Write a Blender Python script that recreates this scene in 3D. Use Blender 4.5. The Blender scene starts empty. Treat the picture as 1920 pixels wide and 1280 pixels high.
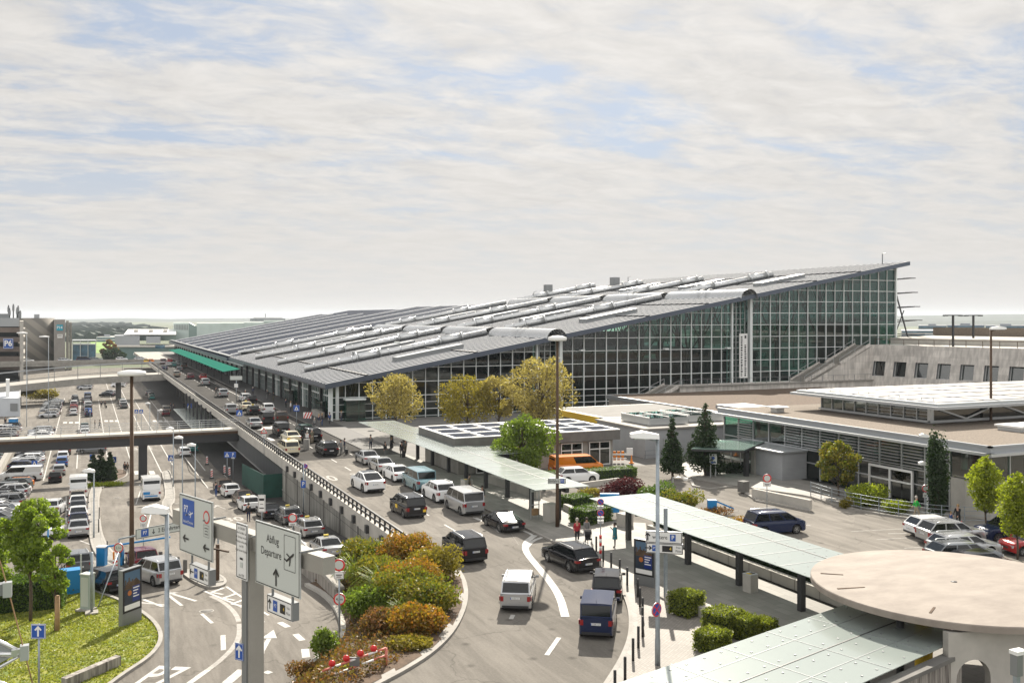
import bpy, bmesh, math, random
import numpy as np
from mathutils import Vector, Matrix
R = random.Random(7)
SC = bpy.context.scene
COL = SC.collection
rad = math.radians

# ---------------------------------------------------------------- camera
F, CX, HY = 1800.0, 960.0, 594.0
YAW = rad(23.96); SA, CA = math.sin(YAW), math.cos(YAW)
CZ = 23.0
cam = bpy.data.cameras.new('camera')
cam.sensor_width = 36; cam.lens = 33.75; cam.shift_y = -46/1920
cam.clip_start = 0.5; cam.clip_end = 30000
co = bpy.data.objects.new('camera', cam); COL.objects.link(co)
co.location = (0, 0, CZ); co.rotation_euler = (rad(90), 0, -YAW)
SC.camera = co

# ---------------------------------------------------------------- world, sun, exposure
SUN_AZ, SUN_EL = rad(30), rad(36)           # azimuth clockwise from +Y
w = bpy.data.worlds.new('World'); SC.world = w; w.use_nodes = True
nt = w.node_tree; nt.nodes.clear()
def N(tree, typ, **kw):
    n = tree.nodes.new(typ)
    for k, v in kw.items():
        if k in n.inputs.keys() if isinstance(k, str) else False: n.inputs[k].default_value = v
        else: setattr(n, k, v)
    return n
def LK(tree, a, b): tree.links.new(a, b)
def mth(tree, op, a, b=None, clamp=False):
    n = tree.nodes.new('ShaderNodeMath'); n.operation = op; n.use_clamp = clamp
    for i, v in enumerate((a, b)):
        if v is None: continue
        if isinstance(v, (int, float)): n.inputs[i].default_value = v
        else: tree.links.new(v, n.inputs[i])
    return n.outputs[0]
def rampn(tree, fac, stops):
    n = tree.nodes.new('ShaderNodeValToRGB'); cr = n.color_ramp
    while len(cr.elements) < len(stops): cr.elements.new(0.5)
    for e, (p, c) in zip(cr.elements, stops):
        e.position = p; e.color = (*c, 1) if len(c) == 3 else c
    tree.links.new(fac, n.inputs[0]); return n.outputs[0]
def mixc(tree, fac, a, b, mode='MIX'):
    n = tree.nodes.new('ShaderNodeMix'); n.data_type = 'RGBA'; n.blend_type = mode
    for sock, v in ((n.inputs[0], fac), (n.inputs[6], a), (n.inputs[7], b)):
        if isinstance(v, (int, float)): sock.default_value = v
        elif isinstance(v, tuple): sock.default_value = (*v, 1) if len(v) == 3 else v
        else: tree.links.new(v, sock)
    return n.outputs[2]
out = N(nt, 'ShaderNodeOutputWorld'); bg = N(nt, 'ShaderNodeBackground')
sky = N(nt, 'ShaderNodeTexSky'); sky.sky_type = 'NISHITA'; sky.sun_disc = False
sky.sun_elevation = SUN_EL; sky.sun_rotation = SUN_AZ; sky.air_density = 1.0; sky.dust_density = 2.0
tc = N(nt, 'ShaderNodeTexCoord'); sep = N(nt, 'ShaderNodeSeparateXYZ'); LK(nt, tc.outputs['Generated'], sep.inputs[0])
zc = mth(nt, 'MAXIMUM', sep.outputs[2], 0.0)
den = mth(nt, 'ADD', zc, 0.13)
px = mth(nt, 'DIVIDE', sep.outputs[0], den); py = mth(nt, 'DIVIDE', sep.outputs[1], den)
cmb = N(nt, 'ShaderNodeCombineXYZ'); LK(nt, px, cmb.inputs[0]); LK(nt, py, cmb.inputs[1])
mp = N(nt, 'ShaderNodeMapping'); LK(nt, cmb.outputs[0], mp.inputs[0])
mp.inputs['Location'].default_value = (0.7, 1.9, 0.0); mp.inputs['Rotation'].default_value = (0, 0, rad(38)); mp.inputs['Scale'].default_value = (0.75, 1.15, 1)
n1 = N(nt, 'ShaderNodeTexNoise'); n1.inputs['Scale'].default_value = 1.7; n1.inputs['Detail'].default_value = 9; n1.inputs['Roughness'].default_value = 0.6; n1.inputs['Distortion'].default_value = 0.5
LK(nt, mp.outputs[0], n1.inputs['Vector'])
n2 = N(nt, 'ShaderNodeTexNoise'); n2.inputs['Scale'].default_value = 6.5; n2.inputs['Detail'].default_value = 8; n2.inputs['Roughness'].default_value = 0.65; n2.inputs['Distortion'].default_value = 0.35
LK(nt, mp.outputs[0], n2.inputs['Vector'])
cov = mth(nt, 'ADD', mth(nt, 'MULTIPLY', n1.outputs[0], 0.64), mth(nt, 'MULTIPLY', n2.outputs[0], 0.36))
mask = rampn(nt, cov, [(0.0, (0.0,)*3), (0.40, (0.12,)*3), (0.45, (0.55,)*3), (0.50, (0.9,)*3), (0.55, (1,)*3)])
shade = rampn(nt, n2.outputs[0], [(0.3, (0.86,)*3), (0.65, (1.05,)*3)])
# slight lift at the sun; unseen clouds away from it brightened for fill light
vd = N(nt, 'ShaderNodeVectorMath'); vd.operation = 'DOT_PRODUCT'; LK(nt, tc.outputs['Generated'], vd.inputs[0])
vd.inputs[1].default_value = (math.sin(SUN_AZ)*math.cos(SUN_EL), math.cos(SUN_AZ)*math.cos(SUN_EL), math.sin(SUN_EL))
fill_glow = rampn(nt, mth(nt, 'MAXIMUM', vd.outputs['Value'], 0.0), [(0, (2.0,)*3), (0.45, (1.8,)*3), (0.64, (0.98,)*3), (0.8, (0.97,)*3), (1.0, (1.1,)*3)])
CLOUD = (0.408, 0.395, 0.380)
cl = mixc(nt, 1.0, mixc(nt, 1.0, CLOUD, shade, 'MULTIPLY'), fill_glow, 'MULTIPLY')
skys = mixc(nt, 1.0, mixc(nt, 1.0, sky.outputs[0], (0.008, 0.0095, 0.012), 'MULTIPLY'), (0.185, 0.217, 0.265), 'ADD')
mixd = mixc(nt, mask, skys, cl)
hz = rampn(nt, zc, [(0.0, (1,)*3), (0.05, (0.72,)*3), (0.17, (0.0,)*3)])
fin = mixc(nt, hz, mixd, (0.392, 0.378, 0.362))
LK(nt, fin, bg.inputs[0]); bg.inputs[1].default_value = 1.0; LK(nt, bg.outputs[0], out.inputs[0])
sl = bpy.data.lights.new('sun', 'SUN'); sl.energy = 5.0; sl.angle = rad(0.55); sl.color = (1.0, 0.92, 0.80)
so = bpy.data.objects.new('sun', sl); COL.objects.link(so)
sd = Vector((math.sin(SUN_AZ)*math.cos(SUN_EL), math.cos(SUN_AZ)*math.cos(SUN_EL), math.sin(SUN_EL)))
so.rotation_euler = sd.to_track_quat('Z', 'Y').to_euler(); so.location = (100, 200, 200)
SC.view_settings.view_transform = 'Standard'; SC.view_settings.look = 'None'
SC.view_settings.exposure = 0.95; SC.view_settings.gamma = 1.0; SC.view_settings.use_curve_mapping = False
SC.cycles.max_bounces = 6; SC.cycles.diffuse_bounces = 2; SC.cycles.glossy_bounces = 3; SC.cycles.transparent_max_bounces = 12
SC.cycles.transmission_bounces = 3; SC.cycles.volume_bounces = 0; SC.cycles.volume_max_steps = 64
SC.cycles.caustics_reflective = False; SC.cycles.caustics_refractive = False; SC.cycles.use_denoising = True
SC.cycles.sample_clamp_indirect = 6.0

# ---------------------------------------------------------------- site geometry: where a line of sight meets the ground
def zl(Y):                                   # height of the lower street, which falls away northwards
    t = min(1.0, max(0.0, (Y-55)/95)); return 6.0*(1-t)
def PZ(x, y, z=7.0):                         # point on the level z
    d = (CZ-z)*F/(y-HY); u = (x-CX)/F
    return Vector((d*(SA+u*CA), d*(CA-u*SA), z))
def PD(x, y, d):                             # point at distance d
    u = (x-CX)/F
    return Vector((d*(SA+u*CA), d*(CA-u*SA), CZ-(y-HY)*d/F))
def PY(x, Y, z=None, y=None):                # point on the plane Y = const
    u = (x-CX)/F; d = Y/(CA-u*SA)
    return Vector((d*(SA+u*CA), Y, (CZ-(y-HY)*d/F) if y is not None else z))
def PL(x, y, dz=0.0):                        # point on the lower street
    z = 3.0
    for _ in range(40):
        p = PZ(x, y, z); z = 0.5*z+0.5*(zl(p.y)+dz)
    p.z = zl(p.y)+dz; return p

# ---------------------------------------------------------------- materials
MATS = {}
def mat(name, col, rough=0.6, metal=0.0, var=0.0, scale=3.0, bump=0.0, bscale=None, spec=0.5, coat=0.0, detail=4, col2=None, sc3=None):
    if name in MATS: return MATS[name]
    m = bpy.data.materials.new(name); m.use_nodes = True; t = m.node_tree
    b = t.nodes['Principled BSDF']; b.inputs['Base Color'].default_value = (*col, 1)
    b.inputs['Roughness'].default_value = rough; b.inputs['Metallic'].default_value = metal
    b.inputs['Specular IOR Level'].default_value = spec; b.inputs['Coat Weight'].default_value = coat
    if var or bump:
        g = t.nodes.new('ShaderNodeTexCoord'); src = g.outputs['Object']
        if sc3:
            mp_ = t.nodes.new('ShaderNodeMapping'); mp_.inputs['Scale'].default_value = sc3; t.links.new(src, mp_.inputs[0]); src = mp_.outputs[0]
        nz = t.nodes.new('ShaderNodeTexNoise'); nz.inputs['Scale'].default_value = scale; nz.inputs['Detail'].default_value = detail; nz.inputs['Roughness'].default_value = 0.65
        t.links.new(src, nz.inputs['Vector'])
        if var:
            c2 = col2 or tuple(c*(1-var) for c in col); c1 = tuple(min(1, c*(1+var*0.6)) for c in col)
            t.links.new(rampn(t, nz.outputs[0], [(0.3, c2), (0.7, c1)]), b.inputs['Base Color'])
        if bump:
            bn = t.nodes.new('ShaderNodeBump'); bn.inputs['Strength'].default_value = bump; bn.inputs['Distance'].default_value = 0.05
            nb = t.nodes.new('ShaderNodeTexNoise'); nb.inputs['Scale'].default_value = bscale or scale*8; nb.inputs['Detail'].default_value = 3
            t.links.new(src, nb.inputs['Vector']); t.links.new(nb.outputs[0], bn.inputs['Height']); t.links.new(bn.outputs[0], b.inputs['Normal'])
    MATS[name] = m; return m
def asphalt(name, c1, c2, big=0.09):
    m = bpy.data.materials.new(name); m.use_nodes = True; t = m.node_tree; b = t.nodes['Principled BSDF']
    g = t.nodes.new('ShaderNodeTexCoord')
    def nz(s, d, sc=(1, 1, 1), dist=0.0):
        mp_ = t.nodes.new('ShaderNodeMapping'); mp_.inputs['Scale'].default_value = sc; t.links.new(g.outputs['Object'], mp_.inputs[0])
        n = t.nodes.new('ShaderNodeTexNoise'); n.inputs['Scale'].default_value = s; n.inputs['Detail'].default_value = d; n.inputs['Distortion'].default_value = dist
        n.inputs['Roughness'].default_value = 0.7; t.links.new(mp_.outputs[0], n.inputs['Vector']); return n.outputs[0]
    a = rampn(t, nz(big, 5, (1.4, 0.5, 1)), [(0.32, c1), (0.68, c2)])
    gr = rampn(t, nz(9, 6), [(0.3, (0.86,)*3), (0.7, (1.12,)*3)])
    st = rampn(t, nz(0.55, 5, (2.2, 0.25, 1), 0.4), [(0.40, (0.80,)*3), (0.6, (1.05,)*3)])
    oil = t.nodes.new('ShaderNodeTexVoronoi'); oil.inputs['Scale'].default_value = 0.55; t.links.new(g.outputs['Object'], oil.inputs['Vector']); ol = rampn(t, oil.outputs['Distance'], [(0.05, (0.62,)*3), (0.16, (1,)*3)])
    pch = t.nodes.new('ShaderNodeTexVoronoi'); pch.distance = 'CHEBYCHEV'; pch.inputs['Scale'].default_value = 0.06; t.links.new(g.outputs['Object'], pch.inputs['Vector']); pc = rampn(t, mth(t,'FRACT',mth(t,'MULTIPLY',pch.outputs['Color'],7.0)), [(0.0, (0.90,)*3), (1.0, (1.08,)*3)])
    cr = t.nodes.new('ShaderNodeTexVoronoi'); cr.feature = 'DISTANCE_TO_EDGE'; cr.inputs['Scale'].default_value = 0.11
    mp2 = t.nodes.new('ShaderNodeMapping'); t.links.new(g.outputs['Object'], mp2.inputs[0])
    nn = t.nodes.new('ShaderNodeTexNoise'); nn.inputs['Scale'].default_value = 0.5; t.links.new(g.outputs['Object'], nn.inputs['Vector'])
    av = t.nodes.new('ShaderNodeVectorMath'); av.operation = 'MULTIPLY_ADD'; t.links.new(nn.outputs['Color'], av.inputs[0]); av.inputs[1].default_value = (4, 4, 0); t.links.new(mp2.outputs[0], av.inputs[2])
    t.links.new(av.outputs[0], cr.inputs['Vector'])
    ck = rampn(t, cr.outputs['Distance'], [(0.0, (0.72,)*3), (0.009, (1,)*3)])
    x = mixc(t, 1.0, a, gr, 'MULTIPLY'); x = mixc(t, 1.0, x, st, 'MULTIPLY'); x = mixc(t, 1.0, x, ck, 'MULTIPLY'); x = mixc(t, 1.0, x, ol, 'MULTIPLY'); x = mixc(t, 1.0, x, pc, 'MULTIPLY')
    t.links.new(x, b.inputs['Base Color']); b.inputs['Roughness'].default_value = 0.9; b.inputs['Specular IOR Level'].default_value = 0.08
    bn = t.nodes.new('ShaderNodeBump'); bn.inputs['Strength'].default_value = 0.25; bn.inputs['Distance'].default_value = 0.02
    t.links.new(nz(30, 3), bn.inputs['Height']); t.links.new(bn.outputs[0], b.inputs['Normal'])
    MATS[name] = m; return m
def brickmat(name, col, mortar, w, h, offset=0.5, mort=0.02, rough=0.7, var=0.12, axes='XY', bump=0.2, stain=0.0):
    """pavers, cladding slabs or panels: a brick texture in metres on two object axes"""
    m = bpy.data.materials.new(name); m.use_nodes = True; t = m.node_tree; b = t.nodes['Principled BSDF']
    g = t.nodes.new('ShaderNodeTexCoord'); s = t.nodes.new('ShaderNodeSeparateXYZ'); t.links.new(g.outputs['Object'], s.inputs[0])
    c = t.nodes.new('ShaderNodeCombineXYZ')
    for i, ax in enumerate(axes):
        if ax == 'H': v = mth(t, 'ADD', s.outputs[0], s.outputs[1])
        else: v = s.outputs['XYZ'.index(ax)]
        t.links.new(v, c.inputs[i])
    br = t.nodes.new('ShaderNodeTexBrick'); br.offset = offset; br.inputs['Scale'].default_value = 1.0
    br.inputs['Brick Width'].default_value = w; br.inputs['Row Height'].default_value = h; br.inputs['Mortar Size'].default_value = mort
    br.inputs['Color1'].default_value = (*[x*(1+var) for x in col], 1); br.inputs['Color2'].default_value = (*[x*(1-var) for x in col], 1); br.inputs['Mortar'].default_value = (*mortar, 1)
    t.links.new(c.outputs[0], br.inputs['Vector'])
    n = t.nodes.new('ShaderNodeTexNoise'); n.inputs['Scale'].default_value = 0.35; n.inputs['Detail'].default_value = 6; t.links.new(g.outputs['Object'], n.inputs['Vector'])
    col_ = mixc(t, 1.0, br.outputs[0], rampn(t, n.outputs[0], [(0.3, (0.82,)*3), (0.7, (1.1,)*3)]), 'MULTIPLY')
    if stain:
        mp_ = t.nodes.new('ShaderNodeMapping'); mp_.inputs['Scale'].default_value = (1.3, 1.3, 0.12); t.links.new(g.outputs['Object'], mp_.inputs[0])
        n3 = t.nodes.new('ShaderNodeTexNoise'); n3.inputs['Scale'].default_value = 1.6; n3.inputs['Detail'].default_value = 6; t.links.new(mp_.outputs[0], n3.inputs['Vector'])
        col_ = mixc(t, 1.0, col_, rampn(t, n3.outputs[0], [(0.42, (1-stain,)*3), (0.58, (1,)*3)]), 'MULTIPLY')
    t.links.new(col_, b.inputs['Base Color']); b.inputs['Roughness'].default_value = rough; b.inputs['Specular IOR Level'].default_value = 0.3
    if bump:
        bn = t.nodes.new('ShaderNodeBump'); bn.inputs['Strength'].default_value = bump; bn.inputs['Distance'].default_value = 0.01; bn.invert = True
        t.links.new(br.outputs['Fac'], bn.inputs['Height']); t.links.new(bn.outputs[0], b.inputs['Normal'])
    MATS[name] = m; return m
def glassmat(name, tint=(0.3, 0.42, 0.38), refl=0.35, rough=0.03, dark=None, alpha=1.0, body=None, bodyw=0.0):
    """thin glazing: tinted see-through, mirror that grows at grazing angles, optional milky body"""
    if name in MATS: return MATS[name]
    m = bpy.data.materials.new(name); m.use_nodes = True; t = m.node_tree; t.nodes.clear()
    o = t.nodes.new('ShaderNodeOutputMaterial'); tr = t.nodes.new('ShaderNodeBsdfTransparent'); tr.inputs[0].default_value = (*tint, 1)
    gl = t.nodes.new('ShaderNodeBsdfGlossy'); gl.inputs['Roughness'].default_value = rough; gl.inputs['Color'].default_value = (0.95, 0.98, 0.97, 1)
    fr = t.nodes.new('ShaderNodeFresnel'); fr.inputs[0].default_value = 1.5
    base = tr.outputs[0]
    if body:
        df = t.nodes.new('ShaderNodeBsdfDiffuse'); df.inputs[0].default_value = (*body, 1)
        tl = t.nodes.new('ShaderNodeBsdfTranslucent'); tl.inputs[0].default_value = (*body, 1)
        a = t.nodes.new('ShaderNodeMixShader'); a.inputs[0].default_value = 0.45; t.links.new(df.outputs[0], a.inputs[1]); t.links.new(tl.outputs[0], a.inputs[2])
        mx = t.nodes.new('ShaderNodeMixShader'); mx.inputs[0].default_value = bodyw
        t.links.new(tr.outputs[0], mx.inputs[1]); t.links.new(a.outputs[0], mx.inputs[2]); base = mx.outputs[0]
    fc = mth(t, 'ADD', mth(t, 'MULTIPLY', fr.outputs[0], 0.9), refl, True)
    mx2 = t.nodes.new('ShaderNodeMixShader'); t.links.new(fc, mx2.inputs[0]); t.links.new(base, mx2.inputs[1]); t.links.new(gl.outputs[0], mx2.inputs[2])
    t.links.new(mx2.outputs[0], o.inputs[0]); MATS[name] = m; return m

# ---------------------------------------------------------------- mesh builder
class MB:
    def __init__(s): s.v = []; s.f = []; s.m = []; s.ms = []; s.smooth = []
    def mi(s, m):
        if m not in s.ms: s.ms.append(m)
        return s.ms.index(m)
    def add(s, vs, fs, m, T=None, smooth=False):
        b = len(s.v); k = s.mi(m)
        s.v += [tuple(T @ Vector(v)) for v in vs] if T is not None else [tuple(v) for v in vs]
        for f in fs: s.f.append([b+i for i in f]); s.m.append(k); s.smooth.append(smooth)
        return s
    def box(s, c, d, m, rz=0.0, T=None):
        x, y, z = d[0]/2, d[1]/2, d[2]/2
        vs = [(-x,-y,-z),(x,-y,-z),(x,y,-z),(-x,y,-z),(-x,-y,z),(x,-y,z),(x,y,z),(-x,y,z)]
        M = Matrix.Translation(c) @ Matrix.Rotation(rz, 4, 'Z')
        if T is not None: M = T @ M
        return s.add(vs, [(0,3,2,1),(4,5,6,7),(0,1,5,4),(1,2,6,5),(2,3,7,6),(3,0,4,7)], m, M)
    def bb(s, x0, x1, y0, y1, z0, z1, m, T=None):
        return s.box(((x0+x1)/2,(y0+y1)/2,(z0+z1)/2), (abs(x1-x0),abs(y1-y0),abs(z1-z0)), m, 0, T)
    def bar(s, a, b, w, h, m, T=None):       # rectangular bar from a to b
        a, b = Vector(a), Vector(b); d = b-a; L = d.length
        if L < 1e-6: return s
        q = d.to_track_quat('Y', 'Z').to_matrix().to_4x4()
        M = Matrix.Translation((a+b)/2) @ q
        if T is not None: M = T @ M
        x, y, z = w/2, L/2, h/2
        vs = [(-x,-y,-z),(x,-y,-z),(x,y,-z),(-x,y,-z),(-x,-y,z),(x,-y,z),(x,y,z),(-x,y,z)]
        return s.add(vs, [(0,3,2,1),(4,5,6,7),(0,1,5,4),(1,2,6,5),(2,3,7,6),(3,0,4,7)], m, M)
    def tube(s, pts, r, m, n=8, cap=True, T=None):
        pts = [Vector(p) for p in pts]; rs = r if isinstance(r, (list, tuple)) else [r]*len(pts)
        vs = []; fs = []
        up = Vector((0.13, 0.31, 0.94))
        for i, p in enumerate(pts):
            d = (pts[min(i+1, len(pts)-1)]-pts[max(i-1, 0)]).normalized()
            a = d.cross(up)
            if a.length < 1e-3: a = d.cross(Vector((1, 0, 0)))
            a.normalize(); b = d.cross(a).normalized()
            for k in range(n):
                t = 2*math.pi*k/n; vs.append(p + rs[i]*(a*math.cos(t)+b*math.sin(t)))
        for i in range(len(pts)-1):
            for k in range(n):
                fs.append((i*n+k, i*n+(k+1)%n, (i+1)*n+(k+1)%n, (i+1)*n+k))
        if cap: fs.append(tuple(range(n))[::-1]); fs.append(tuple(range((len(pts)-1)*n, len(pts)*n)))
        return s.add(vs, fs, m, T, smooth=True)
    def lathe(s, prof, m, n=16, T=None, cap=True):   # prof [(r, z)] around Z
        vs = [(r*math.cos(2*math.pi*k/n), r*math.sin(2*math.pi*k/n), z) for r, z in prof for k in range(n)]
        fs = [(i*n+k, i*n+(k+1)%n, (i+1)*n+(k+1)%n, (i+1)*n+k) for i in range(len(prof)-1) for k in range(n)]
        if cap: fs += [tuple(range(n))[::-1], tuple(range((len(prof)-1)*n, len(prof)*n))]
        return s.add(vs, fs, m, T, smooth=True)
    def prism(s, poly, z0, z1, m, mside=None, T=None):   # plan polygon extruded
        n = len(poly); P = [(p[0], p[1]) for p in poly]
        ar = sum(P[i][0]*P[(i+1)%n][1]-P[(i+1)%n][0]*P[i][1] for i in range(n))
        if ar < 0: P = P[::-1]
        vs = [(*p, z0) for p in P]+[(*p, z1) for p in P]
        s.add(vs, [tuple(range(n, 2*n))], m, T); s.add(vs, [tuple(range(n))[::-1]]+[(i, (i+1)%n, n+(i+1)%n, n+i) for i in range(n)], mside or m, T)
        return s
    def build(s, name, parent=None, mats=None, auto=None, loc=None):
        me = bpy.data.meshes.new(name); me.from_pydata(s.v, [], s.f)
        for m in s.ms: me.materials.append(MATS[m] if isinstance(m, str) else m)
        if s.f:
            me.polygons.foreach_set('material_index', s.m); me.polygons.foreach_set('use_smooth', s.smooth)
        if auto: me.polygons.foreach_set('use_smooth', [True]*len(s.f)); me.set_sharp_from_angle(angle=rad(auto))
        me.update()
        o = bpy.data.objects.new(name, me); COL.objects.link(o)
        if parent: o.parent = parent
        if loc is not None: o.location = loc
        return o
def tag(o, label, cat, group=None):
    o['label'] = label; o['category'] = cat
    if group: o['group'] = group
    return o
def kind(o, k): o['kind'] = k; return o
def thing(name, label, cat, loc=(0,0,0), rz=0.0, group=None):
    o = bpy.data.objects.new(name, None); COL.objects.link(o); o.location = loc; o.rotation_euler = (0,0,rz); o.empty_display_size = 0.3
    return tag(o, label, cat, group)
def link_copy(o, parent=None):
    c = o.copy(); COL.objects.link(c)
    if parent: c.parent = parent
    for ch in list(o.children): link_copy(ch, c)
    return c
def ear(poly):                               # sheet polygon -> via bmesh triangulation
    return poly
# text as flat mesh, cached
_TX = {}
def textmesh(s, size=1.0, bold=0.0):
    k = (s, bold)
    if k not in _TX:
        cu = bpy.data.curves.new('lettering', 'FONT'); cu.body = s; cu.size = 1.0; cu.align_x = 'CENTER'; cu.align_y = 'CENTER'; cu.offset = bold; cu.resolution_u = 3
        ob = bpy.data.objects.new('lettering', cu); COL.objects.link(ob)
        bpy.context.view_layer.update(); dg = bpy.context.evaluated_depsgraph_get()
        me = ob.evaluated_get(dg).to_mesh()
        _TX[k] = ([tuple(v.co) for v in me.vertices], [tuple(p.vertices) for p in me.polygons])
        bpy.data.objects.remove(ob); bpy.data.curves.remove(cu)
    v, f = _TX[k]
    return [(x*size, y*size) for x, y, z in v], f
class Face2D:
    """graphics on a flat board: u right, v up, layers 3 mm apart"""
    def __init__(s, mb, o, right, up, normal): s.mb = mb; s.o = Vector(o); s.r = Vector(right).normalized(); s.u = Vector(up).normalized(); s.n = Vector(normal).normalized(); s.k = 1; s.step = 0.003
    def P(s, u, v): return s.o+s.r*u+s.u*v+s.n*(s.step*s.k)
    def poly(s, pts, m): s.mb.add([s.P(*p) for p in pts], [tuple(range(len(pts)))], m); s.k += 0.25; return s
    def rect(s, u0, v0, u1, v1, m): return s.poly([(u0,v0),(u1,v0),(u1,v1),(u0,v1)], m)
    def disc(s, u, v, r, m, n=24): return s.poly([(u+r*math.cos(2*math.pi*k/n), v+r*math.sin(2*math.pi*k/n)) for k in range(n)], m)
    def line(s, a, b, w, m):
        a, b = Vector(a), Vector(b); d = (b-a).normalized(); p = Vector((-d.y, d.x))*w/2
        return s.poly([tuple(a-p), tuple(b-p), tuple(b+p), tuple(a+p)], m)
    def text(s, t, u, v, size, m, sx=1.0, bold=0.0):
        vs, fs = textmesh(t, size, bold)
        s.mb.add([s.P(u+x*sx, v+y) for x, y in vs], fs, m); s.k += 0.25; return s
    def arrow(s, u, v, L, w, ang, m):        # ang 0 = up
        def q(a, b): c, sn = math.cos(ang), math.sin(ang); return (u+a*c-b*sn, v+a*sn+b*c)
        s.line(q(0, -L/2), q(0, L*0.42), w, m)
        s.line(q(-L*0.3, L*0.12), q(w*0.2, L*0.5), w, m); s.line(q(L*0.3, L*0.12), q(-w*0.2, L*0.5), w, m); return s

# ---------------------------------------------------------------- palette
asphalt('asphalt_light', (0.165,0.153,0.135), (0.225,0.208,0.184)); asphalt('asphalt_dark', (0.036,0.034,0.031), (0.056,0.052,0.048)); asphalt('asphalt_lot', (0.165,0.152,0.134), (0.22,0.203,0.18))
mat('marking', (0.43,0.42,0.395), 0.75, var=0.3, scale=2.5, detail=8); mat('marking_worn', (0.30,0.285,0.26), 0.8, var=0.3, scale=3)
mat('kerb', (0.27,0.255,0.23), 0.8, var=0.2, scale=1.5); mat('concrete', (0.30,0.285,0.255), 0.85, var=0.22, scale=0.8, bump=0.2)
mat('concrete_light', (0.42,0.40,0.36), 0.85, var=0.15, scale=0.7, bump=0.15); mat('concrete_dark', (0.14,0.135,0.125), 0.85, var=0.25, scale=0.8)
mat('steel_light', (0.50,0.52,0.53), 0.35, 0.6); mat('steel_white', (0.66,0.70,0.69), 0.5); mat('steel_dark', (0.035,0.036,0.038), 0.5, 0.2); mat('steel_grey', (0.22,0.23,0.235), 0.45, 0.4)
mat('alu', (0.66,0.67,0.67), 0.28, 0.85); mat('galv', (0.30,0.34,0.37), 0.45, 0.5, var=0.2, scale=5); mat('rust', (0.075,0.042,0.022), 0.7, 0.2, var=0.3, scale=2)
mat('white', (0.72,0.72,0.70), 0.5); mat('signwhite', (0.50,0.53,0.50), 0.4); mat('black', (0.012,0.012,0.013), 0.5); mat('blue', (0.012,0.075,0.34), 0.4); mat('red', (0.55,0.02,0.02), 0.45); mat('yellow', (0.75,0.50,0.03), 0.5)
mat('kiosk_blue', (0.01,0.20,0.48), 0.4); mat('green_sheet', (0.006,0.12,0.085), 0.95, spec=0.02); mat('green_net', (0.01,0.06,0.045), 0.9, var=0.3, scale=1.0); mat('orange', (0.72,0.22,0.015), 0.5)
mat('roof_dark', (0.009,0.016,0.034), 0.85, 0.0, spec=0.04, var=0.15, scale=0.2); mat('roof_metal', (0.040,0.045,0.055), 0.9, 0.0, spec=0.03, var=0.2, scale=0.3); mat('roof_seam', (0.60,0.61,0.62), 0.8, 0.0, spec=0.1); mat('navy_edge', (0.075,0.092,0.125), 0.35, 0.4)
mat('tube_alu', (0.56,0.57,0.57), 0.24, 0.65, var=0.1, scale=1.2); mat('panel_grey', (0.33,0.345,0.36), 0.4, 0.3)
mat('gravel', (0.19,0.155,0.12), 0.95, var=0.4, scale=6, bump=0.6); mat('soil', (0.10,0.065,0.04), 0.95, var=0.5, scale=2, bump=0.5); mat('grass_soil', (0.21,0.20,0.035), 0.95, var=0.35, scale=1.1, bump=0.5, col2=(0.075,0.13,0.012))
mat('field', (0.055,0.085,0.035), 0.95, var=0.5, scale=0.004, col2=(0.085,0.08,0.05)); mat('stained', (0.30,0.28,0.25), 0.9, var=0.75, scale=2.2, detail=8, sc3=(2.2,2.2,0.16), col2=(0.05,0.04,0.035)); mat('bark', (0.095,0.07,0.05), 0.9, var=0.4, scale=6); mat('wood', (0.32,0.20,0.10), 0.8, var=0.3, scale=4)
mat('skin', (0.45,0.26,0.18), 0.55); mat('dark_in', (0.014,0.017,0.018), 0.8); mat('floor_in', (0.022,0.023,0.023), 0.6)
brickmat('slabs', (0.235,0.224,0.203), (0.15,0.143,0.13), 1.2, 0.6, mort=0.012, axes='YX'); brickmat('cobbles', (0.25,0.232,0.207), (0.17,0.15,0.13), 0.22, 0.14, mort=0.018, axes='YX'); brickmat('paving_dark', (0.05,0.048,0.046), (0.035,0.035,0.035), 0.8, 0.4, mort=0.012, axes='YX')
brickmat('granite', (0.58,0.545,0.50), (0.40,0.37,0.34), 2.6, 1.3, mort=0.012, axes='HZ', stain=0.22); brickmat('lamella', (0.34,0.35,0.36), (0.24,0.25,0.26), 40.0, 0.12, mort=0.012, axes='HZ', var=0.02)
brickmat('wallpanel', (0.27,0.262,0.235), (0.10,0.10,0.09), 2.4, 1.9, 0.0, mort=0.03, axes='YZ', stain=0.35, bump=0.5)
glassmat('glass_hall', (0.42,0.74,0.67), 0.02, 0.02); glassmat('glass_green', (0.22,0.46,0.38), 0.08, 0.02); glassmat('glass_dark', (0.05,0.07,0.07), 0.08, 0.04)
glassmat('frosted', (0.88,0.98,0.93), 0.08, 0.15, body=(0.88,0.99,0.94), bodyw=0.50)
glassmat('frosted_clear', (0.5,0.72,0.64), 0.05, 0.1, body=(0.45,0.66,0.58), bodyw=0.5)
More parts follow.
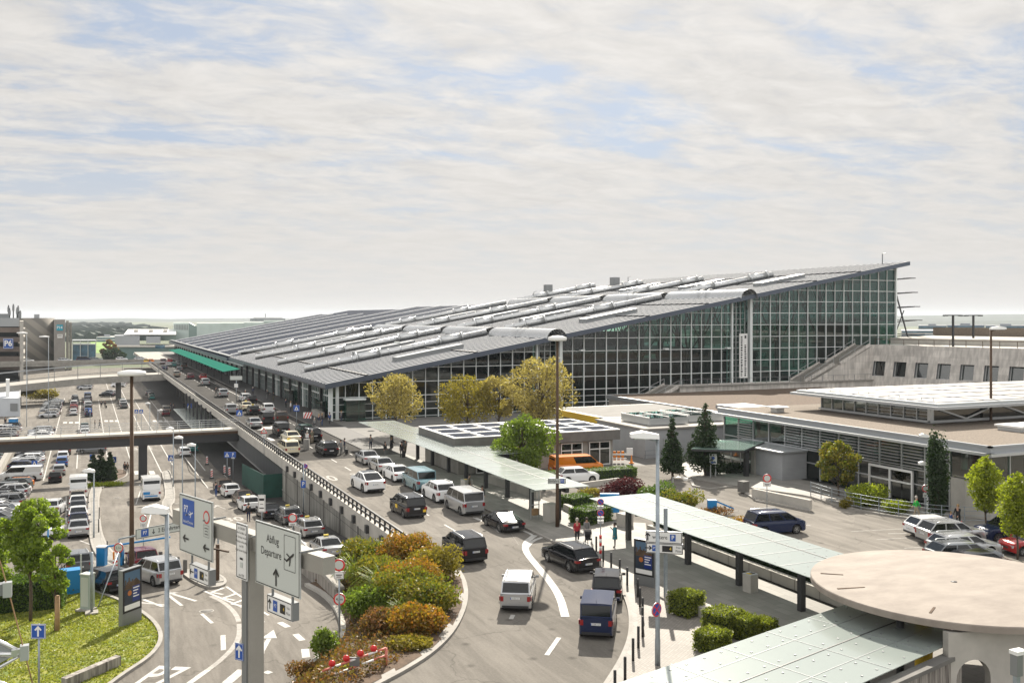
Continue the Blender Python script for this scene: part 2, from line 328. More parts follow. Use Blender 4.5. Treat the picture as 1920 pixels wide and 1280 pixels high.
# ================================================================ the setting
def sheet(name, poly, z, m, zf=None, sub=None):
    """flat (or zf-following) polygon sheet, triangulated"""
    bm = bmesh.new(); vs = [bm.verts.new((p[0], p[1], (zf(p[1]) if zf else 0)+z)) for p in poly]
    bm.faces.new(vs); bmesh.ops.triangulate(bm, faces=bm.faces[:])
    if zf:
        for Yc in np.arange(55, 151, 5.0):
            bmesh.ops.bisect_plane(bm, geom=bm.verts[:]+bm.edges[:]+bm.faces[:], plane_co=(0, Yc, 0), plane_no=(0, 1, 0))
        for v in bm.verts: v.co.z = zf(v.co.y)+z
    bmesh.ops.recalc_face_normals(bm, faces=bm.faces[:])
    if sum(f.normal.z for f in bm.faces) < 0: bmesh.ops.reverse_faces(bm, faces=bm.faces[:])
    me = bpy.data.meshes.new(name); bm.to_mesh(me); bm.free(); me.materials.append(MATS[m])
    o = bpy.data.objects.new(name, me); COL.objects.link(o); o['kind'] = 'structure'; return o
# land to the horizon
g = MB(); g.add([(-9000,-300,-0.35),(9000,-300,-0.35),(9000,9000,-0.35),(-9000,9000,-0.35)], [(0,1,2,3)], 'field'); kind(g.build('ground'), 'structure')
# lower streets and car parks, falling northwards
lot = [(-140,12),(31,12),(31,470),(-140,470)]
sheet('lower_road', lot, 0.0, 'asphalt_lot', zl)
# the upper level: one raised block, then the bridge deck over the lower street
kerbUp = [(20.2,58.8)]+[tuple(PZ(x,y,7).xy) for x, y in ((845,1058),(864,1085),(870,1112),(866,1142),(845,1185),(805,1225),(752,1258),(700,1285),(600,1340))]+[(8,34),(6,10)]
PB = [(20.2,107.0)]+kerbUp+[(400,10),(400,470),(31,470),(31,107)]
b = MB(); b.prism(PB, -1.5, 6.96, 'concrete_dark', 'wallpanel'); kind(b.build('upper_terrace_base'), 'structure')
b = MB(); b.bb(20.2, 31, 107, 372, 6.1, 6.96, 'concrete'); b.bb(-140, 20.2, 368, 384, 6.0, 6.96, 'concrete'); b.bb(20.2, 31, 372, 470, 6.1, 6.96, 'concrete'); kind(b.build('bridge_deck'), 'structure')
sheet('upper_road', [(20.4,107)]+[(20.4,59)]+kerbUp[1:]+[(60,10),(150,10),(150,53),(64,53),(64,88),(58,88),(58,89),(34,89),(34,107)], 7.0, 'asphalt_light')
sheet('bridge_road', [(20.4,107),(31,107),(31,372),(60,372),(60,384),(-140,384),(-140,368),(20.4,368)], 7.0, 'asphalt_dark')
# pavements on the upper level
kc = [(30.4,107),(30.4,60)]+[tuple(PZ(x,y,7).xy) for x, y in ((1090,1040),(1112,1051),(1136,1068),(1163,1100),(1178,1132),(1184,1165),(1181,1200),(1167,1235),(1143,1275),(1105,1330),(1060,1400))]
pv = kc+[(45,18),(45,35.5),(37.4,36.5),(37.4,60),(39.5,63.5),(36.4,66),(36.4,89),(34.2,90.8),(34,107)]
def slab(name, poly, z0, z1, m, side='kerb'):
    mb = MB(); mb.prism(poly, z0, z1, m, side); return kind(mb.build(name), 'structure')
slab('pavement', pv, 6.99, 7.12, 'slabs')
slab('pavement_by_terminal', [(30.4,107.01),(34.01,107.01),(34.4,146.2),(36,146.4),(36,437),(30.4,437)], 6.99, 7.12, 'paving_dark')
cob = [PZ(x,y,7.12).xy for x, y in ((1190,1100),(1240,1095),(1255,1118),(1330,1150),(1345,1225),(1300,1250),(1180,1330),(1130,1330),(1160,1290),(1182,1240),(1193,1200),(1196,1165))]
sheet('cobbled_paving', cob, 7.13, 'cobbles')
# right-hand car park island/pavement by the glass building
slab('pavement_by_glass_building', [(63.9,53),(61.2,53.5),(59.6,60),(58.5,68),(55.5,76),(54.6,80),(57,86),(57,88),(64,88.3),(64,53)], 6.99, 7.13, 'slabs')
slab('pavement_by_car_park', [(61.2,53.2),(63.0,49.5),(66,47),(110,40),(150,40),(150,52.8),(64.5,52.8)], 6.99, 7.13, 'slabs')
def kerbline(name, pts, w=0.2, h=0.14, m='kerb'):
    """one kerb following points that already carry their ground height"""
    mb = MB(); P = [Vector(p) for p in pts]
    L = []; 
    for i, p in enumerate(P):
        d = (P[min(i+1,len(P)-1)]-P[max(i-1,0)]); d.z = 0; d.normalize(); n = Vector((-d.y, d.x, 0))*w/2; L.append((p-n, p+n))
    vs = []
    for a, c in L: vs += [(a.x,a.y,a.z-0.3),(a.x,a.y,a.z+h),(c.x,c.y,c.z+h),(c.x,c.y,c.z-0.3)]
    fs = []
    for i in range(len(P)-1):
        o = i*4
        for k in range(3): fs.append((o+k, o+4+k, o+5+k, o+1+k))
    fs += [(0,1,2,3), tuple(len(vs)-4+k for k in (3,2,1,0))]
    mb.add(vs, fs, m); return kind(mb.build(name), 'structure')
def smooth(pts, it=2):
    P = [Vector(p) for p in pts]
    for _ in range(it):
        Q = [P[0]]
        for a, c in zip(P, P[1:]): Q += [a*0.75+c*0.25, a*0.25+c*0.75]
        P = Q+[P[-1]]
    return P
kerbline('kerb', smooth([(20.25,59.0,7.0)]+[(*k,7.0) for k in kerbUp[1:-2]]), 0.55, 0.14, 'kerb')
kerbline('kerb', smooth([(p[0],p[1],7.0) for p in kc]), 0.22, 0.125, 'kerb')
# left lawn
lawn = [(175,1108),(222,1126),(262,1146),(290,1168),(303,1192),(298,1214),(276,1238),(238,1262),(200,1290),(150,1330),(-60,1330),(-60,1075),(60,1085),(140,1095)]
lp = [PL(x,y) for x, y in lawn]
def zlawn(Y): return zl(Y)+0.10
sheet('lawn', [p.xy for p in lp], 0.06, 'grass_soil', zl)
kerbline('kerb', smooth([PL(x,y) for x, y in lawn[:10]]), 0.22, 0.16)
# planted bed between the two roads
bedL = [(575,1098),(612,1118),(636,1150),(646,1185),(634,1206),(612,1222),(588,1245),(560,1275),(540,1300)]
bl = [PL(x,y) for x, y in bedL]
kerbline('kerb', smooth(bl), 0.3, 0.2, 'concrete_light')
br_ = [Vector((20.0,58.5,7.0))]+[Vector((*k,7.0)) for k in kerbUp[1:10]]
bm = bmesh.new()
nn = 24
def resamp(P, n):
    P = [Vector(p) for p in P]; Ls = [0]
    for a, c in zip(P, P[1:]): Ls.append(Ls[-1]+(c-a).length)
    o = []
    for i in range(n):
        t = Ls[-1]*i/(n-1); j = max(k for k in range(len(Ls)) if Ls[k] <= t+1e-9); j = min(j, len(P)-2)
        f = (t-Ls[j])/max(1e-6, Ls[j+1]-Ls[j]); o.append(P[j].lerp(P[j+1], f))
    return o
A_, B_ = resamp(bl, nn), resamp(br_, nn)
mbd = MB(); vs = []; K = 9
for a, c in zip(A_, B_):
    for k in range(K):
        t = k/(K-1); p = a.lerp(c, t); p.z += 0.12+0.35*math.sin(math.pi*t)+0.05*R.random(); vs.append(p)
mbd.add(vs, [(i*K+k, (i+1)*K+k, (i+1)*K+k+1, i*K+k+1) for i in range(nn-1) for k in range(K-1)], 'soil', smooth=True)
kind(mbd.build('planting_bed_soil'), 'structure')
BEDA, BEDB = A_, B_
# traffic islands on the lower street
def island(pts, name='traffic_island', m='slabs'):
    P = smooth([PL(x,y) for x, y in pts]+[PL(*pts[0])], 2)
    mb = MB(); n = len(P)-1
    vs = [(p.x,p.y,zl(p.y)-0.2) for p in P[:-1]]+[(p.x,p.y,zl(p.y)+0.14) for p in P[:-1]]
    mb.add(vs, [tuple(range(n,2*n))], m); mb.add(vs, [(i,(i+1)%n,n+(i+1)%n,n+i) for i in range(n)], 'kerb')
    kerbline('kerb', P, 0.18, 0.155); return kind(mb.build(name), 'structure')
island([(340,1073),(375,1068),(418,1082),(425,1097),(400,1105),(376,1098),(352,1084)])
island([(152,1066),(170,1054),(215,1052),(252,1060),(262,1072),(200,1082),(160,1074)])
island([(168,930),(166,975),(171,1020),(182,1044),(215,1066),(250,1074),(240,1062),(212,1040),(192,1012),(186,975),(184,932),(192,915),(176,905)], 'median')
island([(192,915),(215,903),(240,893),(236,880),(200,880),(176,884),(172,905)], 'planted_island', 'soil')
island([(304,886),(313,930),(303,945),(308,958),(330,975),(334,1000),(326,972),(318,950),(330,940),(320,880)], 'median')
# ---------------------------------------------------------------- painted markings
mk = MB(); LIFT = [0.0]
def strip(pts, w, m='marking', lvl='U', dz=0.006):
    P = [PZ(x,y,7.0) if lvl == 'U' else PL(x,y) for x, y in pts] if not isinstance(pts[0], Vector) else pts
    L = []; LIFT[0] = (LIFT[0]+.0006) % .012; dz += LIFT[0]
    for i, p in enumerate(P):
        d = (P[min(i+1,len(P)-1)]-P[max(i-1,0)]); d.z = 0; d.normalize(); n = Vector((-d.y, d.x, 0))*w/2; L.append((p-n, p+n))
    vs = []
    for a, c in L:
        for q in (a, c): vs.append((q.x, q.y, (zl(q.y) if lvl == 'L' else 7.0)+dz))
    mk.add(vs, [(2*i, 2*i+2, 2*i+3, 2*i+1) for i in range(len(P)-1)], m)
def wdash(X, Y0, Y1, on, off, w=0.14, lvl='U', m='marking', dz=0.006):
    y = Y0
    while y < Y1:
        strip([Vector((X,y,0)), Vector((X,min(y+on,Y1),0))], w, m, lvl, dz); y += on+off
wdash(25.3, 61, 360, 2.6, 3.6); wdash(28.3, 70, 360, 1.3, 1.5, 0.13)
strip([Vector((21.0,60,0)), Vector((21.0,107,0))], 0.12, 'marking_worn'); 
strip([Vector((28.4,180,0)), Vector((28.4,260,0))], 0.14)
strip(smooth([PZ(x,y,7) for x, y in ((1003,1003),(985,1016),(985,1034),(1003,1056),(1030,1088),(1050,1118),(1060,1156))]), 0.46)
strip(smooth([PZ(x,y,7) for x, y in ((988,1026),(998,1014),(1017,1007))]), 0.3)
strip(smooth([PZ(x,y,7) for x, y in ((982,995),(1000,1003),(998,1010),(985,1018))]), 0.22)
strip([(953,991),(972,1021)], 0.01)
for a, c in (((1025,1228),(1048,1195)),((892,970),(906,977)),((921,985),(938,998)),((962,1152),(958,1160))): strip([a, c], 0.24)
for k in range(3): strip([(488+16*k, 806-2.0*k),(500+16*k, 800-2.0*k)], 0.9)
strip([Vector((22.2,126,0)),Vector((22.2,129.5,0))],0.6); strip([Vector((23.8,126,0)),Vector((23.8,129.5,0))],0.6); strip([Vector((26.6,126,0)),Vector((26.6,129.5,0))],0.6); strip([Vector((28.2,126,0)),Vector((28.2,129.5,0))],0.6)
def groundtext(s, p, size, ang, sy=2.0, m='marking', lvl='U'):
    vs, fs = textmesh(s, size, 0.02); c, sn = math.cos(ang), math.sin(ang)
    o = []
    for x, y in vs:
        y *= sy; X, Y = p.x+x*c+y*sn, p.y-x*sn+y*c; o.append((X, Y, (zl(Y) if lvl == 'L' else 7.0)+0.006))
    mk.add(o, fs, m)
groundtext('30', PZ(614,897), 1.9, 0, 2.3, 'marking_worn'); groundtext('30', PZ(672,890), 1.5, 0, 2.0, 'marking_worn')
groundtext('30', PL(438,973), 1.9, 0, 2.0, 'marking_worn', 'L'); groundtext('BUS', PL(266,841), 2.0, 0, 2.2, 'marking_worn', 'L')
groundtext('P7', PL(300,1268), 1.7, rad(32), 2.0, 'marking', 'L')
# lower street lines
for a, c, w_ in (((366,966),(408,948),0.14),((378,1150),(398,1168),0.2),((315,1115),(341,1135),0.2),((265,1122),(305,1137),0.22),((150,1013),(196,1031),0.13),
                 ((124,930),(124,1000),0.12),((255,945),(264,918),0.12),((255,945),(276,944),0.12),((284,960),(275,995),0.14),((275,995),(345,992),0.14),
                 ((418,1190),(419,1218),0.26),((390,1255),(355,1280),0.3),((524,1166),(540,1175),0.35),((554,1188),(567,1200),0.35),((572,1216),(574,1232),0.4),
                 ((382,1107),(455,1138),0.18),((424,1099),(455,1120),0.16),((485,1142),(504,1153),0.16),((485,1160),(495,1166),0.16),
                 ((455,1255),(425,1280),0.5),((497,1262),(507,1258),0.4),((490,1200),(490,1225),0.3),((420,890),(575,1020),0.13),((345,855),(390,915),0.13)):
    strip([a, c], w_, 'marking', 'L')
for k, (x, y) in enumerate(((408,1110),(430,1121),(446,1132))): strip([(x-12,y),(x+6,y-6+0),(x+12,y-9)], 0.28, 'marking', 'L'); strip([(x-12,y),(x+10,y+4)], 0.2, 'marking', 'L')
strip(smooth([PL(x,y) for x, y in ((395,1117),(420,1128),(445,1152),(451,1185),(440,1212),(405,1245),(370,1268))]), 0.28, 'marking_worn', 'L')
def garrow(x, y, L, ang, w=0.22, m='marking'):
    o = PL(x,y); d = Vector((math.sin(ang), math.cos(ang), 0)); n = Vector((d.y,-d.x,0)); tip = o+d*L/2
    strip([o-d*L/2, o+d*L*0.28], w, m, 'L'); vs = [tip, o+d*L*0.22+n*0.42, o+d*L*0.22-n*0.42]
    mk.add([(v.x,v.y,zl(v.y)+0.022) for v in vs], [(0,1,2)], m)
garrow(337,1117,4.2,rad(-22)); garrow(272,1130,3.8,rad(-42),0.2); garrow(497,1210,5,rad(20),0.25); garrow(413,950,4,rad(-8),0.12,'marking_worn')
# crossings on the lower street
for cx_, cy_, n_, sp in ((122,792,3,11),(199,789,3,10),(290,789,3,11),(257,886,3,14)):
    for k in range(n_):
        p = PL(cx_+sp*k, cy_); strip([p-Vector((0,1.8,0)), p+Vector((0,1.8,0))], 0.75, 'marking', 'L')
for X, y0, y1 in ((3.3,160,300),(6.6,160,420),(10.3,150,420),(12.4,158,300),(16.4,150,300),(-1.2,160,300),(-5.4,150,310)): strip([Vector((X,y,0)) for y in np.arange(y0, y1, 10)], 0.16, 'marking', 'L')
for k in range(9): p = Vector((1.4, 152+2.7*k, 0)); strip([p-Vector((2.2,0,0)), p+Vector((2.2,0,0))], 0.12, 'marking_worn', 'L')
for X0, X1, y0, n_ in ((-10.8,-5.8,104,31),(-10.8,-5.4,240,22)):
    for k in range(n_): strip([Vector((X0,y0+2.7*k,0)), Vector((X1,y0+2.7*k,0))], 0.11, 'marking_worn', 'L')
# right car park bays
for k in range(6): strip([Vector((52.2-0.2*k,55.2-2.75*k,0)), Vector((57.0-0.2*k,54.2-2.75*k,0))], 0.12, 'marking_worn')
strip([(1500,985),(1520,985)], 0.12); strip([(1665,1000),(1700,1000)], 0.12)
kind(mk.build('road_markings'), 'structure')
# manhole covers
def manhole(p, lab, i):
    mb = MB(); mb.lathe([(0.001,0.012),(0.34,0.012),(0.34,-0.05)], 'concrete_dark', 20, cap=False); mb.lathe([(0.35,-0.04),(0.35,0.010),(0.44,0.010),(0.44,-0.05)], 'kerb', 20, cap=False)
    o = mb.build('manhole_cover'); o.location = p; o.rotation_euler = (-math.atan(6/95) if 55 < p.y < 150 else 0, 0, 0); tag(o, lab, 'manhole cover')
for i, (x, y, l) in enumerate(((387,1145,'round light manhole cover in the curved exit road beside a white dash'),(220,933,'round manhole cover in the asphalt of the bus bay by the rounded kerb'),(328,944,'small manhole cover beside the kerb right of the parked white van'),(372,967,'manhole cover at the bottom end of the bus bay near a thin white line'))): manhole(PL(x,y), l, i)
# right parapet of the bridge/ramp with double rail
rp = thing('ramp_parapet', 'brown steel guard rail with white gaps running along the edge of the upper road', 'railing')
m_ = MB(); m_.bb(19.95,20.35,58.8,372,6.2,7.28,'concrete_light'); m_.build('edge_beam', rp)
m_ = MB()
for z in (7.62, 8.02): m_.bar((20.15,58.8,z),(20.15,372,z),0.12,0.14,'steel_dark')
m_.build('guard_rail', rp)
m_ = MB(); y = 59.0; n_ = 0
p0_ = MB().bb(20.08,20.22,0,0.14,7.28,8.0,'steel_dark').build('rail_post', rp)
while y < 372:
    if n_ == 0: p0_.location.y = y
    elif n_ < 100: c_ = p0_.copy(); COL.objects.link(c_); c_.parent = rp; c_.location.y = y
    else: m_.bb(20.08,20.22,y,y+0.14,7.28,8.0,'steel_dark')
    n_ += 1; y += 1.33 if y < 200 else 2.66
m_.build('far_rail_posts', rp)['kind'] = 'stuff'
y = 60.0
while y < 107: MB().bb(19.72,19.95,y,y+0.5,6.35,6.95,'steel_dark').build('bracket', rp); y += 4.0
kind(MB().bb(19.92,20.18,58.8,107.3,-1,6.2,'wallpanel').build('retaining_wall'), 'structure')
# pilasters on the retaining wall
for y in np.arange(63, 107, 6.0): MB().bb(19.84,19.9,y,y+0.12,zl(y)-0.2,6.3,'concrete_dark').build('expansion_joint', rp)
# vertical fins hanging under the bridge edge
fb = thing('bridge_fascia_screen', 'row of grey vertical fins hanging under the edge of the bridge deck', 'screen')
m_ = MB(); y = 107.6
while y < 163: m_.bb(20.0,20.18,y,y+0.1,3.9,6.18,'steel_grey'); y += 1.1
m_.bb(19.98,20.2,107.4,163,3.75,3.9,'steel_grey'); m_.build('fin', fb)
# lower street under the deck
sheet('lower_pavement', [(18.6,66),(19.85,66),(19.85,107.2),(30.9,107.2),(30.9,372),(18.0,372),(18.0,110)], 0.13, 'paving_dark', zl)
for i, y in enumerate(np.arange(116, 300, 8.0)):
    o = MB().lathe([(0.38,0),(0.38,6.2)], 'concrete_dark', 16).build('deck_column'); o.location = (24.4, y, zl(y)-0.1); tag(o, 'round dark column under the bridge deck', 'column', 'columns under the bridge deck')
# ================================================================ the terminal
def zr(X): return 12.9+0.18*(X-34)
T = thing('airport_terminal', 'long glass terminal with a rising grey metal roof and silver roof tubes', 'building', (34.4,146.4,7))
def TB(mb, name, auto=None):
    o = mb.build(name, T, auto=auto); o.location = (-34.4,-146.4,-7); return o
XE = 150.3
def slabroof(mb, x0, x1, y0, y1, th, m, mside, dz=0.0):
    z0, z1 = zr(x0)+dz, zr(x1)+dz
    vs = [(x0,y0,z0-th),(x1,y0,z1-th),(x1,y1,z1-th),(x0,y1,z0-th),(x0,y0,z0),(x1,y0,z1),(x1,y1,z1),(x0,y1,z0)]
    mb.add(vs, [(4,5,6,7)], m); mb.add(vs, [(0,3,2,1),(0,1,5,4),(1,2,6,5),(2,3,7,6),(3,0,4,7)], mside)
mb = MB()
for i, (y0, y1) in enumerate(((144.4,170.8),(171.2,197),(197.4,225),(225.4,252))):
    slabroof(mb, 33.2+0.0*i, XE+1.8, y0, y1, 0.75, 'roof_metal', 'navy_edge')
TB(mb, 'roof')
mb = MB(); slabroof(mb, 32.8, 111, 252.3, 340, 0.8, 'roof_dark', 'navy_edge', -0.1); slabroof(mb, 32.8, 97, 340.3, 437, 0.8, 'roof_dark', 'navy_edge', -0.1)
slabroof(mb, 97, 111.5, 340.3, 437, 0.8, 'roof_dark', 'navy_edge', -0.9)
TB(mb, 'dark_roof')
# standing seams
mb = MB(); y = 145.2
def xbar(y, w, h, x0, x1, m, dz=0.0):
    vs = []
    for x in (x0, x1):
        z = zr(x)+dz
        vs += [(x,y-w/2,z),(x,y+w/2,z),(x,y+w/2,z+h),(x,y-w/2,z+h)]
    mb.add(vs, [(0,1,2,3),(7,6,5,4),(3,2,6,7),(0,4,5,1),(1,5,6,2),(0,3,7,4)], m)
while y < 251.5:
    for x0, x1 in ((33.4,39.4),(40.0,57.6),(58.2,XE+1.7)) if int(y*7)%3 else ((33.4,39.4),(40.0,69.5),(74.5,XE+1.7)):
        xbar(y, 0.34, 0.05, x0, x1, 'roof_seam')
    y += 2.0
TB(mb, 'roof_seams')
mb = MB()
for y in (258,282.5,307,331.5,355,379,403,425): xbar(y, 1.1, 0.40, 34.5 if y < 340 else 34.5, 96 if y > 340 else 110, 'roof_seam', -0.08)
TB(mb, 'rooflight_strip')
# dark cross channels, skylight boxes
mb = MB()
for x in (39.7, 57.9, 90.5, 103, 128, 139):
    z = zr(x); mb.box((x,198,z+0.12),(0.5,107,0.12),'steel_dark')
TB(mb, 'roof_gutter')
def roofbox(x0, x1, y0, y1, h, m, mt):
    vs = [(x0,y0,zr(x0)),(x1,y0,zr(x1)),(x1,y1,zr(x1)),(x0,y1,zr(x0))]; vs += [(a,b_,c+h) for a, b_, c in vs]
    mm = MB(); mm.add(vs, [(4,5,6,7)], mt); mm.add(vs, [(0,1,5,4),(1,2,6,5),(2,3,7,6),(3,0,4,7)], m); return TB(mm, 'rooflight_box')
for x0, x1 in ((48,60),(84,95),(124,135)):
    for yc in (157, 184, 211, 238): roofbox(x0, x1, yc-1.4, yc+1.4, 0.75, 'steel_grey', 'panel_grey')
# silver air tubes running up the slope with collars
for yt in (171, 197.2, 225.2, 252):
    for x0, x1, cols in ((35.6,70.5,(45,61)),(74.5,110,(78.5,94)),(113.8,139,(119,133))):
        mb = MB(); mb.tube([(x0,yt,zr(x0)+0.60),(x1,yt,zr(x1)+0.60)], 0.62, 'tube_alu', 14)
        xx = x0+1.6
        while xx < x1-1: mb.tube([(xx,yt,zr(xx)+0.60),(xx+0.1,yt,zr(xx)+0.62)], 0.645, 'panel_grey', 14); xx += 2.3
        o = TB(mb, 'roof_tube')
        for c in cols:
            m2 = MB(); m2.tube([(c,yt,zr(c)+0.68),(c+4.4,yt,zr(c+4.4)+0.68)], 0.78, 'tube_alu', 14)
            for q in (c, c+4.4): m2.tube([(q-0.12,yt,zr(q)+0.66),(q+0.12,yt,zr(q)+0.70)], 0.98, 'tube_alu', 14)
            m2.build('tube_collar', o)
# barrel vaults across the slope
def vault(x, y0, y1, r=1.9):
    mb = MB(); n = 12; ys = [y0+(y1-y0)*k/max(1, round((y1-y0)/1.3)) for k in range(max(1, round((y1-y0)/1.3))+1)]
    z = zr(x)
    for j, (ya, yb) in enumerate(zip(ys, ys[1:])):
        vs = [(x-r*math.cos(math.pi*k/n), yy, z-0.6+r*0.95*math.sin(math.pi*k/n)) for yy in (ya+0.03, yb-0.03) for k in range(n+1)]
        mb.add(vs, [(k, k+1, n+2+k, n+1+k) for k in range(n)], 'tube_alu' if j % 1 == 0 else 'panel_grey', smooth=True)
        mb.add([(x-(r-.05)*math.cos(math.pi*k/n), yy, z-0.62+(r-.05)*0.95*math.sin(math.pi*k/n)) for yy in (ya-0.05, ya+0.05) for k in range(n+1)], [(k, k+1, n+2+k, n+1+k) for k in range(n)], 'steel_grey')
    o = TB(mb, 'barrel_vault')
    m2 = MB(); ym = (y0+y1)/2; k2 = 10
    for yy in (ym-1.2, ym+1.2):
        m2.add([(x-(r+0.35)*math.cos(math.pi*k/k2), yy+dy, z-0.6+(r+0.35)*0.95*math.sin(math.pi*k/k2)) for dy in (-0.2, 0.2) for k in range(k2+1)], [(k,k+1,k2+2+k,k2+1+k) for k in range(k2)], 'tube_alu', smooth=True)
    m2.build('tube_collar', o)
for x in (72.3, 112):
    for y0, y1 in ((144.0,169.8),(172.3,196),(198.4,224),(226.4,251)): vault(x, y0, y1)
for x, yt in ((124,252),(131,225)): TB(MB().bb(x,x+2.0,yt+2,yt+4,zr(x),zr(x)+3.4,'steel_grey'), 'roof_vent')
for x, yt in ((118,250),(141,236),(XE,150),(60,262),(66,262)):
    mb = MB(); mb.bar((x,yt,zr(x)),(x,yt,zr(x)+2.2),0.15,0.15,'steel_grey'); mb.bar((x,yt,zr(x)+2.1),(x+0.9,yt,zr(x)+2.4),0.12,0.12,'steel_grey'); TB(mb, 'roof_davit')
# gable glass front: grid of square panes
G = 2.2
def gable_bay(x0, x1, Y, fine=False, name='gable_glazing'):
    cx = (x0+x1)/2
    mb = MB(); vs = [(x0,Y+0.12,5.0),(x1,Y+0.12,5.0),(x1,Y+0.12,zr(x1)-0.7),(x0,Y+0.12,zr(x0)-0.7)]
    mb.add(vs, [(0,1,2,3)], 'glass_hall'); g_ = TB(mb, name)
    mb = MB(); n = max(1, round((x1-x0)/(G if not fine else 1.15))); st = (x1-x0)/n
    for i in range(n+1):
        x = x0+i*st; w = 0.14 if (i % 2 == 0 or fine) else 0.09
        if fine: w = 0.09
        mb.bb(x-w/2, x+w/2, Y-0.12, Y+0.1, 5.0, zr(x)-0.72, 'steel_white')
    z = 10.53-2*G; k = -2
    while z < zr(x1)-0.8:
        xs = x0 if zr(x0)-0.72 > z else min(x1, max(x0, 34+(z+0.72-12.9)/0.18))
        if x1-xs > 0.3:
            mb.bb(xs, x1, Y-0.10, Y+0.08, z-0.05, z+0.05, 'steel_white')
            if k < 0 or fine: mb.bb(xs, x1, Y-0.07, Y+0.06, z-0.03+G/2, z+0.03+G/2, 'steel_white')
        z += G; k += 1
    # sloping head member
    mb.bar((x0,Y-0.02,zr(x0)-0.86),(x1,Y-0.02,zr(x1)-0.86),0.2,0.24,'steel_white')
    mb.build('mullion_grid', g_)
YG = 146.4
gable_bay(34.6, 69.5, YG); gable_bay(69.7, 74.0, YG+1.6, True); gable_bay(74.2, 109.6, YG); gable_bay(109.8, 113.9, YG+1.6, True); gable_bay(114.1, XE-0.2, YG)
for x in (74.1, 114.0, 109.7, 69.6, 34.5, XE-0.1):
    w_ = 0.55 if x in (74.1, 114.0, 34.5) else 0.3
    TB(MB().bb(x-w_/2, x+w_/2, YG-0.3, YG+0.5, 5.0, zr(x)-0.7, 'steel_white'), 'facade_column')
# vertical banner in the recess
sgn = MB(); sgn.bb(111.1,112.9,YG-0.55,YG-0.4,11.6,19.9,'white'); fc = Face2D(sgn, (112.05,YG-0.55,15.7), (1,0,0), (0,0,1), (0,-1,0))
rb_ = random.Random(4)
for dx, z0_, z1_ in ((-0.42,12.0,19.5),(0.42,12.0,17.8)):
    zz = z0_
    while zz < z1_: hh = rb_.uniform(.16,.34); sgn.bb(112.0+dx-.22,112.0+dx+rb_.uniform(.1,.22),YG-0.575,YG-0.56,zz,zz+hh,'steel_dark'); zz += hh+rb_.uniform(.12,.2)
sgn.bb(112.22,112.62,YG-0.575,YG-0.56,19.0,19.55,'steel_dark')
o = TB(sgn, 'vertical_banner')
for x, z in ((45,19.0),(95,17.3),(108.5,17.3),(78,17.3)):
    TB(MB().bb(x-0.4,x+0.4,YG-0.9,YG-0.12,z-0.18,z+0.1,'steel_white'), 'floodlight')
# end glass wall and outrigger sun-shades at the high end
mb = MB(); mb.add([(XE,YG,10),(XE,252,10),(XE,252,zr(XE)-0.7),(XE,YG,zr(XE)-0.7)], [(0,1,2,3)], 'glass_hall'); eg = TB(mb, 'end_glazing')
mb = MB()
for y in np.arange(YG+4.4, 252, 4.4): mb.bb(XE-0.1,XE+0.1,y-0.06,y+0.06,10,zr(XE)-0.7,'steel_dark')
for z in np.arange(12.7, 33, 4.4): mb.bb(XE-0.1,XE+0.1,YG,252,z-0.05,z+0.05,'steel_dark')
mb.build('mullion_grid', eg)
for z in (30.8, 27.9, 25.0, 22.2, 19.3):
    L_ = 4.2+(31-z)*0.22; mb = MB(); mb.bar((XE,YG+0.4,z-0.25),(XE+L_,YG+0.4,z+0.1),0.12,0.18,'steel_dark'); mb.box((XE+L_,YG+0.6,z+0.12),(1.5,2.0,0.16),'steel_dark')
    mb.bar((XE+L_,YG+0.4,z+0.1),(XE+L_,YG+60,z+0.1),0.1,0.14,'steel_dark'); TB(mb, 'sunshade_arm')
for yy in (YG+0.4, YG+14, YG+28, YG+42):
    mb = MB(); mb.bar((XE+0.2,yy,28.5),(XE+3.9,yy,18.2),0.22,0.22,'steel_dark'); mb.bar((XE+3.9,yy,18.2),(XE+3.9,yy,11),0.28,0.28,'steel_dark'); mb.bar((XE+3.9,yy,18.0),(XE+0.3,yy,12.3),0.2,0.2,'steel_dark'); mb.bar((XE+0.2,yy,19.5),(XE+2.6,yy,24.3),0.15,0.15,'steel_dark'); mb.bar((XE,yy,18.1),(XE+3.9,yy,18.1),0.15,0.15,'steel_dark'); TB(mb, 'truss_strut')
# long street front
FX = 35.6
mb = MB(); mb.add([(FX,YG,7.1),(FX,436,7.1),(FX,436,zr(FX)-0.9),(FX,YG,zr(FX)-0.9)], [(0,3,2,1)], 'glass_hall'); lf = TB(mb, 'street_front_glazing')
mb = MB(); y = YG+0.6
while y < 436:
    mb.bb(FX-0.1,FX+0.08,y-0.04,y+0.04,10.4,zr(FX)-0.9,'steel_white'); mb.bb(FX-0.08,FX+0.08,y-0.05,y+0.05,7.1,10.3,'steel_light'); y += 1.34
for z in (8.3, 9.4): mb.bb(FX-0.08,FX+0.06,YG,436,z-0.04,z+0.04,'steel_light')
mb.bb(FX-0.22,FX+0.1,YG-0.1,436,10.28,10.5,'steel_white'); mb.bb(FX-0.2,FX+0.1,YG,436,12.3,12.46,'steel_white')
mb.build('mullion_grid', lf)
for y in np.arange(YG+0.2, 436, 8.7): TB(MB().bb(FX-0.75,FX-0.3,y,y+0.45,7.1,12.3,'steel_dark'), 'front_column')
for y in (YG+0.2, 171, 197.2, 225.2): TB(MB().bb(FX-0.32,FX+0.2,y-0.25,y+0.3,7.1,12.4,'steel_white'), 'front_pillar')
mb = MB(); mb.bb(32.9,33.5,226,437,11.6,11.9,'steel_light'); mb.bb(33.3,34.3,252,437,12.95,13.15,'steel_grey')
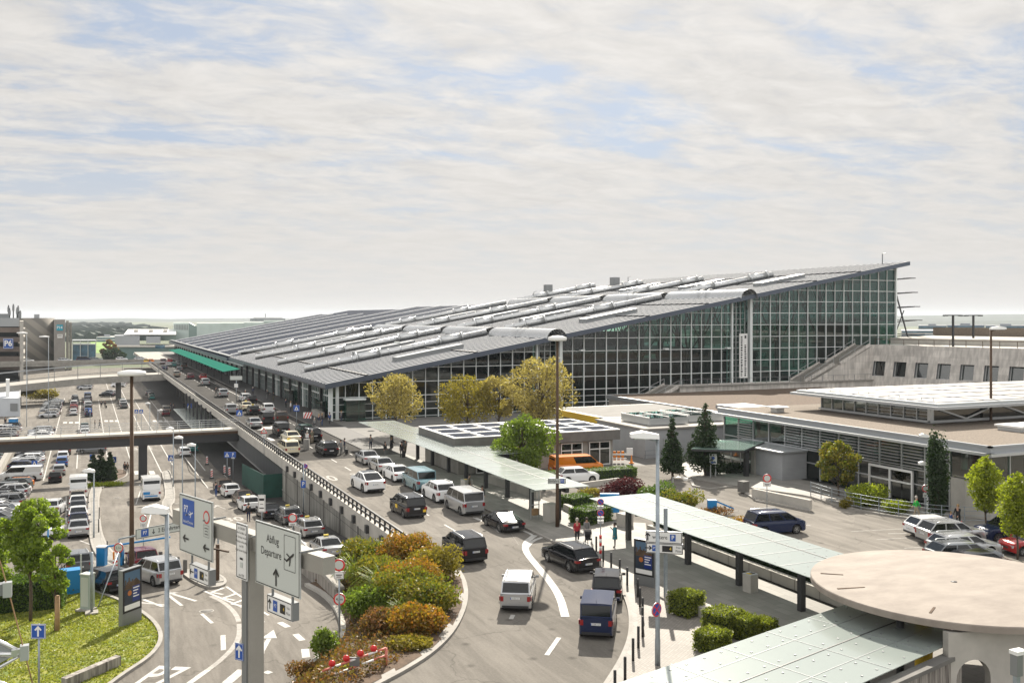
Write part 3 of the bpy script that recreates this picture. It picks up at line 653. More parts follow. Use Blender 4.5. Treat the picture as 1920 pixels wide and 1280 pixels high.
for y in np.arange(226, 437, 3.0): mb.bar((33.2,y,11.7),(35.4,y,12.3),0.1,0.1,'steel_grey')
mb.bb(33.05,33.2,144.4,226,12.05,12.2,'steel_dark'); TB(mb, 'eave_louvre')
for y0, y1, x1 in ((152,158,34.6),(176,184,34.6)): TB(MB().bb(34.5,35.3,y0,y1,7.12,9.6,'glass_green'), 'entrance_porch')
TB(MB().bb(36.5,39.5,144.6,146.1,7.1,10.2,'glass_green').bb(36.4,39.6,144.5,146.2,10.2,10.45,'steel_white'), 'side_entrance')
# interior: floors, back wall, tree columns
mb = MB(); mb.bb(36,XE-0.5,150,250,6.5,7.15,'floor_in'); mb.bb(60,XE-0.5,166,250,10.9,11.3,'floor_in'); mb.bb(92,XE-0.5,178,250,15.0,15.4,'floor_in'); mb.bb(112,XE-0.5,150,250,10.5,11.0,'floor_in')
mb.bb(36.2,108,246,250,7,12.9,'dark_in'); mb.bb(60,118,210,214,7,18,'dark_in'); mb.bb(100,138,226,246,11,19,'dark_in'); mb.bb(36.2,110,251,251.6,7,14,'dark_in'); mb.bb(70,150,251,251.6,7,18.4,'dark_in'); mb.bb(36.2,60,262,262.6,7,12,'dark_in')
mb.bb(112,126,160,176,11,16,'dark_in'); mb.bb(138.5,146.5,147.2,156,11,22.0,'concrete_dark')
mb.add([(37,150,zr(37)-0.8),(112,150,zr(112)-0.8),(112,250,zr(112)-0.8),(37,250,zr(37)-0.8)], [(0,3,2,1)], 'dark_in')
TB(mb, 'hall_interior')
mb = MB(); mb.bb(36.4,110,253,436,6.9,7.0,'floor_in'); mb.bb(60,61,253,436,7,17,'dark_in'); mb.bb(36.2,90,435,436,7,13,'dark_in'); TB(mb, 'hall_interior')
for x in (48, 66, 84, 97, 108, 119, 130, 141):
    for y in (158, 185, 211, 238):
        mb = MB(); zb = 7.1; zt = zr(x)-0.8; zm = zb+(zt-zb)*0.5
        for dx, dy in ((.35,.35),(-.35,.35),(.35,-.35),(-.35,-.35)): mb.tube([(x+dx,y+dy,zb),(x+dx,y+dy,zm)], 0.2, 'steel_dark', 6)
        for dx, dy in ((1,1),(-1,1),(1,-1),(-1,-1)):
            q = Vector((x+2.4*dx,y+2.4*dy,zm+(zt-zm)*0.5)); mb.tube([(x+.35*dx,y+.35*dy,zm),q], 0.15, 'steel_dark', 5)
            for ex, ey in ((1,0),(0,1),(-.5,-.5)):
                e = Vector((q.x+2.6*ex*dx, q.y+2.6*ey*dy, 0)); e.z = zr(e.x)-0.8; mb.tube([q, e], 0.09, 'steel_dark', 5)
        TB(mb, 'tree_column')
# ---------------------------------------------------------------- podium, terrace and outdoor stairs in front of the gable
pod = thing('granite_terrace', 'grey granite podium with railing below the glass gable', 'terrace', (92,141,7))
def off(mb, name, par, o): x = mb.build(name, par); x.location = (-o[0],-o[1],-o[2]); return x
PO = (92,141,7)
mb = MB(); mb.prism([(88,140.6),(160,140.6),(160,146.2),(88,146.2)], 3, 8.5, 'granite'); mb.prism([(94.5,140.6),(160,140.6),(160,146.2),(94.5,146.2)], 8.5, 10.8, 'granite'); mb.bb(94.3,160,140.3,140.75,10.8,11.0,'kerb')
mb.bb(70,140,132,140.5,3,7.0,'concrete')
off(mb, 'podium_wall', pod, PO)
mb = MB()
for k in range(7):
    x0 = 100+k*6.5; mb.bb(x0,x0+2.2,140.45,140.6,7.3,8.7,'glass_dark'); mb.bb(x0+2.35,x0+4.4,140.45,140.6,7.3,8.7,'glass_dark')
off(mb, 'podium_window', pod, PO)
mb = MB(); x = 95.0
while x < 141: mb.bar((x,140.7,11),(x,140.7,12.05),0.07,0.07,'steel_grey'); x += 2.6
mb.bar((94.5,140.7,12.05),(141,140.7,12.05),0.06,0.06,'steel_grey'); off(mb, 'railing', pod, PO)
st = thing('outdoor_stairs', 'granite stairs climbing beside the glass gable to the terrace', 'stairs', (84,141,7)); SO = (84,141,7)
def stair(x0, z0, x1, z1, n, par, o, yy=(141.2,145.6)):
    mb = MB()
    for k in range(n):
        xa = x0+(x1-x0)*k/n; za = z0+(z1-z0)*(k+1)/n; mb.bb(xa, x0+(x1-x0)*(k+1)/n, yy[0], yy[1], z0-1.5 if k < 2 else za-1.6, za, 'concrete')
    off(mb, 'flight', par, o); mb = MB()
    for y in (yy[0]-0.25, yy[1]+0.1): mb.bar((x0,y,z0+0.1),(x1,y,z1+0.1),0.4,0.5,'granite'); mb.bar((x0,y,z0+1.1),(x1,y,z1+1.1),0.06,0.06,'steel_light'); mb.bar(((x0+x1)/2,y,(z0+z1)/2),((x0+x1)/2,y,(z0+z1)/2+1.1),0.06,0.06,'steel_light'); mb.bar((x0,y,z0),(x0,y,z0+1.1),0.06,0.06,'steel_light'); mb.bar((x1,y,z1),(x1,y,z1+1.1),0.06,0.06,'steel_light')
    off(mb, 'balustrade', par, o)
stair(77,4.6,87,8.5,20,st,SO); stair(89,8.5,94.5,10.85,12,st,SO); off(MB().bb(87,89,141.2,145.6,7.5,8.5,'concrete'), 'landing', st, SO)
s2 = thing('outdoor_stairs', 'upper flight of granite stairs rising to the roof deck by the gable end', 'stairs', (130,141,11)); SO2 = (130,141,11)
stair(123,10.85,130,14.0,18,s2,SO2,(142.2,145.8)); stair(131.5,14.0,139,17.5,18,s2,SO2,(142.2,145.8)); off(MB().bb(130,131.5,142.2,145.8,13,14,'concrete').prism([(124,141.0),(140,141.0),(140,142.0),(124,142.0)],10.8,11.2,'granite'), 'landing', s2, SO2)
mb = MB(); mb.add([(124.5,141.9,10.8),(139.6,141.9,10.8),(139.6,141.9,17.3),(139.6,145.9,17.3),(139.6,145.9,10.8),(124.5,145.9,10.8)], [(0,1,2),(3,4,5)], 'granite'); mb.add([(124.5,141.9,10.8),(139.6,141.9,17.3),(139.6,145.9,17.3),(124.5,145.9,10.8)], [(0,1,2,3)], 'granite'); off(mb, 'stair_cheek', s2, SO2)
# leaning granite wall with slanted windows
d0 = Vector((0.226,-0.974,0)).normalized(); nrm = Vector((-d0.y, d0.x, 0)); nrm = -nrm if nrm.y > 0 else nrm      # outward, to the car park
nrm = Vector((-0.974,-0.226,0)).normalized()
W0 = Vector((139.6,141.5,0)); WL = 110
gw = thing('leaning_granite_building', 'sloping grey granite wall building with a row of slanted recessed windows', 'building', (139.6,141.5,7)); GO = (139.6,141.5,7)
def wp(t, z): 
    q = W0+d0*t - nrm*((z-7)*0.22-2.3); return Vector((q.x,q.y,z))
mb = MB(); a, c, e, f_ = wp(0,7), wp(WL,7), wp(WL,17.6), wp(0,17.6)
ts = [0.4+4.3*k for k in range(18)]
# wall with openings: strips between windows
zs0, zs1 = 11.7, 14.5
def quad(m_, t0, t1, z0, z1, m): m_.add([wp(t0,z0),wp(t1,z0),wp(t1,z1),wp(t0,z1)], [(0,1,2,3)], m)
quad(mb,-1,WL,3,zs0,'granite'); quad(mb,-1,WL,zs1,17.6,'granite'); pt = -1
for t in ts: quad(mb, pt, t, zs0, zs1, 'granite'); pt = t+2.5
quad(mb, pt, WL, zs0, zs1, 'granite')
bk = -nrm*14
for t0, t1 in ((-1,WL),): 
    a, c = wp(t0,17.6), wp(t1,17.6); mb.add([a, c, c+bk*3, a+bk*3], [(0,1,2,3)], 'concrete_light'); 
a, c = wp(-1,3), wp(-1,17.6); mb.add([a, a+bk, c+bk, c], [(0,1,2,3)], 'granite')
off(mb, 'granite_wall', gw, GO)
for t in ts:
    mb = MB(); back = -nrm*0.75
    p = [wp(t,zs0),wp(t+2.5,zs0),wp(t+2.5,zs1),wp(t,zs1)]; q = [v+back for v in p]
    mb.add(p+q, [(0,1,5,4),(1,2,6,5),(2,3,7,6),(3,0,4,7)], 'steel_grey'); wn = off(mb, 'window', gw, GO)
    mb = MB(); mb.add([v for v in q], [(0,1,2,3)], 'glass_dark'); mb.add([v-nrm*0.02*0-nrm*0.3 for v in q], [(0,1,2,3)], 'dark_in'); mb.build('pane', wn)
    mb = MB(); q2 = [v+nrm*0.05 for v in q]
    for i in range(4): mb.bar(q2[i], q2[(i+1)%4], 0.12, 0.12, 'white')
    mb.build('window_frame', wn)
mb = MB()
for k in range(36): t = k*3.0; a = wp(t,17.6)-nrm*0.4; mb.bar(a, a+Vector((0,0,1.15)), 0.07, 0.07, 'rust')
a, c = wp(0,18.7)-nrm*0.4, wp(WL,18.7)-nrm*0.4; mb.bar(a, c, 0.07, 0.09, 'rust'); off(mb, 'railing', gw, GO)
mb = MB(); a, c = wp(-2,17.6)-nrm*9, wp(WL,17.6)-nrm*9
mb.add([a, c, c+Vector((0,0,1.2)), a+Vector((0,0,1.2)), a-nrm*16, c-nrm*16, c-nrm*16+Vector((0,0,1.5)), a-nrm*16+Vector((0,0,1.5))], [(0,1,2,3),(3,2,6,7)], 'concrete_light'); 
mb.add([a-nrm*16+Vector((0,0,.9)), c-nrm*16+Vector((0,0,.9)), c-nrm*16+Vector((0,0,3.2)), a-nrm*16+Vector((0,0,3.2))], [(0,1,2,3)], 'gravel'); off(mb, 'roof_deck', gw, GO)
for k in range(2):
    p = wp(40+k*14, 17.8)-nrm*30
    p = PD(1787+38*k, 645, 175+10*k); tt = thing('twin_arm_lamp', ('left' if k == 0 else 'right')+' of two tall dark T-shaped lamps standing behind the granite roof deck', 'street lamp', (p.x,p.y,17.5), 0, 'T-shaped lamps behind the roof deck')
    MB().bar((0,0,0),(0,0,5.8),0.3,0.3,'steel_dark').build('pole', tt); MB().bar((-2.0,0,5.8),(2.0,0,5.8),0.2,0.2,'steel_dark').box((-1.9,0,5.75),(0.8,0.5,0.25),'steel_dark').box((1.9,0,5.75),(0.8,0.5,0.25),'steel_dark').build('lamp_head', tt)
# ================================================================ smaller buildings
def off0(mb, name, par, auto=None):
    o = mb.build(name, par, auto=auto); l = par.location; o.location = (-l.x,-l.y,-l.z); return o
# A: low grey building with a white grid roof
A = thing('service_building', 'low grey building with white gridded flat roof behind the long glass canopy', 'building', (34,90.8,7))
mb = MB(); mb.bb(34.6,52.6,91.3,101.7,7,9.7,'concrete'); off0(mb, 'wall', A)
mb = MB(); mb.bb(34,53.2,90.7,102.2,9.7,10.72,'concrete_dark'); off0(mb, 'roof', A)
mb = MB()
for i in range(7): x = 34.15+i*3.15; mb.bb(x-0.18,x+0.18,90.75,102.15,10.72,10.80,'white')
for j in range(4): y = 90.9+j*3.7; mb.bb(34.0,53.2,y-0.16,y+0.16,10.725,10.82,'white')
off0(mb, 'roof_grid', A)
for i in range(6):
    for j in range(3): off0(MB().bb(34.4+i*3.15,36.9+i*3.15,91.2+j*3.7,94.3+j*3.7,10.72,10.76,'roof_dark'), 'roof_panel', A)
for x in (36.5, 41, 46.2, 49.6):
    mb = MB(); mb.bb(x,x+2.6,91.2,91.3,7,9.5,'glass_dark'); w_ = off0(mb, 'window', A); m2 = MB()
    for xx in (x,x+1.25,x+2.5): m2.bb(xx,xx+0.1,91.12,91.28,7,9.5,'white')
    for z in (7.0,8.7,9.45): m2.bb(x,x+2.6,91.11,91.27,z,z+0.1,'white')
    m2.build('window_frame', w_)
# B: pale lamella-clad box
B = thing('clad_building', 'windowless pale grey ribbed building with flat roof and raised skylights', 'building', (58,93.3,7))
off0(MB().bb(58,75,93.3,104.5,6.9,10.15,'lamella'), 'wall', B)
mb = MB(); mb.bb(57.8,75.2,93.1,104.7,10.15,10.35,'kerb'); mb.bb(58.3,74.8,93.6,104.2,10.35,10.37,'concrete_light'); off0(mb, 'roof', B)
for x0, x1, y0, y1 in ((59.6,64.9,95,101.4),(65.8,71,96,102.5)):
    o = off0(MB().bb(x0,x1,y0,y1,10.45,11.25,'steel_light'), 'skylight', B); mb = MB(); mb.bb(x0+.1,x1-.1,y0+.1,y1-.1,11.25,11.33,'glass_green'); 
    for k in range(3): mb.bb(x0+(x1-x0)*k/2-.06,x0+(x1-x0)*k/2+.06,y0,y1,11.25,11.38,'white')
    mb.bb(x0,x1,(y0+y1)/2-.06,(y0+y1)/2+.06,11.25,11.38,'white'); mb.build('skylight_glass', o)
mb = MB(); mb.bb(60.4,61.3,93.2,93.3,7,9.1,'steel_light'); off0(mb, 'door', B)
mb = MB(); 
for z in (7.5,8.0): mb.bar((57.3,92.4,z),(61.6,92.0,z),0.05,0.05,'steel_grey')
for x in (57.3,59.4,61.6): mb.bar((x,92.2,7),(x,92.2,8.0),0.05,0.05,'steel_grey')
tag(mb.build('handrail'), 'thin grey handrail in front of the ribbed grey building', 'railing')
# D: further flat roofs towards the podium
D = thing('flat_roofed_building', 'low flat roofed building with dark felt roof and yellow sign strip below the stairs', 'building', (60,106,7))
off0(MB().bb(60,84,106,120,6.9,9.75,'concrete'), 'wall', D); off0(MB().bb(59.7,84.3,105.7,120.3,9.75,10.3,'steel_grey').bb(60.2,83.8,106.2,119.8,10.3,10.33,'concrete_dark'), 'roof', D)
sg = MB(); sg.bb(59.55,59.7,107,119,9.45,10.25,'yellow'); off0(sg, 'sign_strip', D)
D2 = thing('gravel_roofed_building', 'flat brown gravel roof with small vents between the terrace and the glass building', 'building', (84,100,7))
off0(MB().bb(76.5,120,100,134,6.9,9.9,'concrete'), 'wall', D2); off0(MB().bb(76.2,120.3,99.7,134.3,9.9,10.5,'steel_grey').bb(76.8,119.8,100.2,133.8,10.5,10.53,'soil'), 'roof', D2)
off0(MB().bb(79,84,104,109,10.5,11.0,'panel_grey'), 'roof_vent', D2)
# C: the glass building with gravel roof and lantern
C = thing('glass_building', 'two storey glass building with louvres, gravel roof and white lantern', 'building', (64.7,53.6,7))
mb = MB(); mb.prism([(64.3,53.1),(64.3,88.4),(150,88.4),(150,53.1)], 12.25, 12.8, 'gravel', 'panel_grey'); mb.bb(64.25,64.55,53.05,88.45,12.8,12.95,'panel_grey'); mb.bb(64.25,150,53.05,53.35,12.8,12.95,'panel_grey')
mb.bb(63.7,64.3,52.6,88.6,12.2,12.42,'steel_light'); mb.bb(63.7,150,52.5,53.1,12.2,12.42,'steel_light'); off0(mb, 'roof', C)
mb = MB(); FXC = 65.0
mb.add([(FXC,57.5,7.1),(FXC,88,7.1),(FXC,88,12.2),(FXC,57.5,12.2)], [(0,3,2,1)], 'glass_green'); mb.add([(FXC,88,7.1),(80,88,7.1),(80,88,12.2),(FXC,88,12.2)], [(0,3,2,1)], 'glass_green')
mb.add([(FXC,57.5,9.9),(FXC,54,9.9),(FXC,54,12.2),(FXC,57.5,12.2)], [(0,1,2,3)], 'glass_green'); mb.add([(FXC,54,9.9),(110,54,9.9),(110,54,12.2),(FXC,54,12.2)], [(0,1,2,3)], 'glass_green')
cg = off0(mb, 'glazing', C); mb = MB()
ys = list(np.arange(57.5, 88.1, 2.54))
for i, y in enumerate(ys): mb.bb(FXC-0.12,FXC+0.05,y-0.06,y+0.06,7.1,12.2,'steel_light')
for z in (8.7,9.95,12.1): mb.bb(FXC-0.1,FXC+0.05,57.4,88,z-0.05,z+0.05,'steel_light')
for x in np.arange(67.5,110,2.6): mb.bb(x-.05,x+.05,53.9,54.05,9.9,12.2,'steel_light')
mb.bb(64.9,110,53.88,54.02,9.9,10.02,'steel_light'); mb.bb(64.9,110,53.88,54.02,12.05,12.2,'steel_light'); mb.bb(64.88,65.05,53.9,57.6,12.05,12.16,'steel_light'); mb.build('mullion_grid', cg)
for i, (a_, b_) in enumerate(zip(ys, ys[1:])):
    if i in (8, 9): continue
    if i == 11: continue
    mb = MB()
    for z in np.arange(10.15,12.1,0.27): mb.bb(FXC-0.34,FXC-0.14,a_+0.1,b_-0.1,z,z+0.06,'steel_light')
    off0(mb, 'louvre', C)
for k in range(5): 
    mb = MB(); x0 = 72+k*2.6
    for z in np.arange(10.15,12.1,0.27): mb.bb(x0+.1,x0+2.5,53.66,53.86,z,z+0.06,'steel_light')
    off0(mb, 'louvre', C)
dr = off0(MB().bb(FXC-0.16,FXC-0.1,61.2,66.2,7.1,9.6,'glass_dark'), 'door', C); mb = MB()
for y in (61.2,63.7,66.1): mb.bb(FXC-0.3,FXC-0.1,y,y+0.16,7.1,9.8,'white')
mb.bb(FXC-0.28,FXC-0.1,61.2,66.2,9.6,9.8,'white'); mb.bb(FXC-0.28,FXC-0.1,61.2,66.2,8.6,8.72,'white'); mb.build('door_frame', dr)
# corner wall, gently curved, pale plaster
mb = MB(); prof = [(64.9,57.4),(64.5,55.6),(65.4,54.0),(67.5,53.1),(72,52.9),(110,52.9),(110,53.6),(68,53.8),(66,54.6),(65.2,57.4)]
mb.prism(prof, 6.9, 9.9, 'concrete_light'); off0(mb, 'plaster_wall', C)
mb = MB(); mb.bb(66,109,56,87.5,9.6,9.85,'floor_in'); mb.bb(72,73,58,87,7,12.2,'concrete_dark'); mb.bb(66,109,56,87.5,6.95,7.05,'floor_in'); mb.bb(73,109,56,57,7,12.2,'dark_in'); mb.tube([(68.2,86.3,7),(68.2,86.3,12)],0.3,'steel_light'); mb.tube([(69.5,60,7),(69.5,60,12)],0.3,'steel_light'); mb.tube([(69.5,70,7),(69.5,70,12)],0.3,'steel_light'); off0(mb, 'interior', C)
# lantern
mat('solar',(.34,.33,.315),.5,var=.12,scale=.3)
mb = MB(); mb.bb(73.6,110,67.4,82.4,12.85,12.95,'steel_light'); mb.bb(71.4,112,64.6,84.8,14.45,14.7,'panel_grey'); mb.bb(71.9,111.5,65.1,84.3,14.7,14.95,'steel_light'); ln = off0(mb, 'lantern_roof', C)
mb = MB(); mb.bb(72.8,111,66,83.8,14.95,15.02,'solar')
for x in (79,85.5,92,98.5): mb.bb(x-.06,x+.06,66,83.8,15.02,15.05,'steel_dark')
for y in (69.5,73.1,76.7,80.3): mb.bb(72.8,111,y-.06,y+.06,15.021,15.06,'steel_dark')
mb.build('solar_panel_field', ln)
mb = MB(); mb.add([(73.7,67.5,12.95),(73.7,82.3,12.95),(73.7,82.3,14.45),(73.7,67.5,14.45)], [(0,3,2,1)], 'glass_dark'); mb.add([(73.7,67.5,12.95),(110,67.5,12.95),(110,67.5,14.45),(73.7,67.5,14.45)], [(0,1,2,3)], 'glass_dark'); lg = off0(mb, 'lantern_glazing', C)
mb = MB()
for y in np.arange(67.4,82.5,1.65): mb.bb(73.55,73.7,y-.05,y+.05,12.95,14.45,'steel_light')
for z in (13.3,13.65,14.0): mb.bb(73.6,73.68,67.5,76,z-.02,z+.02,'steel_light')
mb.bb(73.4,73.75,67.25,82.5,12.95,13.1,'steel_light'); mb.bb(73.4,110,67.25,67.5,12.95,13.1,'steel_light'); mb.bb(73.4,73.8,67.2,67.6,12.95,14.45,'steel_light')
x = 73.8
while x < 108: mb.bar((x,67.35,14.4),(x+4.4,67.35,13.15),0.16,0.16,'steel_light'); mb.bar((x+4.4,67.35,13.15),(x+8.8,67.35,14.4),0.16,0.16,'steel_light'); x += 8.8
mb.build('truss', lg)
off0(MB().bb(75.5,79.3,59.3,61.6,12.8,13.15,'steel_light').bb(75.3,79.5,59.1,61.8,13.15,13.32,'white'), 'rooflight', C)
off0(MB().bb(67.3,68.3,82,83,12.8,13.3,'steel_light').bb(66.9,68.7,81.6,83.4,13.3,13.42,'white'), 'roof_vent', C)
for k in range(4): x = 73.4; y = 66.9+k*4.1; off0(MB().bar((x,y,15.0),(x,y,15.3),.05,.05,'steel_light').bar((x,y,15.3),(x,y+1.4,15.3),.05,.05,'steel_light').bar((x,y+1.4,15.3),(x,y+1.4,15.0),.05,.05,'steel_light'), 'roof_handle', C)
# porch of the glass building: green glass roof, posts, grey cubicle
P_ = thing('entrance_canopy', 'small green glass canopy on dark posts at the side door of the glass building', 'canopy', (57.5,80,7))
cp = [PZ(x,y,9.9) for x, y in ((1312,831),(1405,824),(1505,842),(1405,848))]
cp = [(54.6,79.3),(60.2,84.2),(64.6,80.6),(58.6,76.2)]
mb = MB(); mb.prism(cp, 10.0, 10.06, 'frosted_clear'); off0(mb, 'glass_roof', P_)
mb = MB(); mb.bar((58.6,76.25,9.9),(54.6,79.35,9.9),0.12,0.2,'steel_dark'); mb.bar((58.6,76.25,9.9),(64.5,80.6,9.9),0.12,0.2,'steel_dark'); mb.bar((57,77.8,9.85),(62.5,82.3,9.85),0.12,0.2,'steel_dark'); off0(mb, 'frame', P_)
for x, y in ((57.0,80.0),(60.3,78.1)): off0(MB().bb(x-.2,x+.2,y-.2,y+.2,7.1,9.95,'steel_dark'), 'post', P_)
K_ = thing('entrance_box', 'grey panelled entrance box with glass door under the small green canopy', 'porch', (62,79,7))
mb = MB(); mb.bb(61.9,64.9,74.6,78.6,7.1,9.75,'lamella'); mb.bb(61.7,64.9,78.6,84.5,7.1,9.6,'concrete'); mb.bb(61.5,64.9,74.4,84.6,9.75,9.9,'steel_light'); off0(mb, 'wall', K_)
kd = off0(MB().bb(61.62,61.7,79.2,83.8,7.15,9.3,'glass_green'), 'door', K_); MB().bb(-0.45,-0.3,0.2,4.8,1.2,1.45,'white').bb(-0.45,-0.3,1.6,1.7,0.1,2.3,'steel_light').bb(-0.45,-0.3,3.2,3.3,0.1,2.3,'steel_light').build('door_bar', kd).location = (62,79,7)
# ================================================================ glass canopies
def canopy(lab, x0, x1, y0, y1, z, postx, posts, m='frosted', grid=2.3, name='glass_canopy', clips=True, T_=None, rz=0, org=None, seam=None):
    o = thing(name, lab, 'canopy', org or (x0,y0,7.12), rz)
    L_ = (lambda mb, n: (lambda q: q)(mb.build(n, o)))
    ox, oy, oz = (x0,y0,7.12) if org is None else (0,0,7.12)
    b_ = lambda mb, *a: mb.bb(a[0]-ox,a[1]-ox,a[2]-oy,a[3]-oy,a[4]-oz,a[5]-oz,a[6])
    mb = MB(); b_(mb,x0,x1,y0,y1,z,z+0.03,m); n = max(1, round((y1-y0)/grid)); xm = x0+(x1-x0)*(seam or 0.5)
    if clips:
        for k in range(n):
            for x in (x0+.35,x0+(x1-x0)*.27,xm-.4,xm+.4,x1-.35):
                for dy in (.3,.7): y = y0+(y1-y0)*(k+dy)/n; b_(mb,x-.03,x+.03,y-.03,y+.03,z+.03,z+.05,'steel_grey')
    L_(mb,'glass_roof'); mb = MB()
    for k in range(1, n):
        y = y0+(y1-y0)*k/n; b_(mb,x0,x1,y-.02,y+.02,z+.03,z+.045,'steel_grey')
    xm = x0+(x1-x0)*(seam or 0.5); b_(mb,xm-.035,xm+.035,y0,y1,z+.032,z+.05,'steel_dark'); L_(mb,'joint')
    mb = MB(); b_(mb,xm-.15,xm+.15,y0+.3,y1-.3,z-.42,z-.1,'steel_dark')
    for k in range(n):
        y = y0+(y1-y0)*(k+.5)/n
        if k % 2 == 0: b_(mb,x0+.35,x1-.35,y-.07,y+.07,z-.22,z-.02,'steel_dark')
    for x in (x0+.9, x1-.9): b_(mb,x-.05,x+.05,y0+.2,y1-.2,z-.14,z-.03,'steel_dark')
    L_(mb,'frame')
    for px_, y in posts: 
        mb = MB(); b_(mb,px_-.16,px_+.16,y-.16,y+.16,7.12,z-.1,'steel_dark'); L_(mb,'post')
    return o
canopy('long pale green glass canopy on dark posts beside the taxi lane', 30.8, 35.4, 65, 116, 10, 34, [(34.0,67.5+5.0*k) for k in range(10)], seam=0.62)
canopy('pale green glass canopy along the hedge ending at the round concrete roof', 33.0, 38.0, 35.5, 60.6, 10, 35.4, [(35.4,59.2),(35.4,51.8),(35.4,46.5),(35.4,41.1),(35.4,36.5)], seam=0.68)
canopy('side wing of pale glass canopy reaching to the low grey building', 35.45, 38.6, 84.0, 90.5, 9.9, 36, [(37.6,86)], seam=0.5)
# foreground canopy, turned 15.5 degrees
ca = rad(15.5); o3 = Vector((17.3,29.6,7.12)); dx3 = Vector((math.cos(ca),math.sin(ca),0))
o = thing('glass_canopy', 'large pale glass canopy in front sloping off the picture bottom, partly under the round roof', 'canopy', (14.4,28.8,7.12), ca)
GRF = MB().bb(-6,17.6,-5.5,0,2.88,2.91,'frosted')
mb = MB()
for k in range(1,9): mb.bb(-6+2.95*k-.012,-6+2.95*k+.012,-5.5,0,2.91,2.925,'steel_grey')
for y in (-1.35,-4.05): mb.bb(-6,17.6,y-.01,y+.01,2.911,2.924,'steel_grey')
mb.bb(-6,17.6,-2.745,-2.7,2.912,2.93,'steel_dark'); mb.build('joint', o)
mb = MB(); mb.bb(-6,17.3,-2.85,-2.6,2.45,2.78,'steel_dark')
for k in range(8): mb.bb(-4.5+2.95*k-.07,-4.5+2.95*k+.07,-5.2,-.3,2.66,2.86,'steel_dark')
mb.build('frame', o)
mb = GRF
for k in range(8):
    for dx in (.45,1.5,2.5):
        for y in (-.35,-1.1,-2.35,-3.15,-4.3,-5.15): x = -6+2.95*k+dx; mb.bb(x-.035,x+.035,y-.035,y+.035,2.91,2.935,'steel_grey')
mb.build('glass_roof', o)
for x in (0.5, 8.0, 14.5): MB().bb(x-.16,x+.16,-2.9,-2.58,0,2.6,'steel_dark').build('post', o)
# round concrete roof
DC = Vector((35.6,31.3,0)); rr = 6.15
rd = thing('round_concrete_roof', 'large round flat concrete roof disc joining the glass canopies', 'pavilion', (DC.x,DC.y,7.12))
mb = MB(); n = 72; prof = [(0.01,4.02),(rr-.12,3.97),(rr-.03,3.96),(rr,3.92),(rr,3.68),(rr-.9,3.6),(0.01,3.6)]
mb.lathe(prof, 'disc_top', n, cap=False) if False else None
m = mat('disc_concrete', (0.275,0.24,0.205), 0.85, var=0.16, scale=0.5, detail=10, bump=0.2, sc3=(1,1.6,1), col2=(0.20,0.17,0.145))
mb.lathe(prof, 'disc_concrete', n, cap=False); q = mb.build('roof_disc', rd); q.data.set_sharp_from_angle(angle=rad(25))
mb = MB(); mb.lathe([(0.14,4.03),(0.14,4.0)], 'steel_dark', 12); mb.build('roof_drain', rd)
for a_, r_, L_ in ((2.9,5.0,1.3),(2.45,5.2,1.0),(3.7,4.9,0.9),(-0.8,4.9,1.2)):
    mb = MB(); p = Vector((r_*math.cos(a_), r_*math.sin(a_), 3.975)); d_ = Vector((math.cos(a_), math.sin(a_),0)); mb.bar(p-d_*L_/2, p+d_*L_/2, .09, .05, 'soil'); mb.build('roof_joint', rd)
p = Vector((-1.8,-5.3,3.98)); MB().box(p+Vector((0,0,.08)),(.5,.3,.16),'white',rad(20)).box(p+Vector((.1,0,.2)),(.2,.2,.1),'steel_light').build('roof_camera', rd)
for a_ in (195, 262, 20, 100): MB().lathe([(0.16,-.0),(0.16,3.65)], 'steel_dark', 12).build('post', rd).location = (4.6*math.cos(rad(a_)),4.6*math.sin(rad(a_)),0)
op = PZ(1732,1190,9.5); oc = MB().lathe([(0.36,-2.4),(0.36,1.15)],'orange_post' if False else 'yellow',18).build('post', rd); oc.location = (op.x-DC.x, op.y-DC.y, 9.5-7.12)
# stained balustrade and wall with an arch in the right foreground
wl = thing('arched_wall', 'pale concrete wall with an arched opening and a stained parapet at the bottom right', 'wall', (26,24.5,7))
q0, q1 = Vector((18.5,24.15,0)), Vector((31.6,27.6,0)); d_ = (q1-q0).normalized(); ang = math.atan2(d_.y,d_.x)
mb = MB(); mb.bar(q0+Vector((0,0,8.35)), q1+Vector((0,0,8.35)), 0.32, 2.5, 'stained'  if 'stained' in MATS else 'concrete'); mb.bar(q0+Vector((0,0,9.68)), q1+Vector((0,0,9.68)), 0.5, 0.16, 'concrete_dark'); off0(mb,'stained_parapet',wl)
q2 = Vector((30.7,27.25,0)); q3 = q2+Vector((11.0,-2.6,0)); dd = (q3-q2); Lw = dd.length; dd.normalize(); nn_ = Vector((-dd.y,dd.x,0))*0.35
mb = MB(); H_ = 10.7
def wv(t, z, s): v = q2+dd*t+nn_*s; return (v.x,v.y,z)
ta, tb, zs = 0.35, 1.85, 8.85
arc = [(0.35,7.0)]+[((ta+tb)/2-(tb-ta)/2*math.cos(math.pi*k/12), zs+(tb-ta)/2*math.sin(math.pi*k/12)) for k in range(13)]+[(1.85,7.0)]
for s in (0,1):
    mb.add([wv(0,7,s),wv(0.35,7,s),wv(0.35,H_,s),wv(0,H_,s)],[(0,1,2,3)],'concrete_light'); mb.add([wv(1.85,7,s),wv(Lw,7,s),wv(Lw,H_,s),wv(1.85,H_,s)],[(0,1,2,3)],'concrete_light')
    for a_, b_ in zip(arc[1:-2], arc[2:-1]): mb.add([wv(a_[0],a_[1],s),wv(b_[0],b_[1],s),wv(b_[0],H_,s),wv(a_[0],H_,s)],[(0,1,2,3)],'concrete_light')
for a_, b_ in zip(arc, arc[1:]): mb.add([wv(a_[0],a_[1],0),wv(b_[0],b_[1],0),wv(b_[0],b_[1],1),wv(a_[0],a_[1],1)],[(0,1,2,3)],'concrete')
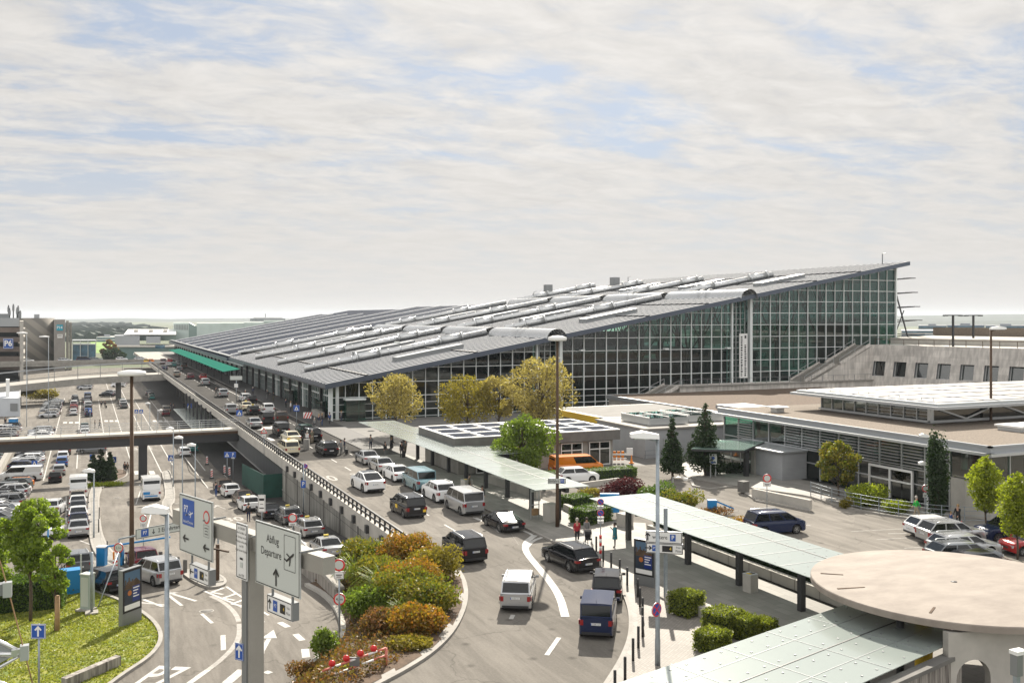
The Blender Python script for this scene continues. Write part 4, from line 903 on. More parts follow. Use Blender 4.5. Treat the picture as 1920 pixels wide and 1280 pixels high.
mb.add([wv(0,H_,0),wv(Lw,H_,0),wv(Lw,H_,1),wv(0,H_,1)],[(0,1,2,3)],'concrete'); mb.add([wv(0,7,0),wv(0,7,1),wv(0,H_,1),wv(0,H_,0)],[(0,1,2,3)],'concrete'); off0(mb,'arch_wall',wl)
# ================================================================ bridges over the lower street
fbz = 7.0
fb1 = thing('footbridge', 'straight grey footbridge with thin railing crossing the car park near the retaining wall', 'bridge', (0,143,7))
mb = MB(); mb.bb(-70,20.1,141.6,144.4,6.72,6.98,'concrete_light'); mb.bb(-70,20.2,141.45,144.5,6.35,6.72,'rust'); off0(mb,'deck',fb1)
off0(MB().bb(-70,20.2,141.7,144.2,5.25,6.35,'steel_dark'), 'girder', fb1)
mb = MB()
for y in (141.6,144.35):
    for z in (7.55,8.15): mb.bar((-70,y,z),(20,y,z),.06,.06,'steel_light')
    for x in np.arange(-69,20,3.0): mb.bar((x,y,6.98),(x,y,8.15),.06,.06,'steel_light')
off0(mb,'railing',fb1)
for x in (7.3,-22): off0(MB().bb(x-.55,x+.55,142.3,143.6,zl(143)-.3,5.3,'steel_dark'),'pier',fb1)
fb2 = thing('ramp_bridge', 'wide grey road bridge with tall frame railing crossing behind the footbridge', 'bridge', (0,288,7))
curve = [(20.1,290,7),(10,289,6.9),(-2,286,6.6),(-14,280,6.0),(-28,270,5.2),(-45,254,4.2),(-70,228,3.2)]
cs = smooth(curve,2); mb = MB(); vs = []
for i,p in enumerate(cs):
    d_ = (cs[min(i+1,len(cs)-1)]-cs[max(i-1,0)]); d_.z = 0; d_.normalize(); n_ = Vector((-d_.y,d_.x,0))*4.5
    for s_, z_ in ((1,-1.7),(1,.1),(-1,.1),(-1,-1.7)): vs.append(p+n_*s_+Vector((0,0,z_-.1)))
mb.add(vs,[(4*i+k,4*i+(k+1)%4,4*i+4+(k+1)%4,4*i+4+k) for i in range(len(cs)-1) for k in range(4)],'concrete'); off0(mb,'deck',fb2)
mb = MB(); 
for i,p in enumerate(cs):
    d_ = (cs[min(i+1,len(cs)-1)]-cs[max(i-1,0)]); d_.z = 0; d_.normalize(); n_ = Vector((-d_.y,d_.x,0))*4.4
    a_ = p+n_; b_ = p-n_
    near = a_ if a_.y < b_.y else b_
    if i % 2 == 0: mb.bar(near, near+Vector((0,0,3.4)), .14,.14,'steel_grey')
    if i: 
        for h in (1.1,3.4): mb.bar(prev+Vector((0,0,h)), near+Vector((0,0,h)), .1,.3 if h > 2 else .12,'steel_light' if h > 2 else 'steel_grey')
    prev = near
off0(mb,'railing',fb2)
for k in (6,14,20): 
    if k < len(cs): p = cs[k]; off0(MB().bb(p.x-.7,p.x+.7,p.y-.7,p.y+.7,-.2,p.z-1.6,'concrete_dark'),'pier',fb2)
# far elevated road parapets
tag(MB().bb(-140,20,367.8,368.1,6.9,7.9,'concrete').build('parapet'), 'plain concrete parapet of the far elevated road', 'parapet')
# lower glass canopy under the bridge edge
canopy('white glass canopy over the lower pavement beside the footbridge', 16.9, 22.6, 165, 214, 3.6, 19, [(19.2,168+7*k) for k in range(7)], clips=False, grid=4)
# green canopy on the upper level
gc = thing('green_canopy', 'long dark green canopy in front of the far terminal doors', 'canopy', (28,215,7.12))
off0(MB().add([(28.1,222,10.7),(31.8,222,11.2),(31.8,374,11.2),(28.1,374,10.7),(28.1,222,10.8),(31.8,222,11.3),(31.8,374,11.3),(28.1,374,10.8)],[(0,3,2,1),(4,5,6,7),(0,1,5,4),(1,2,6,5),(2,3,7,6),(3,0,4,7)],'green_sheet'),'canopy_roof',gc)
for y in range(222,374,15): off0(MB().bb(31.3,31.6,y,y+.3,7.1,11.2,'steel_dark'),'post',gc)
# green construction netting at the corner of the lower street
nt_ = thing('construction_netting', 'dark green construction fence netting below the bridge corner', 'fence', (18.4,112,zl(112)))
mb = MB(); mb.bar((18.0,108,4.3),(18.0,124,3.3),.06,2.6,'green_net'); mb.bar((18.0,108,4.3),(22,108,4.3),.06,2.6,'green_net'); off0(mb,'net',nt_)
# ================================================================ left and far buildings, facing along the view
def vbox(mb, x0, x1, z0, z1, d, depth, m, mt=None):
    """box whose front spans pixel columns x0..x1 at distance d, sides along the view axis"""
    def W(l, dd): l *= dd/d; return (dd*SA+l*CA, dd*CA-l*SA)
    l0, l1 = d*(x0-CX)/F, d*(x1-CX)/F
    mb.prism([W(l0,d),W(l1,d),W(l1,d+depth),W(l0,d+depth)], z0, z1, mt or m, m)
def zt(y, d): return CZ-(y-HY)*d/F
p6 = thing('parking_block', 'brown concrete parking block with open decks and blue P6 sign', 'car park', (PD(20,HY,330).x,PD(20,HY,330).y,0)); d = 330
mb = MB(); vbox(mb,-60,36,zt(612,d),zt(596,d),d,60,'panel_grey'); vbox(mb,-60,34,-.3,zt(612,d),d+6,50,'dark_in'); off0(mb,'block_core',p6)
mb = MB()
for k, y in enumerate((614,632,650,668,684)): vbox(mb,-60,37,zt(y+9,d),zt(y,d),d-.5,57,'deck_band' if 'deck_band' in MATS else mat('deck_band',(0.16,0.125,0.105),.85,var=.2,scale=.3).name)
off0(mb,'parapet_band',p6)
mb = MB(); vbox(mb,37,44,-.3,zt(602,d),d-2,50,'concrete_light')
for k in range(6): vbox(mb,44,47,zt(622+15*k,d),zt(616+15*k,d),d-2,40,'concrete')
off0(mb,'stair_tower',p6)
ps = MB(); l0 = PD(15.5,644,d-2.2); rt = Vector((CA,-SA,0)); nv = Vector((-SA,-CA,0)); s_ = 19*(d)/F
ps.add([l0-rt*s_/2-Vector((0,0,s_/2)),l0+rt*s_/2-Vector((0,0,s_/2)),l0+rt*s_/2+Vector((0,0,s_/2)),l0-rt*s_/2+Vector((0,0,s_/2))],[(0,1,2,3)],'blue')
fc = Face2D(ps,l0,rt,(0,0,1),nv); fc.step = .05; fc.rect(-s_*.47,-s_*.47,s_*.47,-s_*.44,'white').rect(-s_*.47,s_*.44,s_*.47,s_*.47,'white').rect(-s_*.47,-s_*.47,-s_*.44,s_*.47,'white').rect(s_*.44,-s_*.47,s_*.47,s_*.47,'white').text('P6',0,0,2.7,'white',1.0,.03)
off0(ps,'sign',p6)
mb = MB(); vbox(mb,-20,17,zt(596,d),zt(588,d),d+5,10,'steel_grey'); off0(mb,'plant_room',p6)
for k,(x,y) in enumerate(((16,572),(18,578),(25,570),(32,576),(34,573),(36,584),(38,582))):
    a_ = PD(x,y,d+6); b_ = Vector((a_.x,a_.y,zt(597,d))); off0(MB().bar(b_,a_,.35,.35,'steel_dark').bar(a_-Vector((0,0,2.4)),a_-Vector((0,0,.6)),.7,.6,'steel_grey'),'antenna',p6)
p14 = thing('striped_tower', 'rounded grey ramp tower with diagonal dark bands and a turquoise P14 sign', 'building', (PD(80,HY,410).x,PD(80,HY,410).y,0)); d = 410
m = bpy.data.materials.new('diagonal_cladding'); m.use_nodes = True; t_ = m.node_tree; bs = t_.nodes['Principled BSDF']; g_ = t_.nodes.new('ShaderNodeTexCoord'); mpn = t_.nodes.new('ShaderNodeMapping'); mpn.inputs['Rotation'].default_value = (0,rad(50),0); t_.links.new(g_.outputs['Object'],mpn.inputs[0])
wv_ = t_.nodes.new('ShaderNodeTexWave'); wv_.inputs['Scale'].default_value = .07; wv_.inputs['Distortion'].default_value = .6; t_.links.new(mpn.outputs[0],wv_.inputs[0]); t_.links.new(rampn(t_,wv_.outputs[0],[(0.3,(.15,.14,.12)),(0.6,(.235,.215,.18))]),bs.inputs['Base Color']); bs.inputs['Roughness'].default_value=.8; MATS['diagonal_cladding']=m
mb = MB(); c_ = PD(68,HY,d+10); r_ = 31*(d+10)/F; mb.lathe([(r_,-.3),(r_,zt(596,d+10))],'diagonal_cladding',40,Matrix.Translation((c_.x,c_.y,0))); off0(mb,'round_ramp',p14)
mb = MB(); vbox(mb,101,122,-.3,zt(599,d),d,16,'panel_tower' if 'panel_tower' in MATS else mat('panel_tower',(.27,.255,.235),.7,var=.1,scale=.3).name); vbox(mb,124,129,-.3,zt(601,d),d+2,16,'concrete'); vbox(mb,130,134.5,-.3,zt(604,d),d+4,16,'concrete'); vbox(mb,64,74,zt(597,d),zt(589,d),d+12,8,'panel_grey'); off0(mb,'lift_tower',p14)
for (x,y,w_,h_,mm,tx) in ((112,614,12,11,'turq','P14'),(112.5,630,10,7,'white','')):
    mat('turq',(.0,.30,.42),.4); ps = MB(); l0 = PD(x,y,d-.4); k_ = d/F; 
    ps.add([l0-rt*w_/2*k_-Vector((0,0,h_/2*k_)),l0+rt*w_/2*k_-Vector((0,0,h_/2*k_)),l0+rt*w_/2*k_+Vector((0,0,h_/2*k_)),l0-rt*w_/2*k_+Vector((0,0,h_/2*k_))],[(0,1,2,3)],mm)
    fc = Face2D(ps,l0,rt,(0,0,1),nv); fc.step=.06
    if tx: fc.text(tx,0,0,1.6,'white',1,.02)
    else: fc.rect(-.8,.1,.8,.35,'black')
    off0(ps,'sign',p14)
bt = thing('blue_glass_car_park', 'small blue glazed open parking structure with white frame far beyond the ramps', 'building', (PD(158,HY,470).x,PD(158,HY,470).y,0)); d=470
mb = MB(); vbox(mb,136,179,-.3,zt(646,d),d,16,'blue_glass' if 'blue_glass' in MATS else mat('blue_glass',(.05,.13,.20),.15,.1,var=.6,scale=.35).name); off0(mb,'glazing',bt)
mb = MB()
for x in (136,150.5,165,179.5): vbox(mb,x-.6,x+.6,-.3,zt(637,d),d-.5,1,'steel_light')
for y in (637.5,645): vbox(mb,135.5,180.5,zt(y+.8,d),zt(y,d),d-.6,16 if y < 640 else 1,'steel_light')
off0(mb,'frame',bt)
gb = thing('grey_office_building', 'grey and pale green terminal annex with white flat roofs at the end of the street', 'building', (PD(270,HY,520).x,PD(270,HY,520).y,0)); d=520
mat('pale_green',(.20,.27,.25),.5); mat('green_grey',(.12,.19,.18),.6)
mb = MB(); vbox(mb,219,330,-.3,zt(651,d),d,30,'green_grey'); vbox(mb,215,262,zt(650,d),zt(630,d),d+12,30,'panel_grey'); vbox(mb,244,330,zt(640,d),zt(627,d),d+16,30,'glass_hallb' if False else 'pale_green'); vbox(mb,274,301,zt(644,d),zt(632,d),d+8,10,'panel_grey'); off0(mb,'wall',gb)
mb = MB(); vbox(mb,216,330,zt(651,d),zt(648,d),d-1,32,'concrete_light'); 
def W2(x,dd): l=dd*(x-CX)/F; return (dd*SA+l*CA, dd*CA-l*SA)
mb.add([(*W2(232,d+12),zt(627,d+12)),(*W2(330,d+12),zt(627,d+12)),(*W2(330,d+55),zt(617,d+55)),(*W2(240,d+55),zt(617,d+55))],[(0,1,2,3)],'white'); off0(mb,'roof',gb)
for x in (255,283,310): off0((lambda q: (vbox(q,x-4,x+4,zt(622,d+30),zt(618,d+30),d+30,4,'concrete_light'), q)[1])(MB()),'rooflight',gb)
mb = MB(); vbox(mb,250,292,zt(664,d),zt(661,d),d-20,12,'steel_light'); vbox(mb,291,309,-.3+7,zt(648,d-22),d-22,10,'blue_glass'); off0(mb,'entrance_roof',gb)
hg = thing('sawtooth_hangar', 'pale green sawtooth roofed hangars rising behind the dark terminal roof', 'building', (PD(400,HY,560).x,PD(400,HY,560).y,0)); d=560
mat('hangar_green',(.50,.58,.55),.5,var=.1,scale=.2)
for x0,x1,yt,yb in ((325,354,605,640),(369,414,606,630),(414,459,605.5,625),(458,500,604.5,620),(495,560,601,618)):
    mb = MB(); l = [W2(x0,d),W2(x1,d),W2(x1+28,d+18),W2(x0+40,d+80)]
    mb.prism([W2(x0,d),W2(x1,d),W2(x1+2,d+40),W2(x0,d+40)],-.3,zt(yt,d),'hangar_green')
    a_, b_, c_ = W2(x1,d), W2(x1+38,d+1), W2(x1+2,d+40); e_ = W2(x1+38,d+41)
    mb.add([(*a_,zt(yt,d)),(*b_,zt(yt+20,d)),(*e_,zt(yt+20,d)),(*c_,zt(yt,d)),(*a_,-.3),(*b_,-.3)],[(0,1,2,3),(4,5,1,0)],'pale_green'); off0(mb,'hangar_bay',hg)
mb = MB()
for x in np.arange(327,354,3): vbox(mb,x,x+.8,zt(618,d),zt(608,d),d-.4,.4,'steel_grey')
off0(mb,'rib',hg)
mb = MB(); vbox(mb,469,535,zt(602,d+40),zt(597,d+40),d+40,20,'steel_grey'); vbox(mb,475,530,zt(597,d+40),zt(595,d+40),d+42,18,'white'); vbox(mb,497,498,zt(596,d+40),zt(588,d+40),d+50,2,'steel_dark'); off0(mb,'control_room',hg)
# white house on the left with roof garden
wh = thing('white_service_building', 'white flat building with yellow green planted roof at the left edge', 'building', (PD(20,HY,225).x,PD(20,HY,225).y,0)); d=222
mb = MB(); vbox(mb,-60,37,-.2,zt(746,d),d,22,'white_render' if 'white_render' in MATS else mat('white_render',(.50,.53,.56),.6,var=.06,scale=.5).name); vbox(mb,37.01,38.2,-.2,zt(744,d),d-.2,30,'white'); off0(mb,'wall',wh)
mb = MB(); vbox(mb,19,33,zt(770,d),zt(756,d),d-.15,.2,'steel_grey'); off0(mb,'window',wh)
mb = MB(); vbox(mb,11,18,zt(746,d),zt(713,d),d+3,3,'white'); off0(mb,'chimney',wh)
# blue kiosk and small shelters at the left
for x,y,w_,l in ((25,806,15,'tall blue ticket kiosk beside the white flat building at the left edge'),): 
    p = PL(x,y); k_ = thing('ticket_kiosk', l, 'kiosk', (p.x,p.y,p.z), -YAW); MB().box((0,0,1.15),(1.5,.9,2.3),'kiosk_blue').build('cabinet',k_); MB().box((0,0,2.38),(1.7,1.1,.14),'white').build('cap',k_); MB().box((0,-.46,1.4),(.6,.03,.5),'steel_light').build('panel',k_)
lw = thing('low_wall', 'long low pale concrete wall between two rows of parked cars', 'wall', (-11.4,150,0))
off0(MB().bb(-11.75,-11.3,118,190,0,1.15,'concrete_light').bb(-11.85,-11.2,118,190,1.15,1.25,'kerb'),'wall_body',lw)
# ================================================================ far land, city edge and hills
rh = random.Random(3)
def hills(name, d, x0, x1, ytops, z0=-5, thick=900):
    n = len(ytops); top = []; vs = []; 
    for i, yt in enumerate(ytops):
        x = x0+(x1-x0)*i/(n-1)
        for dd, f_ in ((d-thick*.9,0),(d-thick*.4,.6),(d,1),(d+thick,0)):
            l = dd*(x-CX)/F; z = z0+(zt(yt,d)-z0)*f_; vs.append((dd*SA+l*CA, dd*CA-l*SA, z))
    mb = MB(); mb.add(vs,[(4*i+k,4*i+4+k,4*i+5+k,4*i+1+k) for i in range(n-1) for k in range(3)],'hill',smooth=True); return kind(mb.build(name),'structure')
mat('hill',(.025,.04,.03),.95,var=.5,scale=.004)
def wob(a, b, n, amp, seed): 
    r_ = random.Random(seed); v = [a+(b-a)*i/(n-1)+r_.uniform(-amp,amp) for i in range(n)]; return [(v[max(0,i-1)]+2*v[i]+v[min(n-1,i+1)])/4 for i in range(n)]
hills('hills',5200,-500,1100,wob(598,597,44,1.4,1)); hills('hills',3600,-500,1200,wob(611,607,40,2.0,5)); hills('hills',4300,1500,2300,wob(594,584,26,1.3,2)); hills('hills',2900,1500,2300,wob(603,600,26,1.0,4))
# hedgerow belts and field strips
for i in range(14):
    dd = 900+i*170; x0 = rh.uniform(60,200); x1 = x0+rh.uniform(40,130); mb = MB()
    l0, l1 = dd*(x0-CX)/F, dd*(x1-CX)/F; n = 10; vs = []
    for k in range(n+1):
        l = l0+(l1-l0)*k/n; h = rh.uniform(4,9)
        for a_, z_ in ((0,-.4),(3,h),(14,h*.9),(18,-.4)): vs.append(((dd+a_)*SA+l*CA,(dd+a_)*CA-l*SA,z_))
    mb.add(vs,[(4*k+j,4*k+4+j,4*k+5+j,4*k+1+j) for k in range(n) for j in range(3)],'hill'); o_ = mb.build('distant_woodland'); kind(o_,'stuff')
mat('meadow',(.16,.27,.05),.95,var=.2,scale=.02)
mb = MB(); vs = []
for x,dd in ((170,620),(232,620),(225,1100),(170,1100)): l = dd*(x-CX)/F; vs.append((dd*SA+l*CA,dd*CA-l*SA,-.3))
mb.add(vs,[(0,1,2,3)],'meadow'); kind(mb.build('meadow'),'structure')
mat('far_white',(.62,.62,.60),.6); mat('far_grey',(.22,.24,.27),.6)
blds = [(1722,1775,628,607,640,'far_grey','long grey office block with a raised core nearest the roof shades'),(1776,1846,634,606,760,'far_grey','wide pale block with rooftop plant behind the first T-shaped lamp'),(1848,1925,632,607,700,'far_grey','broad grey block with raised roof core at the right edge'),(1690,1925,640,616,520,'far_white','long striped low hall spanning the right background'),(181,222,636,628,900,'far_white','tiny white hall far out in the green fields')]
for x0,x1,yb,yt,d,m_,l in blds:
    c_ = PD((x0+x1)/2,HY,d); bb_ = thing('distant_building', l, 'building', (c_.x,c_.y,0)); mb = MB(); vbox(mb,x0,x1,-.4,zt(yt+3,d),d,30,m_); off0(mb,'wall',bb_)
    mb = MB(); vbox(mb,x0+(x1-x0)*.35,x0+(x1-x0)*.62,zt(yt+3,d),zt(yt,d),d+6,12,'far_grey'); off0(mb,'roof_core',bb_)
    mb = MB()
    for k in range(4): yy = yt+5+k*(6.2 if d < 600 else 5.0); vbox(mb,x0+1,x1-1,zt(yy+2.3,d),zt(yy,d),d-.5,.5,'blue_glass'); 
    off0(mb,'window_band',bb_)
# ================================================================ vehicles
def paint(name, c, rough=0.22, metal=0.0, coat=0.5): return mat('paint_'+name, c, rough, metal, coat=coat*(.1 if max(c) < .1 else 1), spec=0.3)
PAINTS = {'white': (.70,.71,.71), 'silver': (.42,.43,.44), 'grey': (.16,.17,.18), 'black': (.012,.012,.014), 'navy': (.012,.02,.055), 'red': (.36,.015,.015), 'maroon': (.10,.008,.018),
          'blue': (.02,.09,.28), 'orange': (.70,.20,.01), 'taxi': (.62,.56,.40), 'beige': (.36,.32,.26), 'teal': (.03,.16,.15), 'pale_blue': (.20,.33,.38), 'brown': (.07,.05,.04), 'dark_green': (.015,.05,.035), 'yellow': (.75,.48,.03)}
for k_, c_ in PAINTS.items(): paint(k_, c_, 0.13 if max(c_) < .1 else 0.22, 0.55 if k_ in ('silver','grey','beige','pale_blue') else 0.0)
mat('tyre', (.018,.018,.018), .85); mat('rim', (.38,.39,.40), .3, .8); mat('car_glass', (.008,.010,.011), .06, 0, spec=.45); mat('trim', (.02,.02,.021), .6)
m = mat('tail_red', (.24,.006,.008), .25, coat=.3); mat('head_clear', (.55,.58,.60), .12, .3, coat=.8); mat('plate', (.62,.63,.62), .5); mat('taxi_sign', (.80,.62,.10), .4)
SPEC = { # L, W, belt z, roof z, (rear belt y, rear roof y, front roof y, front belt y), hood z front, trunk z, wheel y, wheel r, roof half-width ratio, side window mode
 'sedan':   dict(L=4.6,W=1.80,zb=.93,zr=1.43,g=(-1.62,-.78,.38,1.18),hood=.76,tr=.98,wy=1.36,wr=.32,rw=.66),
 'hatch':   dict(L=4.1,W=1.74,zb=.96,zr=1.48,g=(-1.98,-1.45,.40,1.15),hood=.80,tr=.96,wy=1.26,wr=.31,rw=.70),
 'wagon':   dict(L=4.75,W=1.82,zb=.96,zr=1.48,g=(-2.26,-1.72,.42,1.25),hood=.78,tr=.97,wy=1.40,wr=.33,rw=.69),
 'suv':     dict(L=4.55,W=1.86,zb=1.10,zr=1.66,g=(-2.16,-1.66,.36,1.16),hood=.96,tr=1.10,wy=1.36,wr=.36,rw=.71),
 'coupe_suv': dict(L=4.9,W=2.0,zb=1.14,zr=1.70,g=(-2.15,-.85,.36,1.25),hood=1.0,tr=1.20,wy=1.46,wr=.40,rw=.66),
 'mpv':     dict(L=4.4,W=1.80,zb=1.03,zr=1.66,g=(-2.12,-1.80,.62,1.62),hood=.88,tr=1.03,wy=1.34,wr=.33,rw=.74),
 'sports':  dict(L=4.35,W=1.80,zb=.86,zr=1.28,g=(-1.72,-.35,.38,1.05),hood=.68,tr=.82,wy=1.18,wr=.33,rw=.60),
 'minibus': dict(L=4.85,W=1.92,zb=1.16,zr=1.94,g=(-2.36,-2.22,1.02,1.90),hood=1.02,tr=1.16,wy=1.5,wr=.34,rw=.82),
 'box_mpv': dict(L=4.2,W=1.76,zb=1.12,zr=1.80,g=(-2.03,-1.90,.58,1.42),hood=.98,tr=1.12,wy=1.34,wr=.32,rw=.80),
 'van':     dict(L=5.9,W=2.0,zb=1.35,zr=2.62,g=(-2.88,-2.78,1.62,2.42),hood=1.15,tr=1.35,wy=1.85,wr=.36,rw=.86,panel=True),
 'panel_van': dict(L=5.4,W=1.96,zb=1.25,zr=2.05,g=(-2.62,-2.55,1.30,2.15),hood=1.08,tr=1.25,wy=1.62,wr=.34,rw=.84,panel=True),
}
def lerp(a, b, t): return a+(b-a)*t
def car_parts(S, full=True):
    """body (paint + trim), windows, and light/wheel meshes; local +Y is forward, origin on the ground below the middle"""
    L, W, zb, zr_ = S['L'], S['W'], S['zb'], S['zr']; hw = W/2; wy, wr = S['wy'], S['wr']; g0, g1, g2, g3 = S['g']
    ys = set([-L/2, -L/2+.07, -L/2+.22, g0, g3, L/2-.55, L/2-.22, L/2-.06, L/2, 0, g0*.5, (g3+L/2)/2])
    for c in (-wy, wy):
        for k in range(-4, 5): ys.add(round(c+(wr+.06)*math.sin(k*math.pi/8), 3))
        ys.add(round(c-wr-.09,3)); ys.add(round(c+wr+.09,3))
    ys = sorted(y for y in ys if -L/2 <= y <= L/2); q = [ys[0]]
    for y in ys[1:]:
        if y-q[-1] > .025: q.append(y)
    ys = q; q[-1] = L/2
    def ztop(y):
        if y < g0: return lerp(S['tr']-.10, S['tr'], min(1,(y+L/2)/max(.05,min(.3,(g0+L/2))))) if g0+L/2 > .12 else S['tr']-.03
        if y <= g3: return zb
        t = (y-g3)/(L/2-g3); return lerp(zb-.01, S['hood'], t**1.6) - (.16*max(0,(t-.86)/.14)**1.5)
    def hwid(y):
        e = min(y+L/2, L/2-y); base = hw*(1-.045*(abs(y)/(L/2))**3)
        if e < .3: f = math.sqrt(max(0,1-(1-e/.3)**2)); base *= (.90 if y < 0 else .80)+( .10 if y < 0 else .20)*f
        return base
    def zbot(y):
        z = .20 if abs(y) < L/2-.25 else .20+.10*(abs(y)-(L/2-.25))/.25
        for c in (-wy, wy):
            d = abs(y-c)
            if d < wr+.07: z = max(z, wr+math.sqrt(max(0,(wr+.07)**2-d*d)))
        return z
    vs = []; fs = []; mt = []
    for y in ys:
        w_, zt_, z0 = hwid(y), ztop(y), zbot(y); zt_ = max(zt_, z0+.02); zm = min(max(z0+.03, lerp(.2,zt_,.55)), zt_-.01)
        ring = [(0,z0),(w_*.80,z0),(w_*.985,z0+.012),(w_*1.0,zm),(w_*.975,lerp(zm,zt_,.72)),(w_*.93,zt_-.012),(w_*.80,zt_+.012),(0,zt_+.035)]
        full_ = ring+[(-a,b) for a,b in ring[-2:0:-1]]
        vs.append([(a,y,b) for a,b in full_])
    n = len(vs[0]); body = MB(); flat = [v for r in vs for v in r]
    def addq(fs_, m_): body.add(flat, fs_, m_)
    F1 = []; F2 = []
    for i in range(len(ys)-1):
        for k in range(n):
            f = (i*n+k, i*n+(k+1)%n, (i+1)*n+(k+1)%n, (i+1)*n+k)
            (F2 if k in (0, n-1) or k in (1, n-2) else F1).append(f)
    base = len(body.v); F1.append(tuple(range(n))[::1]); F1.append(tuple(range((len(ys)-1)*n, len(ys)*n))[::-1])
    # use one vertex pool for both materials
    body.v += flat; 
    for f in F1: body.f.append(list(f)[::-1]); body.m.append(body.mi('PAINT')); body.smooth.append(True)
    for f in F2: body.f.append(list(f)[::-1]); body.m.append(body.mi('trim')); body.smooth.append(True)
    # greenhouse
    win = MB(); bw = hw*.915; rw = hw*S['rw']/ .76*.80 if False else hw*(S['rw']+.10)
    def bpt(s, y): return Vector((s*bw*(1 if abs(y) < L/2-.4 else .97), y, zb))
    def rpt(s, y): return Vector((s*rw, y, zr_-.04))
    def panel(P, mg, m_in, paintm='PAINT', depth=.012):
        P = [Vector(p) for p in P]; c = sum(P, Vector())/4; nn_ = (P[1]-P[0]).cross(P[3]-P[0]).normalized()
        Q = []
        for i in range(4):
            a, p, b = P[i-1], P[i], P[(i+1)%4]; d1 = (a-p).normalized(); d2 = (b-p).normalized(); sn = max(.35, d1.cross(d2).length); Q.append(p+(d1+d2)*(mg/sn))
        body.add(P+Q, [(i,(i+1)%4,4+(i+1)%4,4+i) for i in range(4)], paintm)
        win.add([q_-nn_*depth for q_ in Q], [(0,1,2,3)], m_in)
    pil = [0.0, .36, .70, 1.0] if L > 4.3 and not S.get('panel') else [0, .48, 1.0]
    for s in (1, -1):
        for t0, t1 in zip(pil, pil[1:]):
            P = [bpt(s,lerp(g0,g3,t0)), bpt(s,lerp(g0,g3,t1)), rpt(s,lerp(g1,g2,t1)), rpt(s,lerp(g1,g2,t0))]
            if s < 0: P = [P[1],P[0],P[3],P[2]]
            if S.get('panel') and t0 < .45: body.add(P, [(0,1,2,3)], 'PAINT')
            else: panel(P, .045, 'car_glass', 'PAINT' if True else 'trim')
    P = [bpt(-1,g0),bpt(1,g0),rpt(1,g1),rpt(-1,g1)]
    if S.get('panel'):
        a_, b_ = [p.lerp(q_,.42) for p,q_ in ((P[0],P[3]),(P[1],P[2]))]; body.add([P[0],P[1],b_,a_],[(0,1,2,3)],'PAINT'); c_, d2_ = [p.lerp(q_,.86) for p,q_ in ((P[0],P[3]),(P[1],P[2]))]; body.add([c_,d2_,P[2],P[3]],[(0,1,2,3)],'PAINT'); panel([P[0].lerp(P[3],-.05+.05),P[1],b_,a_],.12,'car_glass') if False else panel([a_,b_,d2_,c_],.09,'car_glass')
    else: panel(P, .07, 'car_glass')
    panel([bpt(1,g3),bpt(-1,g3),rpt(-1,g2),rpt(1,g2)], .06, 'car_glass')
    # crowned roof
    R_ = []; K = 6; J = 5
    for i in range(K):
        y = lerp(g1,g2,i/(K-1)); 
        for j in range(J):
            u = -1+2*j/(J-1); R_.append((u*rw, y, zr_-.04+.045*(1-u*u)*(1-.35*abs(2*i/(K-1)-1)**2)))
    body.v, b0 = body.v+R_, len(body.v)
    for i in range(K-1):
        for j in range(J-1): body.f.append([b0+i*J+j,b0+i*J+j+1,b0+(i+1)*J+j+1,b0+(i+1)*J+j]); body.m.append(body.mi('PAINT')); body.smooth.append(True)
    for y0_, rev in ((0,1),(K-1,0)): body.f.append([b0+y0_*J+j for j in (range(J) if not rev else range(J-1,-1,-1))]); body.m.append(body.mi('PAINT')); body.smooth.append(False)
    for j0 in (0,J-1): body.f.append([b0+i*J+j0 for i in range(K)]); body.m.append(body.mi('PAINT')); body.smooth.append(False)
    # rear shelf of sedans is covered by the lower body; bumpers and sills in dark trim
    body.box((0,-L/2+.03,.36),(W*.80,.10,.14),'trim'); body.box((0,L/2-.06,.34),(W*.72,.10,.16),'trim'); body.box((0,L/2-.02,.52),(W*.42,.05,.12),'trim')
    body.box((0,-.02,.24),(W*.93,2*wy-2*wr-.25,.10),'trim')
    parts = {'body': body, 'windows': win}
    zl_ = S['tr']-.16 if S['zr'] < 1.9 else 1.0
    for s in (1,-1):
        t_ = MB(); h = .15 if S['zr'] < 1.6 else .27
        t_.box((s*(hw*.80),-L/2+.055,zl_-(.0 if h < .2 else .08)),(.28 if h < .2 else .17,.12,h),'tail_red'); t_.box((s*(hw*.955),-L/2+.16,zl_-(.0 if h < .2 else .08)),(.03,.22,h*.85),'tail_red'); parts['tail_light'+('' if s > 0 else '#')] = t_
        t_ = MB(); t_.box((s*hw*.70,L/2-.11,S['hood']-.17),(.34,.18,.15),'head_clear'); parts['headlight'+('' if s > 0 else '#')] = t_
        t_ = MB(); t_.box((s*(hw+.07),g3-.32,zb+.07),(.20,.11,.13),'PAINT'); t_.box((s*(hw-.04),g3-.3,zb+.02),(.1,.05,.04),'trim'); parts['mirror'+('' if s > 0 else '#')] = t_
    p_ = MB(); p_.box((0,-L/2-.015,zl_-.18 if S['zr'] < 1.6 else .82),(.50,.025,.11),'plate'); 
    fc = Face2D(p_,(0,-L/2-.028,zl_-.18 if S['zr'] < 1.6 else .82),(1,0,0),(0,0,1),(0,-1,0)); fc.rect(-.25,-.055,-.215,.055,'blue').text('S AB 123',.02,0,.085,'black',1.1)
    parts['number_plate'] = p_
    return parts
